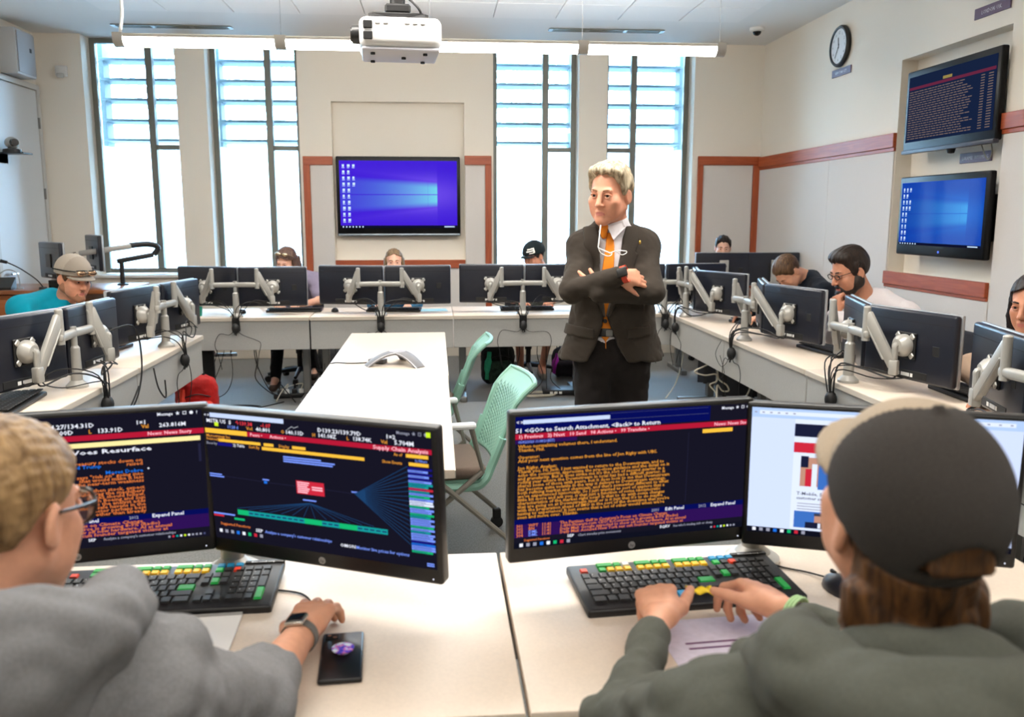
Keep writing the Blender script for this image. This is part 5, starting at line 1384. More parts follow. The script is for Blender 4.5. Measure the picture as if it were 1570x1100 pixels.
# ------------------------------------------------------------------ anatomy
class Head:
    def __init__(s, c, fwd, pitch=0.0, roll=0.0, sc=1.0, fem=False):
        """c: middle of the skull; fwd: plan direction of the face; pitch down and roll in degrees"""
        f = unit(V(fwd[0], fwd[1], 0)); z = V(0, 0, 1); r = np.cross(f, z)      # r: the head's right side
        p = rad(pitch); f2 = f * math.cos(p) - z * math.sin(p); z2 = z * math.cos(p) + f * math.sin(p)
        q = rad(roll); x = -(r * math.cos(q) + z2 * math.sin(q)); z3 = z2 * math.cos(q) - r * math.sin(q)
        s.R = np.stack([-x, f2, z3], 1); s.c = V(c); s.sc = sc; s.fem = fem    # local x = head's right
    def __call__(s, *p): return s.c + s.R @ (V(*p) * s.sc)
    def loc(s, X, Y, Z):
        px, py, pz = X - s.c[0], Y - s.c[1], Z - s.c[2]
        return [(px * s.R[0, i] + py * s.R[1, i] + pz * s.R[2, i]) / s.sc for i in range(3)]
    def locp(s, P): return (P - s.c) @ s.R / s.sc
    def mat(s):
        M = Matrix.Identity(4)
        for i in range(3):
            for j in range(3): M[i][j] = s.R[i, j] * s.sc
            M[i][3] = s.c[i]
        return M
    def add(s, S, neck=True, detail=True, wide=1.0):
        sc, R = s.sc, s.R; jw = (0.9 if s.fem else 1.0) * wide
        E = lambda c, r, k=0.02, op='+', RR=None: S.ell(s(*c), V(r) * sc, R if RR is None else R @ RR, k * sc, op)
        C = lambda a, b, ra, rb=None, k=0.015, op='+': S.cap(s(*a), s(*b), ra * sc, None if rb is None else rb * sc, k * sc, op)
        E((0, -0.012, 0.034), (0.0765, 0.098, 0.088))
        E((0, 0.032, -0.028), (0.061 * jw, 0.062, 0.082), 0.03)
        for q in (-1, 1):
            C((q * 0.054 * jw, -0.004, -0.055), (q * 0.014, 0.074, -0.102), 0.021, 0.017, 0.035)
            E((q * 0.044 * jw, 0.062, -0.024), (0.024, 0.024, 0.02), 0.025)
            E((q * 0.036 * jw, 0.050, -0.058), (0.026, 0.030, 0.032), 0.03)
        E((0, 0.078, -0.103), (0.019, 0.018, 0.016), 0.02)
        if detail:
            for q in (-1, 1): E((q * 0.031, 0.100, 0.006), (0.018, 0.013, 0.011), 0.014, '-')
            C((-0.036, 0.084, 0.021), (0.036, 0.084, 0.021), 0.010, k=0.014)
            C((0, 0.091, 0.012), (0, 0.1155, -0.033), 0.008, 0.0115, 0.014)
            for q in (-1, 1): E((q * 0.012, 0.103, -0.037), (0.008, 0.010, 0.0075), 0.008)
            C((-0.017, 0.092, -0.0655), (0.017, 0.092, -0.0655), 0.0065, k=0.006)
            C((-0.014, 0.092, -0.0785), (0.014, 0.092, -0.0785), 0.0075, k=0.006)
            C((-0.022, 0.103, -0.0715), (0.022, 0.103, -0.0715), 0.0028, k=0.004, op='-')
            for q in (-1, 1):
                a = q * rad(18); RR = np.array([[math.cos(a), -math.sin(a), 0], [math.sin(a), math.cos(a), 0], [0, 0, 1]])
                E((q * 0.081, -0.012, -0.012), (0.009, 0.020, 0.032), 0.008, '+', RR)
                E((q * 0.090, -0.006, -0.008), (0.006, 0.011, 0.019), 0.006, '-', RR)
        if neck:
            C((0, -0.022, -0.06), (0, -0.05, -0.19), 0.052 if s.fem else 0.058, 0.055 if s.fem else 0.062, 0.03)
        return S
    def bb(s, m=0.16): return s.c - m * s.sc, s.c + m * s.sc
    def eyes(s, parent, iris, lidm):
        for q in (-1, 1):
            b = MB().ball((0, 0, 0), 0.0115 * s.sc, 16, 12)
            o = b.build('eye', [eyewhite], parent, 60, Matrix.Translation(Vector(s(q * 0.031, 0.0790, 0.0045))))
            k = MB(); p = V(0, 0.0108, -0.0012) * s.sc
            n = unit(s.R @ V(0, 1, -0.1)); pr = Vector(s.R @ p)
            k.cyl(pr, pr + Vector(n) * 0.0016 * s.sc, 0.0060 * s.sc, 0.0060 * s.sc, 14)
            k.build('iris', iris, o)
            M = s.mat()
            for zz, rr in ((0.0100, 0.0036), (-0.0055, 0.0022)):
                MB().tube([(q * 0.031 - 0.016, 0.0865, 0.003), (q * 0.031 - 0.006, 0.0925, zz), (q * 0.031 + 0.006, 0.0925, zz), (q * 0.031 + 0.016, 0.0855, 0.003)], rr, 6, 0, M, spline=3).build('eyelid', lidm, parent)

eyewhite = mat('eye_white', rgb(225, 220, 214), 0.25)
iris_dark = mat('iris_dark', rgb(40, 30, 24), 0.2)
iris_blue = mat('iris_blue', rgb(60, 78, 90), 0.2)
def skin(n, r, g, b): return mat(n, rgb(r, g, b), 0.5, noise=0.05, nscale=60, bump=0.06, bscale=500, sss=0.12, spec=0.35)
skin_a = skin('skin_ruddy', 212, 150, 122); skin_b = skin('skin_warm', 218, 160, 130); skin_c = skin('skin_fair', 222, 172, 148); skin_d = skin('skin_tan', 190, 132, 104)
lips = mat('lips', rgb(186, 112, 100), 0.45); lips_d = mat('lips_dark', rgb(140, 70, 66), 0.4)
def hairm(n, c0, c1, sc=90):
    if n in MATS: return MATS[n]
    m = bpy.data.materials.new(n); m.use_nodes = True; nn, ll = m.node_tree.nodes, m.node_tree.links
    b = nn['Principled BSDF']; b.inputs['Roughness'].default_value = 0.5; b.inputs['Specular IOR Level'].default_value = 0.35
    t = nn.new('ShaderNodeTexCoord'); mp = nn.new('ShaderNodeMapping'); mp.inputs['Scale'].default_value = (1, 1, 0.16); mp.inputs['Rotation'].default_value = (0.5, 0.25, 0)
    nz = nn.new('ShaderNodeTexNoise'); nz.inputs['Scale'].default_value = sc; nz.inputs['Detail'].default_value = 5; nz.inputs['Distortion'].default_value = 0.4
    r = nn.new('ShaderNodeValToRGB'); r.color_ramp.elements[0].position = 0.32; r.color_ramp.elements[0].color = c0; r.color_ramp.elements[1].position = 0.68; r.color_ramp.elements[1].color = c1
    bp = nn.new('ShaderNodeBump'); bp.inputs['Strength'].default_value = 0.7; bp.inputs['Distance'].default_value = 0.006
    ll.new(t.outputs['Object'], mp.inputs[0]); ll.new(mp.outputs[0], nz.inputs['Vector']); ll.new(nz.outputs['Fac'], r.inputs[0]); ll.new(r.outputs[0], b.inputs['Base Color'])
    ll.new(nz.outputs['Fac'], bp.inputs['Height']); ll.new(bp.outputs[0], b.inputs['Normal'])
    MATS[n] = m; return m
def cloth(n, r, g, b, noise=0.08, ns=300, bump=0.35, bs=900, rough=0.92): return mat(n, rgb(r, g, b), rough, noise=noise, nscale=ns, bump=bump, bscale=bs, sheen=0.05, spec=0.2)

def lip_class(H):
    def f(P):
        q = H.locp(P); m = (np.abs(q[:, 0]) < 0.021) & (q[:, 1] > 0.088) & (q[:, 2] > -0.0865) & (q[:, 2] < -0.0595) & (np.abs(q[:, 2] + 0.0725) < 0.0105 - np.abs(q[:, 0]) * 0.30)
        return m.astype(int)
    return f

def hand(S, wrist, y, z, side, curl=(30, 35, 40, 45), thumb=(0.75, 0.55, -0.35), sc=1.0, spread=1.0, bend2=None, tcurl=0.3):
    """side +1: thumb along +x of the frame (y cross z), -1: mirrored; curl: knuckle bend of each finger in degrees"""
    R = frame(y, z); w = V(wrist)
    L = lambda x, yy, zz: w + R @ (V(x * side, yy, zz) * sc)
    bx = [0.027, 0.009, -0.010, -0.028]; by = [0.088, 0.092, 0.087, 0.077]
    seg = [(0.042, 0.025, 0.019), (0.046, 0.028, 0.021), (0.043, 0.026, 0.020), (0.034, 0.020, 0.018)]
    S.cap(L(0.012, 0.0, 0), L(0.014, 0.06, 0), 0.019 * sc, 0.016 * sc, 0.012 * sc); S.cap(L(-0.010, 0.0, 0), L(-0.014, 0.06, 0), 0.018 * sc, 0.014 * sc, 0.012 * sc)
    tips = []
    for i in range(4):
        S.cap(L(bx[i] * 0.7, 0.03, 0.001), L(bx[i], by[i], 0.002), 0.014 * sc, 0.0108 * sc, 0.012 * sc)
        p = V(bx[i], by[i], 0.002); a = 0.0; sx = bx[i] * 2.2 * spread
        b2 = bend2[i] if bend2 else curl[i] * 1.15
        for j, (ln, da) in enumerate(zip(seg[i], (curl[i], b2, b2 * 0.65))):
            a += rad(da); d = V(sx * 0.9 * (1 - 0.35 * j), math.cos(a), -math.sin(a)); d = unit(d)
            q = p + d * ln; r0 = (0.0098, 0.0090, 0.0082)[j] * (0.92 if i == 3 else 1); r1 = (0.0090, 0.0082, 0.0070)[j] * (0.92 if i == 3 else 1)
            S.cap(L(*p), L(*q), r0 * sc, r1 * sc, 0.0035 * sc); p = q
        tips.append(L(*p))
    p0 = V(0.018, 0.018, -0.006); p1 = V(0.040, 0.050, -0.014); d = unit(V(thumb)); p2 = p1 + d * 0.032
    d2 = unit(d + V(-0.4, 0.3, -0.2) * tcurl); p3 = p2 + d2 * 0.027
    S.cap(L(*p0), L(*p1), 0.017 * sc, 0.0135 * sc, 0.014 * sc); S.cap(L(*p1), L(*p2), 0.0125 * sc, 0.0105 * sc, 0.004 * sc); S.cap(L(*p2), L(*p3), 0.0105 * sc, 0.0085 * sc, 0.003 * sc)
    tips.append(L(*p3))
    return tips, L
def arm(S, sh, el, wr, e=0.0, r=(0.05, 0.043, 0.041, 0.028), k=0.02):
    S.cap(sh, el, r[0] + e, r[1] + e, k); S.cap(el, wr, r[2] + e, r[3] + e, k)
def torso(S, pel, nb, shL, shR, e=0.0, fem=False, k=0.05, belly=1.0):
    pel, nb, shL, shR = map(V, (pel, nb, shL, shR)); u = unit(nb - pel); L = np.linalg.norm(nb - pel)
    r = unit((shL - shR) - u * np.dot(shL - shR, u)); f = np.cross(r, u); R = np.stack([r, f, u], 1); h = np.linalg.norm(shL - shR) / 2
    g = lambda t: pel + u * L * t
    S.ell(g(0.02), (0.155 + e, 0.115 + e, 0.13 + e), R, k)
    S.ell(g(0.32), ((0.13 if fem else 0.142) * belly + e, 0.105 * belly + e, 0.17 + e), R, k)
    S.ell(g(0.66), (h * 0.98 + e, 0.112 + e, 0.18 + e), R, k)
    S.cap(shL - r * 0.01, shR + r * 0.01, 0.06 + e, 0.06 + e, k)
    for q in (shL, shR): S.cap(nb + u * 0.015 + (q - nb) * 0.12, q, 0.045 + e, 0.05 + e, k)
    return R
def seated_legs(S, pel, hw, knees, ankles, e=0.0, r=(0.085, 0.062, 0.055, 0.04), k=0.03, right=V(1, 0, 0)):
    for q, kn, an in zip((-1, 1), knees, ankles):
        h = V(pel) + right * hw * q
        S.cap(h, kn, r[0] + e, r[1] + e, k); S.cap(kn, an, r[2] + e, r[3] + e, k)

def clip_fn(H, f, R=0.2):
    """wrap a head-local function as a distance field function"""
    return (H.c - R * H.sc, H.c + R * H.sc, lambda X, Y, Z: f(*H.loc(X, Y, Z)) * H.sc)
def cranium(x, y, z, t):
    rx, ry, rz = 0.0765 + t, 0.098 + t, 0.088 + t
    k0 = np.sqrt((x / rx) ** 2 + ((y + 0.012) / ry) ** 2 + ((z - 0.034) / rz) ** 2)
    k1 = np.sqrt((x / rx ** 2) ** 2 + ((y + 0.012) / ry ** 2) ** 2 + ((z - 0.034) / rz ** 2) ** 2)
    return k0 * (k0 - 1) / np.maximum(k1, 1e-6)
def smax(a, b, k): h = np.maximum(k - np.abs(a - b), 0) / k; return np.maximum(a, b) + h * h * k * 0.25
def smin(a, b, k): h = np.maximum(k - np.abs(a - b), 0) / k; return np.minimum(a, b) - h * h * k * 0.25

def short_hair(H, t=0.014, line=0.072, side=-0.02, back=-0.075, tuft=0.0, strand=0.004, sf=150, lift=0.0, sweep=0.0):
    """hair that thins out to nothing along its hairline"""
    S = SDF()
    def f(x, y, z):
        ax_ = np.abs(x)
        hl = np.interp(y, [-0.13, -0.05, -0.034, -0.006, 0.004, 0.026, 0.042, 0.066, 0.12], [back, back, 0.012, 0.020, side, side, line - 0.034, line, line]) - 0.28 * np.clip(ax_ - 0.03, 0, 1) * (y > 0.03) + 0.35 * np.clip(0.03 - ax_, 0, 1) * (y < -0.05) * 0.3
        hl = hl + 0.004 * np.sin(x * 190 + y * 60)
        h = z - hl
        tt = 0.0008 + t * np.clip(h / 0.03, 0, 1) ** 0.7
        tt = tt + tuft * np.exp(-(((y - 0.055) / 0.045) ** 2 + ((z - 0.105) / 0.035) ** 2)) * np.clip(h / 0.012, 0, 1) + lift * np.clip((z - 0.07) / 0.05, 0, 1)
        d = cranium(x, y, z, 0.0) - tt
        w = np.sin((x * (1 - sweep) + y * sweep) * sf + 1.5 * np.sin(y * 35 + x * 22)) * 0.7 + 0.5 * np.sin((x * (1 - sweep) + y * sweep) * sf * 1.9 + z * 40)
        d = d + strand * w * np.clip(h / 0.02, 0, 1)
        return np.maximum(d, -h * 0.7)
    return S.fn(*clip_fn(H, f))
def cap_hat(H, dome=0.020, rim=0.030, brim_len=0.085, brim_drop=0.012, back_open=False, curve=0.02, slope=0.14, brim_z=None):
    """crown and brim as two fields; local rim plane at z=rim in front, lower at the back"""
    A = SDF(); B = SDF()
    def crown(x, y, z):
        d = cranium(x, y, z - 0.004, dome) ; inner = cranium(x, y, z - 0.004, dome - 0.011)
        d = np.maximum(d, -inner)
        cut = (rim + slope * np.clip(y, -0.12, 0.1) - 0.004) - z
        d = np.maximum(d, cut)
        if back_open:
            hz = rim - slope * 0.11 + 0.036
            ho = np.maximum(np.sqrt((x / 0.040) ** 2 + ((z - hz) / 0.044) ** 2) - 1, (hz - z) / 0.036)
            d = np.where(y < -0.02, np.maximum(d, -ho * 0.035), d)
        return d
    A.fn(*clip_fn(H, crown, 0.21)); A.ell(H(0, -0.012, 0.128 + dome), V(0.008, 0.008, 0.005) * H.sc, H.R, 0.004)
    def brim(x, y, z):
        yy = y - 0.045
        rr = np.sqrt((x / 0.084) ** 2 + (np.maximum(yy, 0) / (brim_len + 0.03)) ** 2)
        surf = (rim + 0.013 if brim_z is None else brim_z) - brim_drop * (np.maximum(yy - 0.02, 0) / 0.08) - curve * (x / 0.08) ** 2
        d = np.abs(z - surf) - 0.0048
        d = np.maximum(d, (rr - 1) * 0.07); d = np.maximum(d, 0.04 - y)
        return np.maximum(d, -cranium(x, y, z - 0.004, dome - 0.005))
    B.fn(*clip_fn(H, brim, 0.24))
    return A, B
def beard(H, t=0.008, top=-0.03):
    S = SDF(); E = lambda c, r, k=0.02, op='+': S.ell(H(*c), V(r) * H.sc, H.R, k, op)
    C = lambda a, b, ra, rb, k=0.02: S.cap(H(*a), H(*b), ra * H.sc, rb * H.sc, k)
    for q in (-1, 1):
        C((q * 0.056, -0.002, -0.035), (q * 0.054, 0.004, -0.06), 0.018 + t, 0.020 + t); C((q * 0.054, 0.0, -0.058), (q * 0.014, 0.076, -0.104), 0.0215 + t, 0.018 + t, 0.03)
        C((q * 0.024, 0.086, -0.075), (q * 0.006, 0.097, -0.058), 0.008 + t * 0.5, 0.006 + t * 0.4, 0.01)
    E((0, 0.078, -0.108), (0.026 + t, 0.020 + t, 0.020 + t)); E((0, 0.045, -0.10), (0.045 + t, 0.04, 0.022 + t), 0.03)
    S.cap(H(-0.020, 0.100, -0.0725), H(0.020, 0.100, -0.0725), 0.007 * H.sc, None, 0.004, '-')
    S.folds(0.0015, 420, 3)
    return S
def spectacles(parent, H, name, m, rx=0.022, rz=0.018, r=0.0016, y=0.106, z=0.004, temples=True):
    M = H.mat(); g = MB()
    for q in (-1, 1):
        g.tube([(q * 0.031 + rx * math.cos(a) * (1 if abs(math.cos(a)) < .9 else 1), y - 0.004 * abs(math.cos(a)), z + rz * math.sin(a)) for a in [2 * PI * k / 18 for k in range(18)]], r, 6, 0, M, closed=True)
        if temples: g.tube([(q * 0.053, y - 0.003, z + 0.006), (q * 0.076, 0.05, z + 0.008), (q * 0.083, -0.01, z + 0.006), (q * 0.083, -0.03, z - 0.012)], r, 6, 0, M)
    g.tube([(-0.010, y, z + 0.006), (0, y + 0.004, z + 0.008), (0.010, y, z + 0.006)], r, 6, 0, M)
    return g.build(name, m, parent)
def eyebrows(parent, H, m, z=0.0245, th=0.0036):
    for q in (-1, 1):
        MB().tube([(q * 0.013, 0.094, z - 0.002), (q * 0.030, 0.0945, z + 0.003), (q * 0.048, 0.082, z - 0.001)], [th, th, th * 0.5], 6, 0, H.mat(), spline=3).build('eyebrow', m, parent)

def ground_empty(label, loc):
    t = thing('person', label, 'person', loc); return t
def W2L(o, t):
    """give a child built in world space the parent's local space"""
    o.parent = t; o.matrix_parent_inverse = Matrix.Translation(-Vector(t.location)); return o
def pchild(t, name, me): return W2L(obj(name, me), t)
class PW:
    """build_in_world wrapper: everything passed as parent is attached keeping world coordinates"""
    pass
# ================================================================== PEOPLE
def finish(t):
    M = Matrix.Translation(-Vector(t.location))
    for ch in list(t.children): ch.matrix_parent_inverse = M
def lerp(z, zs, vs): return np.interp(z, zs, vs)
WH = 0.9
suit = cloth('suit_cloth', 54, 48, 42, 0.07, 500, 0.12, 1500); suit_dark = cloth('trouser_cloth', 34, 30, 29, 0.07, 500, 0.12, 1500)
shirt_white = cloth('shirt_white', 226, 222, 226, 0.03, 400, 0.1, 900, 0.8); tie_orange = cloth('tie_orange', 226, 132, 34, 0.06, 500, 0.1, 1500, 0.55)
leather = mat('leather_black', rgb(22, 20, 19), 0.35)
grey_hair = hairm('hair_grey', rgb(120, 106, 84), rgb(206, 192, 164)); brown_hair = hairm('hair_brown', rgb(52, 32, 18), rgb(120, 80, 44)); dark_hair = hairm('hair_dark', rgb(18, 13, 11), rgb(48, 34, 26))
blond_hair = hairm('hair_blond', rgb(112, 84, 52), rgb(176, 142, 98), 60); mid_hair = hairm('hair_mid', rgb(66, 48, 42), rgb(120, 92, 80))

# ---------------------------------------------------------------- the standing man in the suit
t = thing('person', 'standing man in a dark suit and orange tie with arms crossed', 'person', (0.75, 3.70, 0))
H = Head((0.735, 3.665, 1.634), (-0.60, -0.80), 8, 3, 0.985)
nb, pel = V(0.762, 3.725, 1.475), V(0.768, 3.71, 0.97)
shR, shL = V(0.632, 3.715, 1.405), V(0.897, 3.725, 1.41)
elR, wrR = V(0.560, 3.565, 1.235), V(0.735, 3.475, 1.300)
elL, wrL = V(0.905, 3.565, 1.225), V(0.665, 3.50, 1.228)
knR, knL, anR, anL = V(0.672, 3.68, 0.50), V(0.838, 3.70, 0.50), V(0.668, 3.72, 0.09), V(0.846, 3.74, 0.09)
B = SDF(); H.add(B)
torso(B, pel, nb, shL, shR, -0.02)
arm(B, shR, elR, wrR, -0.008); arm(B, shL, elL, wrL, -0.008)
hand(B, wrR + V(0.004, 0, 0), (0.93, 0.30, -0.10), (0.15, -0.85, 0.35), 1, (22, 28, 32, 36), (0.5, 0.8, -0.2))
tipsL, _ = hand(B, wrL + V(0.0, 0.02, -0.005), (-0.72, 0.30, 0.52), (-0.3, -0.9, 0.1), 1, (18, 22, 26, 30), (0.5, 0.8, -0.2), 0.92)
seated_legs(B, pel - V(0, 0, 0.06), 0.075, (knR, knL), (anR, anL), -0.012)
for a in (anR, anL): B.cap(a + V(0, 0.02, -0.03), a + V(0, -0.14, -0.055), 0.036, 0.03, 0.03)
body = pchild(t, 'body', B.mesh('body', [skin_a, lips], 0.013, [(H.c - 0.13, H.c + 0.14, 0.0035), (V(0.58, 3.40, 1.20), V(0.88, 3.62, 1.36), 0.0055)], classify=lip_class(H)))
H.eyes(t, iris_dark, skin_a); eyebrows(t, H, mat('brow_ash', rgb(150, 112, 84), 0.8))
# hair swept over from a side parting
S = short_hair(H, 0.016, 0.088, -0.005, -0.07, 0.016, 0.0022, 260, 0.004, 0.25)
pchild(t, 'hair', S.mesh('hair', grey_hair, 0.0035, smooth=1))
# shirt
S = SDF(); torso(S, pel, nb, shL, shR, -0.004); S.cap(H(0, -0.036, -0.135), H(0, -0.05, -0.19), 0.066, 0.07, 0.02)
shirt_ax = S.grid(0.009); shirt_W = S.eval(*shirt_ax)
pchild(t, 'shirt', nets('shirt', shirt_W, shirt_ax, shirt_white))
def decal(base, name, mats, lo, hi, thick, region, res=0.005, smooth=1, parent=None):
    l, h = base.bounds(); lo = np.maximum(lo, l); hi = np.minimum(hi, h)
    ax = [np.arange(lo[i], hi[i] + res, res) for i in range(3)]
    W = base.eval(*ax); X, Y, Z = ax[0][:, None, None], ax[1][None, :, None], ax[2][None, None, :]
    W2 = np.maximum(np.maximum(W - thick, -(W + 0.02)), region(X, Y, Z)).astype(np.float32)
    return pchild(parent, name, nets(name, W2, ax, mats, None, smooth))
ZS = [0.90, 1.12, 1.30, 1.42, 1.52]; XC = [0.722, 0.712, 0.722, 0.735, 0.742]
def xc(Z): return np.interp(Z, ZS, XC)
# tie: a band on the shirt front, with a knot
tie_w = lambda Z: np.interp(Z, [1.015, 1.06, 1.11, 1.35, 1.46], [0.002, 0.037, 0.034, 0.022, 0.015])
decal(S, 'tie', tie_orange, V(0.64, 3.45, 0.98), V(0.82, 3.70, 1.475), 0.009, lambda X, Y, Z: np.maximum(np.abs(X - xc(Z) + 0.002) - tie_w(Z), Y - 3.69), 0.004, parent=t)
k = SDF(); kc = H(0.004, 0.052, -0.150); k.cap(kc + V(0, 0, 0.012), kc - V(0, 0, 0.022), 0.021, 0.013, sq=(V(-0.6, -0.8, 0), 0.7))
pchild(t, 'tie_knot', k.mesh('tie_knot', tie_orange, 0.003))
# collar wings
def cwing(q):
    a = H(q * 0.008, 0.050, -0.126); b = H(q * 0.060, 0.004, -0.108); c = H(q * 0.072, -0.004, -0.140); d = H(q * 0.046, 0.062, -0.185)
    o = unit(H(0, 0.3, -0.12) - H(0, 0, -0.12)) * 0.006
    m = MB(); vs = [tuple(p) for p in (a, b, c, d)] + [tuple(p - o) for p in (a, b, c, d)]
    m.add(vs, [(0, 1, 2, 3), (7, 6, 5, 4), (0, 4, 5, 1), (1, 5, 6, 2), (2, 6, 7, 3), (3, 7, 4, 0)]); return m
for q in (-1, 1): cwing(q).build('collar', shirt_white, t, 0)
# jacket
J = SDF(); torso(J, pel, nb, shL, shR, 0.010, k=0.06)
J.cap(nb + V(0.0, 0.03, 0.0), nb + V(0, 0.02, 0.025), 0.072, 0.072, 0.03)
hemz = 0.925
def skirt(X, Y, Z):
    hw = np.interp(Z, [0.90, 1.0, 1.15, 1.3], [0.250, 0.213, 0.178, 0.17]); hd = np.interp(Z, [0.90, 1.15, 1.3], [0.158, 0.125, 0.12])
    cx = np.interp(Z, [0.9, 1.2], [0.762, 0.766]); k0 = np.sqrt(((X - cx) / hw) ** 2 + ((Y - 3.715) / hd) ** 2)
    return np.maximum((k0 - 1) * 0.13, Z - 1.28)
J.fn(V(0.48, 3.5, 0.88), V(1.04, 3.92, 1.28), skirt, 0.05)
open_w = lambda Z: np.interp(Z, [0.90, 0.94, 1.0, 1.11, 1.13, 1.30, 1.45, 1.52], [0.105, 0.078, 0.045, 0.008, 0.010, 0.040, 0.058, 0.075])
J.fn(V(0.5, 3.3, 0.85), V(1.0, 3.66, 1.6), lambda X, Y, Z: np.maximum(np.abs(X - xc(Z)) - open_w(Z), Y - 3.66), 0.004, '-')
J.cap(H(0, -0.03, -0.09), H(0, -0.045, -0.19), 0.071, 0.078, 0.01, '-')
J0 = SDF(); J0.p = list(J.p)
J.fn(V(0.4, 3.3, 0.7), V(1.1, 4.0, hemz), lambda X, Y, Z: (Z - hemz) + 0 * X + 0 * Y, 0.004, '-')
for a, b, c in ((shR, elR, wrR), (shL, elL, wrL)):
    J.cap(a, b, 0.057, 0.053, 0.04); J.cap(b, c, 0.051, 0.041, 0.014)
J.folds(0.0038, 48, 4, lambda X, Y, Z: 0.25 + 0.75 * (np.abs(X - 0.735) > 0.1)); J.folds(0.0016, 130, 9)
jk = pchild(t, 'jacket', J.mesh('jacket', suit, 0.0065, smooth=1))
# lapels lie on the jacket along the opening
def lapel(q):
    def reg(X, Y, Z):
        u = q * (X - xc(Z)); w0 = open_w(Z); wid = np.interp(Z, [1.12, 1.30, 1.385, 1.39, 1.43, 1.50], [0.004, 0.058, 0.072, 0.056, 0.060, 0.045])
        return np.maximum(np.maximum(u - w0 - wid, w0 - 0.006 - u), np.maximum(Y - 3.70, np.maximum(1.12 - Z, Z - 1.50)))
    decal(J0, 'lapel', suit, V(0.55, 3.4, 1.10), V(0.95, 3.72, 1.52), 0.007, reg, 0.0045, parent=t)
lapel(-1); lapel(1)
for q, x0 in ((-1, 0.605), (1, 0.855)):
    decal(J0, 'pocket_flap', suit, V(0.52, 3.45, 1.0), V(1.0, 3.75, 1.12), 0.0055, lambda X, Y, Z, x0=x0, q=q: np.maximum(np.maximum(np.abs(X - x0) - 0.058, np.abs(Z - 1.055 - q * (X - x0) * 0.12) - 0.022), Y - 3.75), 0.005, parent=t)
MB().cyl((0.706, 3.575, 1.105), (0.706, 3.583, 1.105), 0.009, n=14).build('button', leather, t)
# cuffs
for a, b in ((elR, wrR), (elL, wrL)):
    d = unit(b - a); MB().cyl(b - d * 0.02, b + d * 0.008, 0.037, 0.037, 18).build('shirt_cuff', shirt_white, t)
# trousers
Tq = SDF(); Tq.ell(pel - V(0, 0, 0.0), (0.158, 0.118, 0.15), k=0.05)
for q, kn, an in ((-1, knR, anR), (1, knL, anL)):
    h = V(0.768 + q * 0.08, 3.71, 0.90); Tq.cap(h, kn, 0.092, 0.072, 0.035); Tq.cap(kn, an + V(0, 0, -0.02), 0.070, 0.060, 0.03)
Tq.fn(V(0.5, 3.4, 1.045), V(1.0, 4.0, 1.3), lambda X, Y, Z: 1.045 - Z + 0 * X + 0 * Y, 0.004, '-')
Tq.folds(0.005, 60, 12); pchild(t, 'trousers', Tq.mesh('trousers', suit_dark, 0.010))
decal(S, 'belt', leather, V(0.58, 3.5, 1.03), V(0.95, 3.9, 1.075), 0.012, lambda X, Y, Z: np.abs(Z - 1.052) - 0.019 + 0 * X + 0 * Y, 0.005, parent=t)
MB().rbox(0.712, 0.742, 3.580, 3.588, 1.038, 1.066, 0.003, 1).build('belt_buckle', legmetal, t)
for a in (anR, anL):
    s_ = SDF(); s_.cap(a + V(0, 0.03, -0.045), a + V(0, -0.15, -0.055), 0.042, 0.036, 0.03, sq=(V(0, 0, 1), 0.95)); s_.cap(a + V(0, 0.02, 0.0), a + V(0, 0.0, -0.03), 0.048, 0.05, 0.03)
    s_.fn(a + V(-.2, -.3, -.3), a + V(.2, .2, -0.085), lambda X, Y, Z: Z - 0.004 + 0 * X + 0 * Y, 0.003, '-'); pchild(t, 'shoe', s_.mesh('shoe', leather, 0.006))
# watch with a red strap on the upper wrist
d = unit(wrR - elR); Rw = frame(d, (0.15, -0.85, 0.4)); Mw = Matrix.Identity(4)
for i in range(3):
    for j in range(3): Mw[i][j] = Rw[i, j]
    Mw[i][3] = (wrR + d * 0.030)[i]
w_ = MB(); w_.tube([(0.031 * math.cos(a), 0, 0.027 * math.sin(a)) for a in [2 * PI * k / 24 for k in range(24)]], 0.0, 4, closed=True)
strap = MB(); N = 28
for k in range(N):
    a0, a1 = 2 * PI * k / N, 2 * PI * (k + 1) / N
    for r0, r1 in ((0.031, 0.034),):
        p = [(0.033 * math.cos(a), 0.029 * math.sin(a)) for a in (a0, a1)]; q_ = [(0.036 * math.cos(a), 0.032 * math.sin(a)) for a in (a0, a1)]
        strap.add([(p[0][0], -0.011, p[0][1]), (p[1][0], -0.011, p[1][1]), (q_[1][0], -0.011, q_[1][1]), (q_[0][0], -0.011, q_[0][1]), (p[0][0], 0.011, p[0][1]), (p[1][0], 0.011, p[1][1]), (q_[1][0], 0.011, q_[1][1]), (q_[0][0], 0.011, q_[0][1])],
                  [(0, 1, 2, 3), (7, 6, 5, 4), (3, 2, 6, 7), (1, 0, 4, 5)])
st = strap.build('watch_strap', mat('strap_red', rgb(205, 66, 40), 0.5), t, 35, Mw)
MB().rbox(-0.02, 0.02, -0.022, 0.022, 0.029, 0.040, 0.006, 3).build('watch_case', leather, t, 35, Mw)
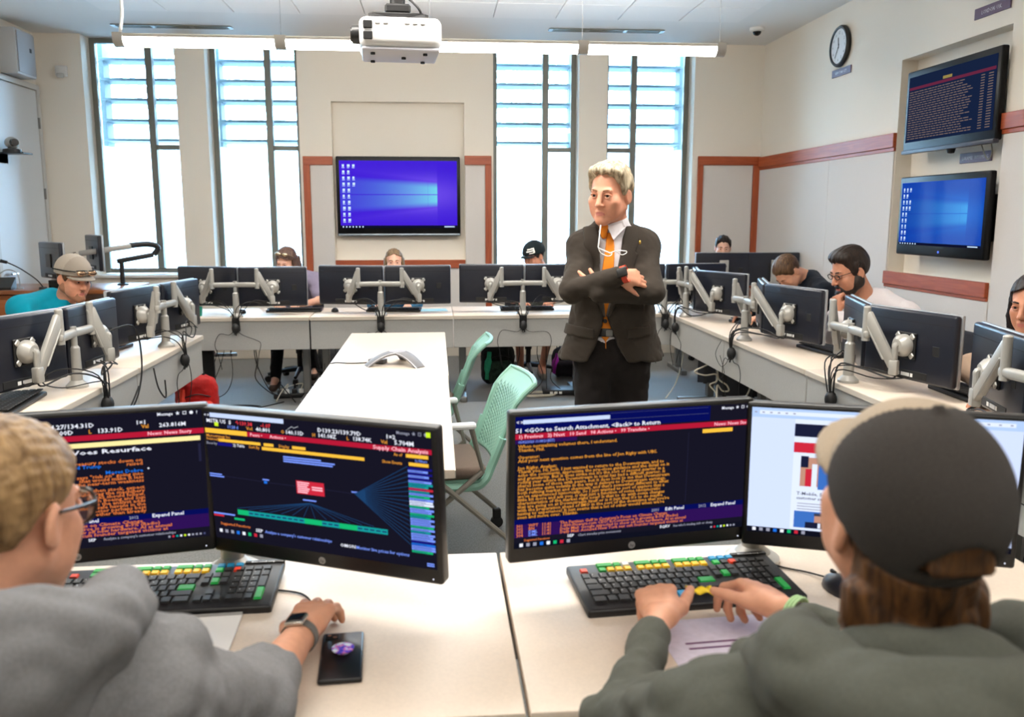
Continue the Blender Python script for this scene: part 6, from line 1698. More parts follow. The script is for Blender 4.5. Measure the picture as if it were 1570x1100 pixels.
# reading glasses hanging from the collar
g = MB(); a = V(0.690, 3.568, 1.475)
g.tube([(0.676, 3.555, 1.505), (0.668, 3.54, 1.45), (0.664, 3.535, 1.415), (0.672, 3.53, 1.408), (0.712, 3.525, 1.392), (0.72, 3.525, 1.396)], 0.0028, 6)
g.tube([(0.664, 3.535, 1.415), (0.674, 3.53, 1.392), (0.70, 3.523, 1.380), (0.716, 3.523, 1.384), (0.72, 3.525, 1.396)], 0.002, 6, spline=3)
g.tube([(0.72, 3.525, 1.396), (0.735, 3.53, 1.400), (0.745, 3.535, 1.396)], 0.0024, 6)
g.tube([(0.745, 3.535, 1.396), (0.762, 3.54, 1.384), (0.782, 3.555, 1.388), (0.787, 3.56, 1.398), (0.745, 3.535, 1.402)], 0.002, 6, spline=3)
g.build('reading_glasses', mat('white_frame', rgb(235, 235, 235), 0.3), t)
MB().ball((0.852, 3.60, 1.432), (0.005, 0.004, 0.009), 8, 6).build('lapel_pin', mat('gold', rgb(220, 180, 90), 0.3, metal=1.0), t)
finish(t)

# ---------------------------------------------------------------- office chairs for the seated people
chairfab = mat('chair_fabric', rgb(34, 34, 40), 0.9, bump=0.3, bscale=900)
ch0 = thing('office_chair', 'x', 'chair')                # faces local +Y
MB().rbox(-0.23, 0.23, -0.22, 0.24, 0.43, 0.49, 0.03, 3).build('seat', chairfab, ch0)
bk = MB(); bk.rbox(-0.21, 0.21, -0.02, 0.02, 0, 0.28, 0.02, 3, 0, T(0, -0.25, 0.58) @ Rx(rad(8))); bk.build('backrest', chairfab, ch0)
MB().tube([(0, -0.1, 0.42), (0, -0.28, 0.42), (0, -0.30, 0.60), (0, -0.29, 0.72)], 0.018, 8, spline=3).build('back_post', black, ch0)
MB().cyl((0, 0, 0.10), (0, 0, 0.43), 0.025, n=14).cyl((0, 0, 0.26), (0, 0, 0.42), 0.034, n=14).build('gas_post', black, ch0)
for k in range(5):
    a = rad(90 + 72 * k); b = MB().tube([(0, 0, 0.11), (0.16 * math.cos(a), 0.16 * math.sin(a), 0.10), (0.30 * math.cos(a), 0.30 * math.sin(a), 0.075)], [0.026, 0.02, 0.015], 8).build('base_spoke', black, ch0)
    MB().cyl((0.30 * math.cos(a) - 0.02 * math.sin(a), 0.30 * math.sin(a) + 0.02 * math.cos(a), 0.03), (0.30 * math.cos(a) + 0.02 * math.sin(a), 0.30 * math.sin(a) - 0.02 * math.cos(a), 0.03), 0.03, n=14).build('caster', rubber, b)
chf = [True]
def office_chair(x, y, face, label, dz=0.0):
    if chf[0]: c = ch0; chf[0] = False
    else: c = copy_tree(ch0)
    c.location = (x, y, 0); c.rotation_euler = (0, 0, math.atan2(face[1], face[0]) - PI / 2); c['label'] = label; c['category'] = 'chair'; c['group'] = 'dark office chairs under the seated people'

# ---------------------------------------------------------------- the man in the grey cap, front right
t = thing('person', 'man seen from behind in a grey and beige cap and an olive hoodie', 'person', (0.55, 0.72, 0))
H = Head((0.535, 0.915, 1.203), (0.0, 1.0), -16, 0, 0.98)
nb, pel = V(0.535, 0.80, 1.03), V(0.54, 0.50, 0.56)
shL, shR = V(0.345, 0.935, 0.93), V(0.715, 0.90, 0.93)
elL, wrL = V(0.262, 1.165, 0.792), V(0.395, 1.442, 0.826); elR, wrR = V(0.835, 1.19, 0.80), V(0.628, 1.450, 0.826)
B = SDF(); H.add(B); torso(B, pel, nb, shL, shR, -0.02); arm(B, shL, elL, wrL, -0.006); arm(B, shR, elR, wrR, -0.006)
tl, _ = hand(B, wrL, (0.16, 0.97, 0.06), (-0.12, -0.12, 0.98), 1, (34, 44, 50, 55), (0.40, 0.88, 0.10), 1.06, 0.6, bend2=(48, 58, 62, 64), tcurl=0.1)
tr, _ = hand(B, wrR, (-0.30, 0.95, 0.06), (0.30, 0.10, 0.94), -1, (34, 46, 50, 52), (0.52, 0.82, -0.16), 1.06, 0.6, bend2=(46, 60, 64, 64), tcurl=0.15)
kn = (V(0.44, 1.02, 0.56), V(0.70, 1.02, 0.56)); an = (V(0.42, 1.08, 0.10), V(0.72, 1.08, 0.10))
seated_legs(B, pel, 0.09, kn, an, -0.01)
for a in an: B.cap(a, a + V(0, 0.15, -0.055), 0.04, 0.032, 0.03)
pchild(t, 'body', B.mesh('body', [skin_b, lips], 0.013, [(H.c - 0.15, H.c + 0.15, 0.005), (V(0.37, 1.42, 0.70), V(0.70, 1.72, 0.86), 0.0032)], classify=lip_class(H)))
H.eyes(t, iris_dark, skin_b)
CA, CB = cap_hat(H, 0.018, 0.012, 0.085, back_open=True, slope=0.45, brim_z=0.050)
cap_grey = cloth('cap_mesh_grey', 62, 58, 55, 0.22, 520, 0.5, 1100); cap_beige = cloth('cap_beige', 168, 152, 132, 0.06, 400, 0.3, 900)
def capc(P):
    q = H.locp(P); return (np.abs(np.arctan2(q[:, 0], q[:, 1] + 0.012)) < 1.05).astype(int)
pchild(t, 'cap_crown', CA.mesh('cap_crown', [cap_grey, cap_beige], 0.0042, classify=capc)); pchild(t, 'cap_brim', CB.mesh('cap_brim', cap_beige, 0.0042))
# curls escaping under the cap
S = SDF(); rnd = random.Random(4)
def hr(x, y, z):
    d = cranium(x, y, z, 0.008); d = d + 0.003 * np.sin(x * 190 + np.sin(z * 60) * 2) * np.sin(z * 90 + y * 120)
    low = np.where(y > 0.0, 0.012 - z, np.where(y > -0.03, -0.03 - z, -0.135 - z)); d = smin(d, np.maximum(np.sqrt(x * x + (y + 0.040) ** 2) - 0.070 + 0.0025 * np.sin(x * 170 + z * 60), z + 0.024), 0.012)
    return np.maximum(np.maximum(d, low), np.maximum(z - 0.06, np.where(z < -0.06, y - 0.0, -1)))
S.fn(*clip_fn(H, hr))
for k in range(110):
    a = rad(rnd.uniform(-160, -20)); zz = rnd.uniform(-0.105, -0.045); r0 = 0.078 + 0.010 * rnd.random(); x0, y0 = r0 * 0.95 * math.cos(a), -0.012 + 1.14 * r0 * math.sin(a)
    if y0 < -0.05: zz = rnd.uniform(-0.155, -0.10)
    if -0.08 < y0 <= -0.02: zz = rnd.uniform(-0.12, -0.085)
    if y0 > -0.02: zz = rnd.uniform(-0.035, -0.01)
    c = 0.007 + 0.004 * rnd.random(); sh_ = 1.0 - max(0, -zz - 0.08) * 1.6
    S.chain([H(x0, y0, zz + 0.026), H(x0 * 1.05 * sh_ + rnd.uniform(-.006, .006), y0 * 1.04, zz + 0.004), H(x0 * 1.02 * sh_ + rnd.uniform(-.012, .012), y0 * 1.07, zz - 0.012)], [c * 1.2, c * 1.1, c * 0.5], 0.006)
for k in range(14): S.cap(H(-0.030 + 0.0046 * k, -0.106, 0.03), H(-0.031 + 0.0048 * k, -0.117, 0.008), 0.007, 0.006, 0.004)
pchild(t, 'hair', S.mesh('hair', brown_hair, 0.0042))
olive = cloth('olive_hoodie', 84, 86, 78, 0.08, 260, 0.4, 700)
S = SDF(); torso(S, pel, nb, shL, shR, 0.028, k=0.07)
for a, b, c in ((shL, elL, wrL), (shR, elR, wrR)):
    S.cap(a, b, 0.078, 0.066, 0.05); S.cap(b, b + (c - b) * 0.82, 0.060, 0.044, 0.03)
S.ell(pel + V(0, 0.05, 0.02), (0.20, 0.17, 0.14), k=0.06)
S.folds(0.012, 26, 3); S.folds(0.006, 60, 5); S.folds(0.003, 120, 8)
pchild(t, 'hoodie', S.mesh('hoodie', olive, 0.008))
# hood lying round the neck: a thick open roll, deeper behind
hd = SDF(); ring = []
for k in range(21):
    a = rad(-215 + 250 * k / 20.0); fx, fy = H.R[0, 1], H.R[1, 1]
    rr = V(math.cos(a), math.sin(a)); px = 0.545 + 0.150 * rr[0]; py = 0.835 + 0.125 * rr[1]
    back = max(0, -rr[1]); ring.append((V(px, py - 0.02 * back, 1.062 - 0.02 * (1 - back)), 0.046 + 0.022 * back))
for (p, r), (q, r2) in zip(ring[:-1], ring[1:]): hd.cap(p, q, r, r2, 0.03)
hd.ell((0.555, 0.72, 0.98), (0.165, 0.075, 0.12), k=0.06); hd.cap((0.40, 0.86, 1.04), (0.385, 0.985, 0.99), 0.055, 0.035, 0.05); hd.cap((0.69, 0.84, 1.02), (0.71, 0.95, 0.965), 0.055, 0.03, 0.05)
hd.cap(H(0, -0.02, -0.06), H(0, -0.05, -0.22), 0.085, 0.075, 0.02, '-')
hd.folds(0.010, 30, 13); hd.folds(0.005, 70, 15)
pchild(t, 'hood', hd.mesh('hood', olive, 0.007))
S = SDF(); S.ell(pel + V(0, 0.02, -0.03), (0.18, 0.16, 0.12), k=0.05)
seated_legs(S, pel, 0.09, kn, an, 0.012); S.folds(0.006, 40, 2); pchild(t, 'trousers', S.mesh('trousers', cloth('jeans_dark', 44, 50, 62), 0.014))
for a in an:
    s_ = SDF(); s_.cap(a + V(0, -0.03, -0.055), a + V(0, 0.17, -0.06), 0.044, 0.038, 0.02); pchild(t, 'shoe', s_.mesh('shoe', leather, 0.01))
gm_ = mat('band_green', rgb(170, 205, 150), 0.6)
d = unit(wrR - elR); bm_ = MB(); Rw = frame(d, (0, 0, 1))
for o, r_ in ((-0.022, 0.0365), (-0.028, 0.0372), (-0.016, 0.036)):
    bm_.tube([tuple(wrR + d * o + Rw @ (V(math.cos(a), 0, math.sin(a) * 0.9) * r_)) for a in [2 * PI * k / 24 for k in range(24)]], 0.0026, 6, closed=True)
bm_.build('wristband', gm_, t)
finish(t)
# yellow wrapper pinched between his fingers
wp = thing('candy_wrapper', 'small yellow wrapper held between the hands of the capped man', 'wrapper', (0.497, 1.540, 0.827), rad(-4))
m = MB(); nx, ny = 10, 6; vs = []
for i in range(nx + 1):
    for j in range(ny + 1):
        x = -0.024 + 0.048 * i / nx; y = (j / ny - 0.5) * (0.026 + 0.008 * math.cos(6.28 * i / nx)); vs.append((x, y, 0.004 * math.sin(x * 260 + y * 150) + 0.006 * (1 - (2 * j / ny - 1) ** 2)))
m.add(vs, [(i * (ny + 1) + j, (i + 1) * (ny + 1) + j, (i + 1) * (ny + 1) + j + 1, i * (ny + 1) + j + 1) for i in range(nx) for j in range(ny)])
o = m.build('wrapper_foil', mat('wrapper_yellow', rgb(248, 214, 30), 0.35), wp, 60); md = o.modifiers.new('thickness', 'SOLIDIFY'); md.thickness = 0.0015

# ---------------------------------------------------------------- the hooded woman, front left
t = thing('person', 'woman seen from behind in a grey hoodie, blonde hair tied back, hand on a mouse', 'person', (-0.52, 0.80, 0))
H = Head((-0.562, 1.135, 1.158), (0.26, 0.966), 12, 0, 0.98, True)
nb, pel = V(-0.575, 1.03, 0.99), V(-0.57, 0.68, 0.56)
shR, shL = V(-0.385, 1.06, 0.945), V(-0.755, 1.09, 0.945)
elR, wrR = V(-0.292, 1.245, 0.806), V(-0.250, 1.487, 0.798); elL, wrL = V(-0.82, 1.28, 0.81), V(-0.70, 1.52, 0.79)
B = SDF(); H.add(B); torso(B, pel, nb, shL, shR, -0.02, True); arm(B, shR, elR, wrR, 0.0, (0.05, 0.046, 0.043, 0.027)); arm(B, shL, elL, wrL, 0.0, (0.05, 0.046, 0.043, 0.027))
hand(B, wrR, (0.12, 0.985, 0.02), (-0.10, -0.06, 0.99), -1, (14, 16, 18, 20), (0.40, 0.86, -0.30), 1.10, 1.7, bend2=(26, 30, 32, 32))
hand(B, wrL, (0.25, 0.96, -0.05), (0.0, 0.0, 1), 1, (20, 24, 26, 28), (0.6, 0.75, -0.3), 0.97)
kn = (V(-0.68, 1.06, 0.55), V(-0.44, 1.06, 0.55)); an = (V(-0.68, 1.10, 0.09), V(-0.44, 1.10, 0.09)); seated_legs(B, pel, 0.09, kn, an, -0.01)
for a in an: B.cap(a, a + V(0, 0.14, -0.05), 0.036, 0.03, 0.03)
pchild(t, 'body', B.mesh('body', [skin_b, lips], 0.013, [(H.c - 0.14, H.c + 0.14, 0.0042), (V(-0.34, 1.38, 0.72), V(-0.19, 1.75, 0.83), 0.0032)], classify=lip_class(H)))
H.eyes(t, iris_blue, skin_b); eyebrows(t, H, blond_hair)
S = SDF()
def hw(x, y, z):
    hl = np.interp(y, [-0.13, -0.05, -0.03, -0.008, 0.01, 0.04, 0.07, 0.12], [-0.075, -0.07, 0.0, 0.015, 0.012, 0.036, 0.062, 0.075]); h = z - hl
    d = cranium(x, y, z, 0.0) - 0.0008 - 0.010 * np.clip(h / 0.03, 0, 1) ** 0.7 + 0.0009 * np.sin(np.arctan2(z + 0.03, np.abs(x) + 0.02) * 60 + y * 30) * np.clip(h / 0.02, 0, 1)
    return np.maximum(d, -h * 0.7)
S.fn(*clip_fn(H, hw)); S.ell(H(0, -0.118, -0.03), V(0.048, 0.035, 0.05) * H.sc, H.R, 0.02); S.chain([H(0, -0.135, -0.05), H(0.0, -0.145, -0.11), H(0.0, -0.13, -0.16)], [0.032, 0.028, 0.016], 0.02)
S.folds(0.002, 260, 3); pchild(t, 'hair', S.mesh('hair', blond_hair, 0.004))
MB().tube([tuple(H(0.03 * math.cos(a), -0.122, -0.03 + 0.03 * math.sin(a))) for a in [2 * PI * k / 16 for k in range(16)]], 0.005, 6, closed=True).build('hair_tie', rubber, t)
def big_specs(parent, H, m):
    M = H.mat(); g = MB()
    for q in (-1, 1):
        pts = []
        for k in range(20):
            a = 2 * PI * k / 20; pts.append((q * 0.034 + 0.030 * math.cos(a), 0.108 - 0.012 * abs(math.cos(a)) * (1 if q * math.cos(a) > 0 else 0.2), 0.0 + 0.025 * math.sin(a) + 0.004 * max(0, q * math.cos(a))))
        g.tube(pts, 0.0028, 6, 0, M, closed=True)
        g.tube([(q * 0.064, 0.096, 0.010), (q * 0.081, 0.05, 0.010), (q * 0.087, -0.01, 0.008)], 0.0026, 6, 0, M)
    g.tube([(-0.006, 0.108, 0.008), (0, 0.114, 0.010), (0.006, 0.108, 0.008)], 0.0026, 6, 0, M); f = g.build('spectacles', m, parent)
    for q in (-1, 1):
        l = MB(); n = 18; l.add([tuple(M @ Vector((q * 0.034 + 0.0285 * math.cos(2 * PI * k / n), 0.106 - 0.010 * abs(math.cos(2 * PI * k / n)) * (1 if q * math.cos(2 * PI * k / n) > 0 else 0.2), 0.0235 * math.sin(2 * PI * k / n)))) for k in range(n)], [tuple(range(n))])
        l.build('lens', glass_mat(), f, 0)
big_specs(t, H, mat('tortoise', rgb(44, 34, 30), 0.3))
greyh = cloth('grey_hoodie', 128, 128, 130, 0.10, 220, 0.4, 700)
S = SDF(); torso(S, pel, nb, shL, shR, 0.03, True, k=0.07)
for a, b, c in ((shR, elR, wrR), (shL, elL, wrL)):
    S.cap(a, b, 0.082, 0.074, 0.05); S.cap(b, b + (c - b) * 0.36, 0.072, 0.062, 0.03)
S.ell(pel + V(0, 0.05, 0.02), (0.20, 0.17, 0.14), k=0.06)
S.folds(0.011, 26, 21); S.folds(0.006, 58, 22); S.folds(0.003, 130, 23)
pchild(t, 'hoodie', S.mesh('hoodie', greyh, 0.008))
hd = SDF()
for k in range(20):
    a0, a1 = [rad(-205 + 235 * q / 20.0) for q in (k, k + 1)]
    def pt(a):
        c, s_ = math.cos(a), math.sin(a); bk_ = max(0, -s_); return V(-0.555 + 0.150 * c, 1.045 + 0.125 * s_ - 0.02 * bk_, 1.066 - 0.015 * (1 - bk_)), 0.046 + 0.022 * bk_
    (p, r), (q, r2) = pt(a0), pt(a1); hd.cap(p, q, r, r2, 0.03)
hd.ell((-0.575, 0.92, 0.975), (0.175, 0.085, 0.125), k=0.06); hd.cap((-0.44, 1.04, 1.02), (-0.43, 1.12, 0.975), 0.044, 0.028, 0.06); hd.cap((-0.70, 1.05, 1.02), (-0.72, 1.17, 0.955), 0.055, 0.03, 0.05)
hd.cap(H(0, -0.02, -0.06), H(0, -0.05, -0.22), 0.078, 0.07, 0.02, '-'); hd.folds(0.010, 28, 31); hd.folds(0.005, 66, 32)
pchild(t, 'hood', hd.mesh('hood', greyh, 0.007))
S = SDF(); S.ell(pel + V(0, 0.02, -0.03), (0.19, 0.17, 0.12), k=0.05); seated_legs(S, pel, 0.09, kn, an, 0.012); S.folds(0.006, 40, 6); pchild(t, 'trousers', S.mesh('trousers', cloth('leggings_black', 26, 26, 30), 0.014))
for a in an:
    s_ = SDF(); s_.cap(a + V(0, -0.03, -0.055), a + V(0, 0.16, -0.06), 0.042, 0.036, 0.02); pchild(t, 'shoe', s_.mesh('shoe', rubber, 0.01))
d = unit(wrR - elR); Rw = frame(d, (-0.15, -0.1, 1)); Mw = Matrix.Identity(4)
for i in range(3):
    for j in range(3): Mw[i][j] = Rw[i, j]
    Mw[i][3] = (wrR - d * 0.012)[i]
strap = MB(); N = 28
for k in range(N):
    a0, a1 = 2 * PI * k / N, 2 * PI * (k + 1) / N
    p = [(0.0305 * math.cos(a), 0.0285 * math.sin(a)) for a in (a0, a1)]; q_ = [(0.033 * math.cos(a), 0.031 * math.sin(a)) for a in (a0, a1)]
    strap.add([(p[0][0], -0.009, p[0][1]), (p[1][0], -0.009, p[1][1]), (q_[1][0], -0.009, q_[1][1]), (q_[0][0], -0.009, q_[0][1]), (p[0][0], 0.009, p[0][1]), (p[1][0], 0.009, p[1][1]), (q_[1][0], 0.009, q_[1][1]), (q_[0][0], 0.009, q_[0][1])], [(0, 1, 2, 3), (7, 6, 5, 4), (3, 2, 6, 7), (1, 0, 4, 5)])
strap.build('watch_strap', mat('strap_grey', rgb(110, 108, 104), 0.6), t, 35, Mw)
wc = MB().rbox(-0.017, 0.017, -0.02, 0.02, 0.028, 0.037, 0.004, 3).build('watch_case', mat('watch_steel', rgb(205, 200, 190), 0.25, metal=0.8), t, 35, Mw)
MB().rbox(-0.0145, 0.0145, -0.0175, 0.0175, 0.0365, 0.0385, 0.002, 2).build('watch_glass', blackgloss, wc)
finish(t)

# ---------------------------------------------------------------- people at the rows
def sitter(label, base, head, shl, shr, pelv, shirt, skinm, hair=None, cap=None, arms=None, sleeve=1.0, face=(0, -1), legs=None, trouser=None, shorts=False, fem=False, res=0.012, fine=0.0055, shoes=None, extra=None, eyes=True, brow=None, hands=True, eye=None):
    t = thing('person', label, 'person', (base[0], base[1], 0))
    H = head; nb = V((V(shl) + V(shr)) / 2) + V(0, 0, 0.07); nb = nb * 0.6 + H(0, -0.05, -0.19) * 0.4
    B = SDF(); H.add(B); torso(B, pelv, nb, shl, shr, -0.02, fem)
    F = [(H.c - 0.14 * H.sc, H.c + 0.14 * H.sc, fine)]
    f = unit(V(face[0], face[1], 0)); rt = np.cross(f, V(0, 0, 1))
    arms = arms or {}
    for side, sh in (('L', V(shl)), ('R', V(shr))):
        a = arms.get(side)
        if a is None:
            el = sh + f * 0.20 + V(0, 0, -0.20); wr = el + f * 0.22 + rt * (0.06 if side == 'L' else -0.06) + V(0, 0, 0.01); a = (el, wr, f + V(0, 0, -0.1), V(0, 0, 1)); arms[side] = a
        arm(B, sh, a[0], a[1], -0.004)
        hand(B, a[1], a[2], a[3], (1 if side == 'L' else -1) * (a[4] if len(a) > 4 else 1), a[5] if len(a) > 5 else (25, 30, 34, 38), (0.6, 0.75, -0.3), 0.97)
        F.append((V(a[1]) - 0.11, V(a[1]) + 0.11, 0.0075))
    if legs is None:
        k = [V(pelv) + f * 0.44 + rt * 0.1 * q + V(0, 0, 0.0) for q in (-1, 1)]; an = [kk + V(0, 0, 0.09 - kk[2]) + f * 0.02 for kk in k]
    else: k, an = legs
    seated_legs(B, pelv, 0.09, k, an, -0.008, right=rt)
    for a in an: B.cap(a, a + f * 0.15 + V(0, 0, -0.05), 0.036, 0.028, 0.03)
    pchild(t, 'body', B.mesh('body', [skinm, lips], res, F, classify=lip_class(H)))
    if eyes: H.eyes(t, eye or iris_dark, skinm)
    if brow: eyebrows(t, H, brow)
    if hair: pchild(t, 'hair', hair[0].mesh('hair', hair[1], 0.0055))
    S = SDF(); torso(S, pelv, nb, shl, shr, 0.012, fem, k=0.06)
    for side, sh in (('L', V(shl)), ('R', V(shr))):
        el, wr = arms[side][0], arms[side][1]
        if sleeve >= 1: S.cap(sh, el, 0.066, 0.058, 0.04); S.cap(el, el + (wr - el) * 0.95, 0.056, 0.040, 0.025)
        else: S.cap(sh, sh + (el - sh) * 0.6 * sleeve / 0.5, 0.068, 0.066, 0.04)
    S.cap(H(0, -0.04, -0.15), H(0, -0.055, -0.22), 0.062, 0.085, 0.03)
    S.folds(0.007, 40, 7); S.folds(0.003, 95, 8)
    pchild(t, 'shirt', S.mesh('shirt', shirt, 0.011))
    S = SDF(); S.ell(V(pelv) + V(0, 0, -0.02), (0.175, 0.16, 0.12), k=0.05)
    if shorts:
        for q, kk in zip((-1, 1), k): S.cap(V(pelv) + rt * 0.09 * q, kk, 0.10, 0.085, 0.04)
    else: seated_legs(S, pelv, 0.09, k, an, 0.012, right=rt)
    S.folds(0.005, 45, 3); pchild(t, 'shorts' if shorts else 'trousers', S.mesh('shorts' if shorts else 'trousers', trouser, 0.014))
    for a in an:
        s_ = SDF(); s_.cap(a - f * 0.035 + V(0, 0, -0.05), a + f * 0.15 + V(0, 0, -0.058), 0.043, 0.035, 0.02); s_.fn(V(a[0] - .3, a[1] - .3, -0.2), V(a[0] + .3, a[1] + .3, 0.002), lambda X, Y, Z: Z - 0.002 + 0 * X + 0 * Y, 0.003, '-')
        pchild(t, 'shoe', s_.mesh('shoe', shoes or leather, 0.009))
    if extra: extra(t, H)
    finish(t); return t
denim = cloth('denim_blue', 58, 70, 96); blackcl = cloth('black_cloth', 24, 24, 27)

# teal shirt and trucker cap at the left row
H = Head((-2.165, 5.42, 1.175), (0.80, -0.52), 16, 2, 0.98)
def teal_extra(t, H):
    A, Bm = cap_hat(H, 0.022, 0.030, 0.075); cg = cloth('trucker_mesh', 176, 166, 154, 0.1, 600, 0.4, 1100); cf = cloth('trucker_front', 160, 150, 138, 0.06, 400)
    pchild(t, 'cap_crown', A.mesh('cap_crown', [cg, cf], 0.0055, classify=lambda P: (H.locp(P)[:, 1] > 0.02).astype(int))); pchild(t, 'cap_brim', Bm.mesh('cap_brim', cf, 0.005))
    g = MB(); M = H.mat(); l = MB()
    for q in (-1, 1):
        l.ball((q * 0.036, 0.112, 0.066), (0.032, 0.014, 0.019), 14, 8, 0, M)
        g.tube([(q * 0.068, 0.100, 0.072), (q * 0.100, 0.03, 0.060), (q * 0.104, -0.06, 0.045)], 0.0036, 6, 0, M)
        g.tube([(q * 0.004, 0.118, 0.082), (q * 0.036, 0.122, 0.086), (q * 0.068, 0.102, 0.078)], 0.003, 6, 0, M)
    g.tube([(-0.01, 0.122, 0.07), (0.01, 0.122, 0.07)], 0.003, 6, 0, M)
    g = g.build('sunglasses', rubber, t); l.build('lens', mat('mirror_amber', rgb(196, 160, 130), 0.08, metal=0.9), g)
    pchild(t, 'beard', beard(H, 0.002).mesh('beard', mat('stubble', rgb(150, 104, 78), 0.7, noise=0.2, nscale=400), 0.0055))
sitter('student in a teal shirt and tan trucker cap and sunglasses, at the left row', (-2.5, 5.5), H, (-2.30, 5.66, 1.0), (-2.42, 5.28, 1.0), (-2.62, 5.55, 0.56),
       cloth('teal_shirt', 6, 150, 176), skin_a, (short_hair(H, 0.008, 0.06, -0.03, -0.07), brown_hair), arms=dict(R=(V(-2.22, 5.12, 0.80), V(-2.02, 5.27, 0.79), V(0.9, 0.4, -0.1), V(0, 0, 1)), L=(V(-2.16, 5.72, 0.80), V(-2.02, 5.52, 0.79), V(0.8, -0.4, -0.1), V(0, 0, 1))),
       sleeve=0.5, face=(1, -0.1), trouser=denim, extra=teal_extra, brow=brown_hair)
office_chair(-2.68, 5.56, (1, -0.1), 'dark office chair under the teal-shirted student')

# woman with sunglasses on her head
def long_hair(H, length=0.22, t=0.016, line=0.07, wave=0.004, wide=0.0):
    S = SDF()
    def f(x, y, z):
        d = cranium(x, y, z, t) + 0.0018 * np.sin(x * 260 + np.sin(z * 40))
        fr = np.where(y > 0.022, (line - 0.45 * np.abs(x)) - z, np.where(y > -0.005, -0.0 - z, -0.2 - z)); return np.maximum(d, fr)
    S.fn(*clip_fn(H, f, 0.22))
    for q in (-1, 1):
        for k in range(5):
            y0 = 0.012 - 0.024 * k
            S.chain([H(q * (0.078 + 0.002 * k), y0, 0.02), H(q * (0.088 + wide), y0 - 0.004, -0.06), H(q * (0.090 + wide + wave * (k % 2)), y0 - 0.01, -0.06 - length * 0.5), H(q * (0.086 + wide), y0 - 0.012 + 0.02 * (k == 0), -0.06 - length)], [0.015, 0.017, 0.018, 0.011], 0.012)
    for k in range(7): S.chain([H(-0.06 + 0.02 * k, -0.10, 0.0), H(-0.06 + 0.02 * k, -0.105, -0.10), H(-0.058 + 0.019 * k, -0.10, -0.06 - length)], [0.02, 0.022, 0.014], 0.015)
    S.folds(0.002, 230, 5); return S
H = Head((-1.345, 8.02, 1.140), (-0.35, -0.94), 20, 6, 0.97, True)
def sg_extra(t, H):
    g = MB(); M = H.mat()
    for q in (-1, 1):
        g.ball((q * 0.034, 0.072, 0.098), (0.032, 0.018, 0.020), 14, 8, 0, M); g.tube([(q * 0.064, 0.06, 0.10), (q * 0.094, 0.02, 0.06), (q * 0.094, -0.05, 0.03)], 0.003, 6, 0, M)
    g.tube([(-0.01, 0.088, 0.1), (0.01, 0.088, 0.1)], 0.003, 6, 0, M)
    g.build('sunglasses', mat('mirror_bronze', rgb(200, 180, 150), 0.1, metal=0.9), t)
    ft = V(-1.49, 7.77, 0.03)
lavs = cloth('lavender_shirt', 134, 126, 146, 0.08, 200)
sitter('woman with long brown hair and sunglasses pushed up on her head', (-1.30, 8.15), H, (-1.10, 8.06, 0.965), (-1.50, 8.10, 0.965), (-1.30, 8.26, 0.56), lavs, skin_c, (long_hair(H, 0.2), mid_hair),
       arms=dict(L=(V(-1.05, 7.92, 0.79), V(-1.16, 7.68, 0.785), V(-0.5, -0.85, 0), V(0, 0, 1)), R=(V(-1.55, 7.90, 0.80), V(-1.38, 7.66, 0.785), V(0.3, -0.9, 0), V(0, 0, 1))), sleeve=0.6, face=(0, -1),
       legs=((V(-1.42, 7.93, 0.54), V(-1.19, 7.9, 0.55)), (V(-1.46, 7.88, 0.09), V(-1.16, 8.30, 0.11))), trouser=blackcl, fem=True, extra=sg_extra, shoes=mat('sandal_brown', rgb(58, 44, 36), 0.6))
office_chair(-1.30, 8.28, (0, -1), 'dark office chair under the woman with sunglasses on her head')

H = Head((-0.38, 8.05, 1.128), (0.05, -1), 4, 0, 0.95, True)
sitter('woman with parted dark blond hair looking straight over two monitors at the back row', (-0.38, 8.2), H, (-0.19, 8.12, 0.95), (-0.57, 8.12, 0.95), (-0.38, 8.28, 0.55), cloth('blue_top', 60, 120, 160), skin_c,
       (long_hair(H, 0.16, 0.010, 0.085), hairm('hair_dusky', rgb(84, 66, 46), rgb(140, 116, 86))), face=(0, -1), trouser=denim, fem=True, brow=brown_hair)
office_chair(-0.38, 8.30, (0, -1), 'dark office chair under the long-haired woman facing us')

# black cap with white lettering
H = Head((0.905, 8.02, 1.178), (-0.80, -0.60), 20, 0, 0.98)
def bc_extra(t, H):
    A, Bm = cap_hat(H, 0.022, 0.030, 0.07); bc = cloth('cap_black', 24, 34, 38, 0.06)
    cr = pchild(t, 'cap_crown', A.mesh('cap_crown', bc, 0.006)); pchild(t, 'cap_brim', Bm.mesh('cap_brim', bc, 0.0055))
    m = MB()
    for (a0, a1, z0, z1) in ((20, 60, 0.092, 0.102), (52, 60, 0.06, 0.10), (15, 56, 0.074, 0.084), (30, 58, 0.056, 0.064)):
        vs = []; n = 7
        for k in range(n + 1):
            a = rad(a0 + (a1 - a0) * k / n)
            for z in (z0, z1):
                rr = math.sqrt(max(0.05, 1 - ((z - 0.038) / 0.112) ** 2)); vs.append(tuple(H(-(0.1035 * rr) * math.sin(a), -0.012 + (0.1245 * rr) * math.cos(a), z)))
        m.add(vs, [(2 * k, 2 * k + 2, 2 * k + 3, 2 * k + 1) for k in range(n)])
    m.build('cap_emblem', mat('emblem_white', rgb(238, 236, 226), 0.6), t, 0)
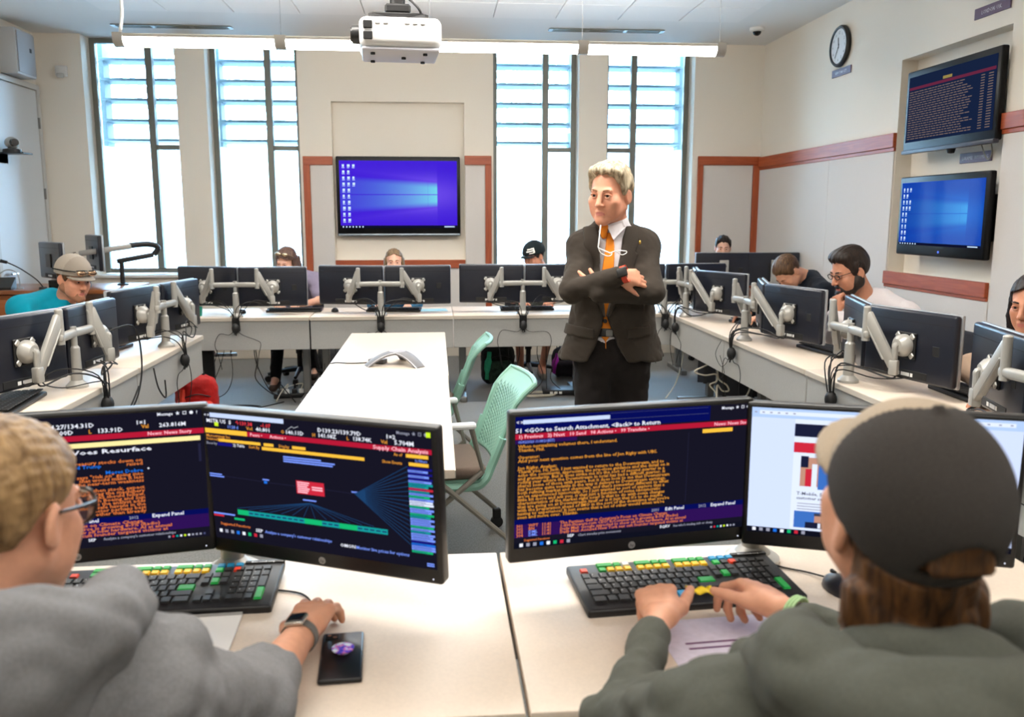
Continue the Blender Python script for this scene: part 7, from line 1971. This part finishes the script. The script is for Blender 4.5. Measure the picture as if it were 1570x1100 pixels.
sitter('student in a black cap with a white emblem, looking down at the back row', (0.88, 8.2), H, (1.06, 8.14, 0.97), (0.70, 8.10, 0.99), (0.89, 8.30, 0.56), cloth('olive_shirt', 104, 110, 96), skin_a, (short_hair(H, 0.008, 0.06, -0.03, -0.07), dark_hair),
       sleeve=0.5, face=(0, -1), legs=((V(0.76, 7.93, 0.53), V(1.06, 7.98, 0.53)), (V(0.79, 8.10, 0.09), V(1.01, 8.22, 0.09))), trouser=cloth('maroon_shorts', 70, 40, 42), shorts=True, extra=bc_extra, shoes=mat('shoe_pale', rgb(150, 140, 128), 0.7))
office_chair(0.89, 8.34, (0, -1), 'dark office chair under the black-capped student')

H = Head((3.03, 9.02, 1.215), (-0.25, -0.97), 12, 0, 0.96)
sitter('dark-haired student in the far corner behind the silver-stand monitors', (3.03, 9.15), H, (3.22, 9.08, 1.0), (2.84, 9.08, 1.0), (3.03, 9.2, 0.56), cloth('slate_shirt', 70, 76, 90), skin_c, (short_hair(H, 0.013, 0.074, -0.005, -0.06, 0.006), dark_hair), face=(0, -1), trouser=blackcl, brow=dark_hair)
office_chair(3.03, 9.16, (0, -1), 'dark office chair under the student in the far corner')

H = Head((2.60, 6.25, 1.135), (-0.92, -0.35), 58, -4, 1.0)
sitter('student in a dark navy sweater with his head bowed low at the right row', (2.95, 6.3), H, (2.80, 6.06, 1.0), (2.80, 6.46, 1.0), (3.03, 6.27, 0.56), cloth('navy_sweater', 20, 26, 36), skin_b, (short_hair(H, 0.011, 0.07, -0.01, -0.065, 0.0, 0.002), hairm('hair_short_brown', rgb(58, 40, 26), rgb(104, 76, 50))), face=(-1, 0), trouser=denim, brow=brown_hair)
office_chair(3.05, 6.27, (-1, 0), 'dark office chair under the dark-sweatered student')

H = Head((2.425, 4.93, 1.222), (-0.985, -0.17), 20, 0, 1.06)
def bd_extra(t, H):
    pchild(t, 'beard', beard(H, 0.010).mesh('beard', dark_hair, 0.0048)); spectacles(t, H, 'spectacles', rubber, 0.022, 0.014, 0.0022)
sitter('bearded student in a white sweater with glasses, hand held to his mouth, right row', (2.8, 4.9), H, (2.68, 4.72, 0.985), (2.68, 5.10, 0.99), (2.86, 4.92, 0.56), cloth('white_sweater', 218, 212, 214, 0.03), skin_d, (short_hair(H, 0.014, 0.074, -0.03, -0.06, 0.014, 0.0025, 200, 0.008), dark_hair),
       arms=dict(L=(V(2.47, 4.70, 0.80), V(2.305, 4.82, 0.99), V(0.0, 0.14, 1), V(-0.80, -0.60, 0.1), 1, (55, 70, 72, 72)), R=(V(2.46, 5.14, 0.80), V(2.36, 4.98, 0.96), V(0, -0.4, 0.9), V(-0.8, 0.5, 0.2), 1, (45, 60, 65, 65))), face=(-1, 0), trouser=denim, extra=bd_extra, brow=dark_hair, fine=0.005)
office_chair(2.90, 4.92, (-1, 0), 'dark office chair under the bearded student')

H = Head((2.49, 3.42, 1.178), (-0.86, -0.51), 10, 0, 0.97, True)
sitter('woman with long dark hair and a beige sweater at the right picture edge', (2.85, 3.45), H, (2.66, 3.26, 0.96), (2.64, 3.60, 0.96), (2.88, 3.44, 0.56), cloth('beige_sweater', 176, 150, 128), skin_d, (long_hair(H, 0.24, 0.014, 0.085), hairm('hair_black', rgb(16, 12, 12), rgb(40, 30, 28))),
       arms=dict(R=(V(2.45, 3.80, 0.84), V(2.43, 3.54, 0.79), V(-0.1, -1, 0), V(0, 0, 1)), L=(V(2.47, 3.10, 0.81), V(2.32, 3.30, 0.79), V(-0.6, 0.7, 0), V(0, 0, 1))), face=(-1, 0), trouser=blackcl, fem=True, brow=dark_hair, fine=0.005)
office_chair(2.92, 3.44, (-1, 0), 'dark office chair under the woman in the beige sweater')
# ================================================================== BAGS, BOXES AND CORDS UNDER THE DESKS
def backpack(loc, rz, label, m_main, m_accent, w=0.32, d=0.2, h=0.42, m_pocket=None):
    t = thing('backpack', label, 'bag', loc, rad(rz))
    S = SDF(); S.box((0, 0, h * 0.48), (w / 2, d / 2, h * 0.47), None, 0.09, 0.03); S.ell((0, -0.01, h * 0.86), (w * 0.36, d * 0.42, h * 0.14), k=0.05)
    S.folds(0.006, 40, 3); S.folds(0.003, 90, 5); S.fn((-1, -1, -0.2), (1, 1, 0.0), lambda X, Y, Z: Z + 0 * X + 0 * Y, 0.003, '-')
    obj('bag_body', S.mesh('bag_body', m_main, 0.010), t)
    S = SDF(); S.box((0, -d * 0.52, h * 0.34), (w * 0.36, 0.045, h * 0.26), None, 0.04, 0.02); S.folds(0.004, 60, 8); obj('front_pocket', S.mesh('front_pocket', m_pocket or m_accent, 0.009), t)
    MB().tube([(-w * 0.3, -d * 0.44, h * 0.80), (-w * 0.36, -d * 0.56, h * 0.5), (-w * 0.38, -d * 0.50, h * 0.18)], [0.02, 0.034, 0.022], 8, spline=4).build('side_stripe', m_accent, t)
    MB().tube([(-0.05, 0, h * 0.97), (-0.04, 0.0, h * 1.05), (0.04, 0, h * 1.05), (0.05, 0, h * 0.97)], 0.011, 8, spline=4).build('top_handle', rubber, t)
    for s in (-1, 1): MB().tube([(s * w * 0.25, d * 0.48, h * 0.92), (s * w * 0.32, d * 0.72, h * 0.6), (s * w * 0.34, d * 0.62, h * 0.2), (s * w * 0.36, d * 0.45, h * 0.08)], 0.014, 8, spline=4).build('strap', rubber, t)
    MB().tube([(-w * 0.30, -d * 0.50, h * 0.66), (0, -d * 0.60, h * 0.72), (w * 0.30, -d * 0.50, h * 0.66)], 0.004, 6, spline=4).build('zipper', rubber, t)
    return t
redc = cloth('red_nylon', 176, 30, 28, 0.1, 60, 0.3, 400, 0.55)
backpack((-1.70, 6.20, 0), 15, 'red bag standing on the carpet at the far end of the left row', redc, cloth('red_nylon_bright', 214, 62, 44, 0.08, 60, 0.3, 400, 0.5), 0.30, 0.2, 0.44)
backpack((0.56, 7.90, 0), 8, 'black and mint green backpack under the back row behind the chairs', cloth('bag_dark', 40, 44, 42, 0.3, 40), cloth('bag_mint', 70, 196, 150, 0.1, 60), 0.32, 0.2, 0.40, cloth('bag_dark_print', 52, 70, 60, 0.5, 25))
backpack((1.27, 8.22, 0), -10, 'black and purple bag on the floor behind the standing man', cloth('bag_black', 26, 24, 28, 0.1, 60), cloth('bag_purple', 150, 40, 150, 0.1, 60), 0.34, 0.22, 0.30, cloth('bag_black2', 34, 30, 36, 0.1, 60))
backpack((-1.02, 8.62, 0), 0, 'grey backpack on the floor under the back row, left of the long-haired woman', cloth('bag_grey', 110, 112, 112, 0.15, 60), cloth('bag_grey_dark', 78, 80, 82, 0.15, 60), 0.30, 0.2, 0.42)

# computers hung under the desks
def tower(x, y, rz, label, z0=0.17):
    t = thing('computer_tower', label, 'computer', (x, y, z0), rad(rz), 'black computers hung under the desks')
    MB().rbox(-0.05, 0.05, -0.17, 0.17, 0.0, 0.28, 0.006, 2).build('case', mat('case_black', rgb(34, 36, 44), 0.4), t)
    MB().rbox(-0.046, 0.046, -0.176, -0.168, 0.01, 0.27, 0.004, 1).build('front_panel', blackgloss, t)
    m = MB().rbox(-0.056, 0.056, -0.12, -0.09, -0.004, TOP - z0 - 0.03, 0.002, 1).rbox(-0.056, 0.056, 0.09, 0.12, -0.004, TOP - z0 - 0.03, 0.002, 1)
    f = MB()
    for y0 in (-0.12, 0.09):
        for s in (-1, 1): f.box(s * 0.056 - 0.003, s * 0.056 + 0.003, y0, y0 + 0.03, -0.004, TOP - z0 - 0.031)
        f.box(-0.056, 0.056, y0, y0 + 0.03, -0.006, 0.0)
    f.build('hanger', black, t, 0)
tower(-1.96, 7.48, 20, 'black computer hung under the left end of the back row')
tower(2.32, 6.42, 75, 'black computer hung under the far desk of the right row')
tower(2.36, 5.0, 85, 'black computer hung under the right row before the bearded student')
tower(2.34, 6.95, 70, 'black computer hung at the corner where the back and right rows meet')

# power strips, network box, cords on the floor
def power_strip(loc, rz, label, n=5):
    t = thing('power_strip', label, 'power strip', loc, rad(rz), 'power strips on the floor')
    MB().rbox(-0.2, 0.2, -0.03, 0.03, 0.0, 0.04, 0.006, 2).build('strip_body', black, t)
    rnd = random.Random(n)
    for k in range(n):
        x = -0.15 + 0.3 * k / (n - 1)
        p = MB().rbox(x - 0.02, x + 0.02, -0.02, 0.02, 0.038, 0.075, 0.006, 2).build('plug', whiteplastic if k % 2 else black, t)
        e = (x + rnd.uniform(-0.2, 0.2), rnd.choice([-1, 1]) * rnd.uniform(0.12, 0.35), 0.006)
        MB().tube([(x, 0, 0.075), (x + 0.01, 0.0, 0.12), ((x + e[0]) / 2, e[1] * 0.5, 0.07), e], 0.005, 6, spline=5).build('cord', greycord if k % 2 else rubber, t)
    return t
power_strip((-1.20, 7.46, 0), 12, 'black power strip with white plugs on the floor beside the centre table', 6)
power_strip((1.5, 7.5, 0), -10, 'black power strip on the floor right of the standing man', 4)
t = thing('network_box', 'flat black network box on the floor left of the standing man', 'box', (1.08, 7.43, 0), rad(-4))
MB().rbox(-0.16, 0.16, -0.1, 0.1, 0.004, 0.05, 0.005, 2).build('box_body', black, t)
for x in (-0.1, -0.06, -0.02): MB().rbox(x, x + 0.025, -0.1035, -0.099, 0.015, 0.035, 0.001, 1).build('port', sticker, t)
def coil(loc, r, turns, m, label, seed=1, flat=1.0, name='cable_coil'):
    rnd = random.Random(seed); t = thing(name, label, 'cable', loc)
    pts = []
    for k in range(turns * 12 + 1):
        a = 2 * PI * k / 12; q = r * (1 + 0.12 * rnd.uniform(-1, 1)); pts.append((q * 1.4 * math.cos(a), q * 0.8 * math.sin(a), 0.006 + 0.004 * (k // 12) + 0.004 * rnd.random()))
    pts += [(r * 1.8, r * 1.0, 0.006), (r * 2.4, r * 1.8, 0.006)]
    MB().tube(pts, 0.0045, 6, spline=2).build('coil', m, t)
coil((0.88, 7.35, 0), 0.10, 4, greycord, 'loose coil of cream cable on the floor left of the standing man', 2)
coil((-1.62, 7.0, 0), 0.14, 2, rubber, 'black cable loops on the floor by the left row', 3)
# cords hanging below the desks
def hanging(pts_list, m, label, loc, r=0.004):
    t = thing('hanging_cable', label, 'cable', loc)
    for pts in pts_list: MB().tube([Vector(p) - Vector(loc) for p in pts], r, 6, spline=5).build('cable', m, t)
    return t
hanging([[(-1.50, 7.30, 0.62), (-1.52, 7.32, 0.40), (-1.48, 7.36, 0.22), (-1.40, 7.38, 0.06), (-1.28, 7.40, 0.02)], [(-1.53, 7.30, 0.62), (-1.50, 7.32, 0.36), (-1.53, 7.38, 0.18), (-1.40, 7.44, 0.03), (-1.32, 7.44, 0.02)]], rubber, 'two black cables hanging to the floor below the left end arm of the back row', (-1.5, 7.35, 0))
hanging([[(-1.86, 7.5, 0.44), (-1.88, 7.48, 0.34), (-1.95, 7.45, 0.16), (-2.02, 7.42, 0.03)], [(-1.80, 7.5, 0.44), (-1.84, 7.46, 0.28), (-1.92, 7.40, 0.10), (-2.0, 7.36, 0.02)], [(-1.76, 7.5, 0.44), (-1.74, 7.46, 0.2), (-1.80, 7.40, 0.05), (-1.95, 7.30, 0.02)]], rubber, 'thin black cables hanging under the left end of the back row', (-1.86, 7.45, 0), 0.003)
t = thing('power_bar', 'white power bar hanging in cables under the left end of the back row', 'power strip', (-1.84, 7.52, 0.37), rad(6))
MB().rbox(-0.13, 0.13, -0.02, 0.02, -0.015, 0.015, 0.006, 2).build('bar_body', whiteplastic, t)
for k in range(4): MB().rbox(-0.1 + k * 0.055, -0.07 + k * 0.055, -0.025, -0.018, -0.01, 0.01, 0.002, 1).build('socket', greypanel, t)
MB().tube([(-0.05, 0, 0.015), (-0.07, 0, 0.09), (-0.02, 0, 0.15), (0.02, 0.02, 0.34)], 0.004, 6, spline=4).tube([(0.08, 0, 0.015), (0.10, 0, 0.1), (0.04, 0, 0.18), (0.06, 0.02, 0.34)], 0.004, 6, spline=4).build('cord', mat('cord_brown', rgb(120, 88, 50), 0.6), t)
for q, (x, y) in enumerate(((-0.62, 7.4), (-0.95, 7.35), (0.62, 7.4), (0.95, 7.42), (1.62, 7.35))):
    lb = ['black cables hanging left of the long-haired woman\'s legs', 'black cables hanging beside the desk leg next to the power strip', 'black cables hanging above the mint green backpack', 'black cables hanging before the legs of the black-capped student', 'black cables hanging right behind the standing man'][q]
    hanging([[(x + dx, y, 0.60), (x + dx * 1.6, y + 0.02, 0.36), (x + dx * 0.6, y - 0.02, 0.14), (x + dx * 3, y - 0.05, 0.01)] for dx in (-0.05, 0.0, 0.06)], rubber, lb, (x, y, 0), 0.0032)
# cream cable bundle with loops under the right row
hanging([[(x - 0.12, y - 0.2, z - 0.05 * (z > 0.3)) for x, y, z in q] for q in [[(2.20, 6.52, 0.50), (2.12, 6.50, 0.47), (2.06, 6.52, 0.43), (2.14, 6.52, 0.40), (2.22, 6.50, 0.41), (2.22, 6.48, 0.36), (2.17, 6.48, 0.33), (2.22, 6.46, 0.20), (2.16, 6.44, 0.02)],
         [(2.24, 6.52, 0.50), (2.24, 6.50, 0.38), (2.30, 6.48, 0.33), (2.31, 6.46, 0.24), (2.26, 6.46, 0.24), (2.22, 6.46, 0.33), (2.22, 6.42, 0.12), (2.24, 6.40, 0.02)], [(2.44, 6.30, 0.50), (2.40, 6.28, 0.32), (2.32, 6.26, 0.16), (2.28, 6.24, 0.02)]]], greycord, 'cream cables tied in loops hanging below the right row', (2.10, 6.27, 0), 0.0065)
hanging([[(2.10, 7.30, 0.55), (2.12, 7.26, 0.34), (2.04, 7.18, 0.12), (1.92, 7.05, 0.02)]], greycord, 'single cream cable slanting to the floor right of the standing man', (2.08, 7.2, 0), 0.006)
t = thing('cardboard_box', 'small orange-brown box on the floor under the cream cables', 'box', (2.27, 6.62, 0), rad(20))
MB().rbox(-0.07, 0.07, -0.05, 0.05, 0, 0.10, 0.003, 1).build('carton', mat('carton', rgb(190, 130, 60), 0.8, noise=0.05, nscale=60), t)
MB().box(-0.07, 0.07, -0.008, 0.008, 0.1, 0.1008).build('tape', mat('tape', rgb(214, 176, 120), 0.4), t, 0)
for k, (y, z) in enumerate(((6.1, 0.50), (5.35, 0.50), (4.4, 0.50))):
    hanging([[(2.30 + dx, y + dx, 0.60), (2.28 + dx, y - 0.02, 0.36), (2.33, y + 0.06 * q, 0.15), (2.30 + dx * 2, y + 0.1 * q, 0.01)] for q, dx in enumerate((-0.03, 0.02, 0.06))], rubber, 'black cables hanging under the right row ' + ('near its far end', 'below the dark-sweatered student', 'below the bearded student')[k], (2.3, y, 0), 0.0035)
# a loose loop of thin cable over the panel of the right row and the left row
hanging([[(1.935, 5.72, 0.70), (1.925, 5.80, 0.60), (1.93, 5.70, 0.53), (1.93, 5.60, 0.56), (1.925, 5.52, 0.62)], [(1.93, 5.72, 0.60), (1.93, 5.62, 0.50), (1.94, 5.72, 0.44)]], rubber, 'thin black cable drooping over the grey panel below the dark-sweatered student', (1.93, 5.66, 0.5), 0.0022)
hanging([[(-1.585, 4.95, 0.70), (-1.575, 4.98, 0.58), (-1.575, 5.10, 0.50), (-1.58, 5.12, 0.60)], [(-1.66, 4.42, 0.96), (-1.57, 4.62, 0.98), (-1.55, 4.66, 0.80), (-1.56, 4.60, 0.62), (-1.575, 4.40, 0.52), (-1.575, 4.22, 0.55)], [(-1.575, 4.24, 0.60), (-1.57, 4.45, 0.56), (-1.56, 4.62, 0.66)]], rubber, 'long black cable looping over the grey panel of the left row', (-1.58, 4.8, 0.5), 0.0045)
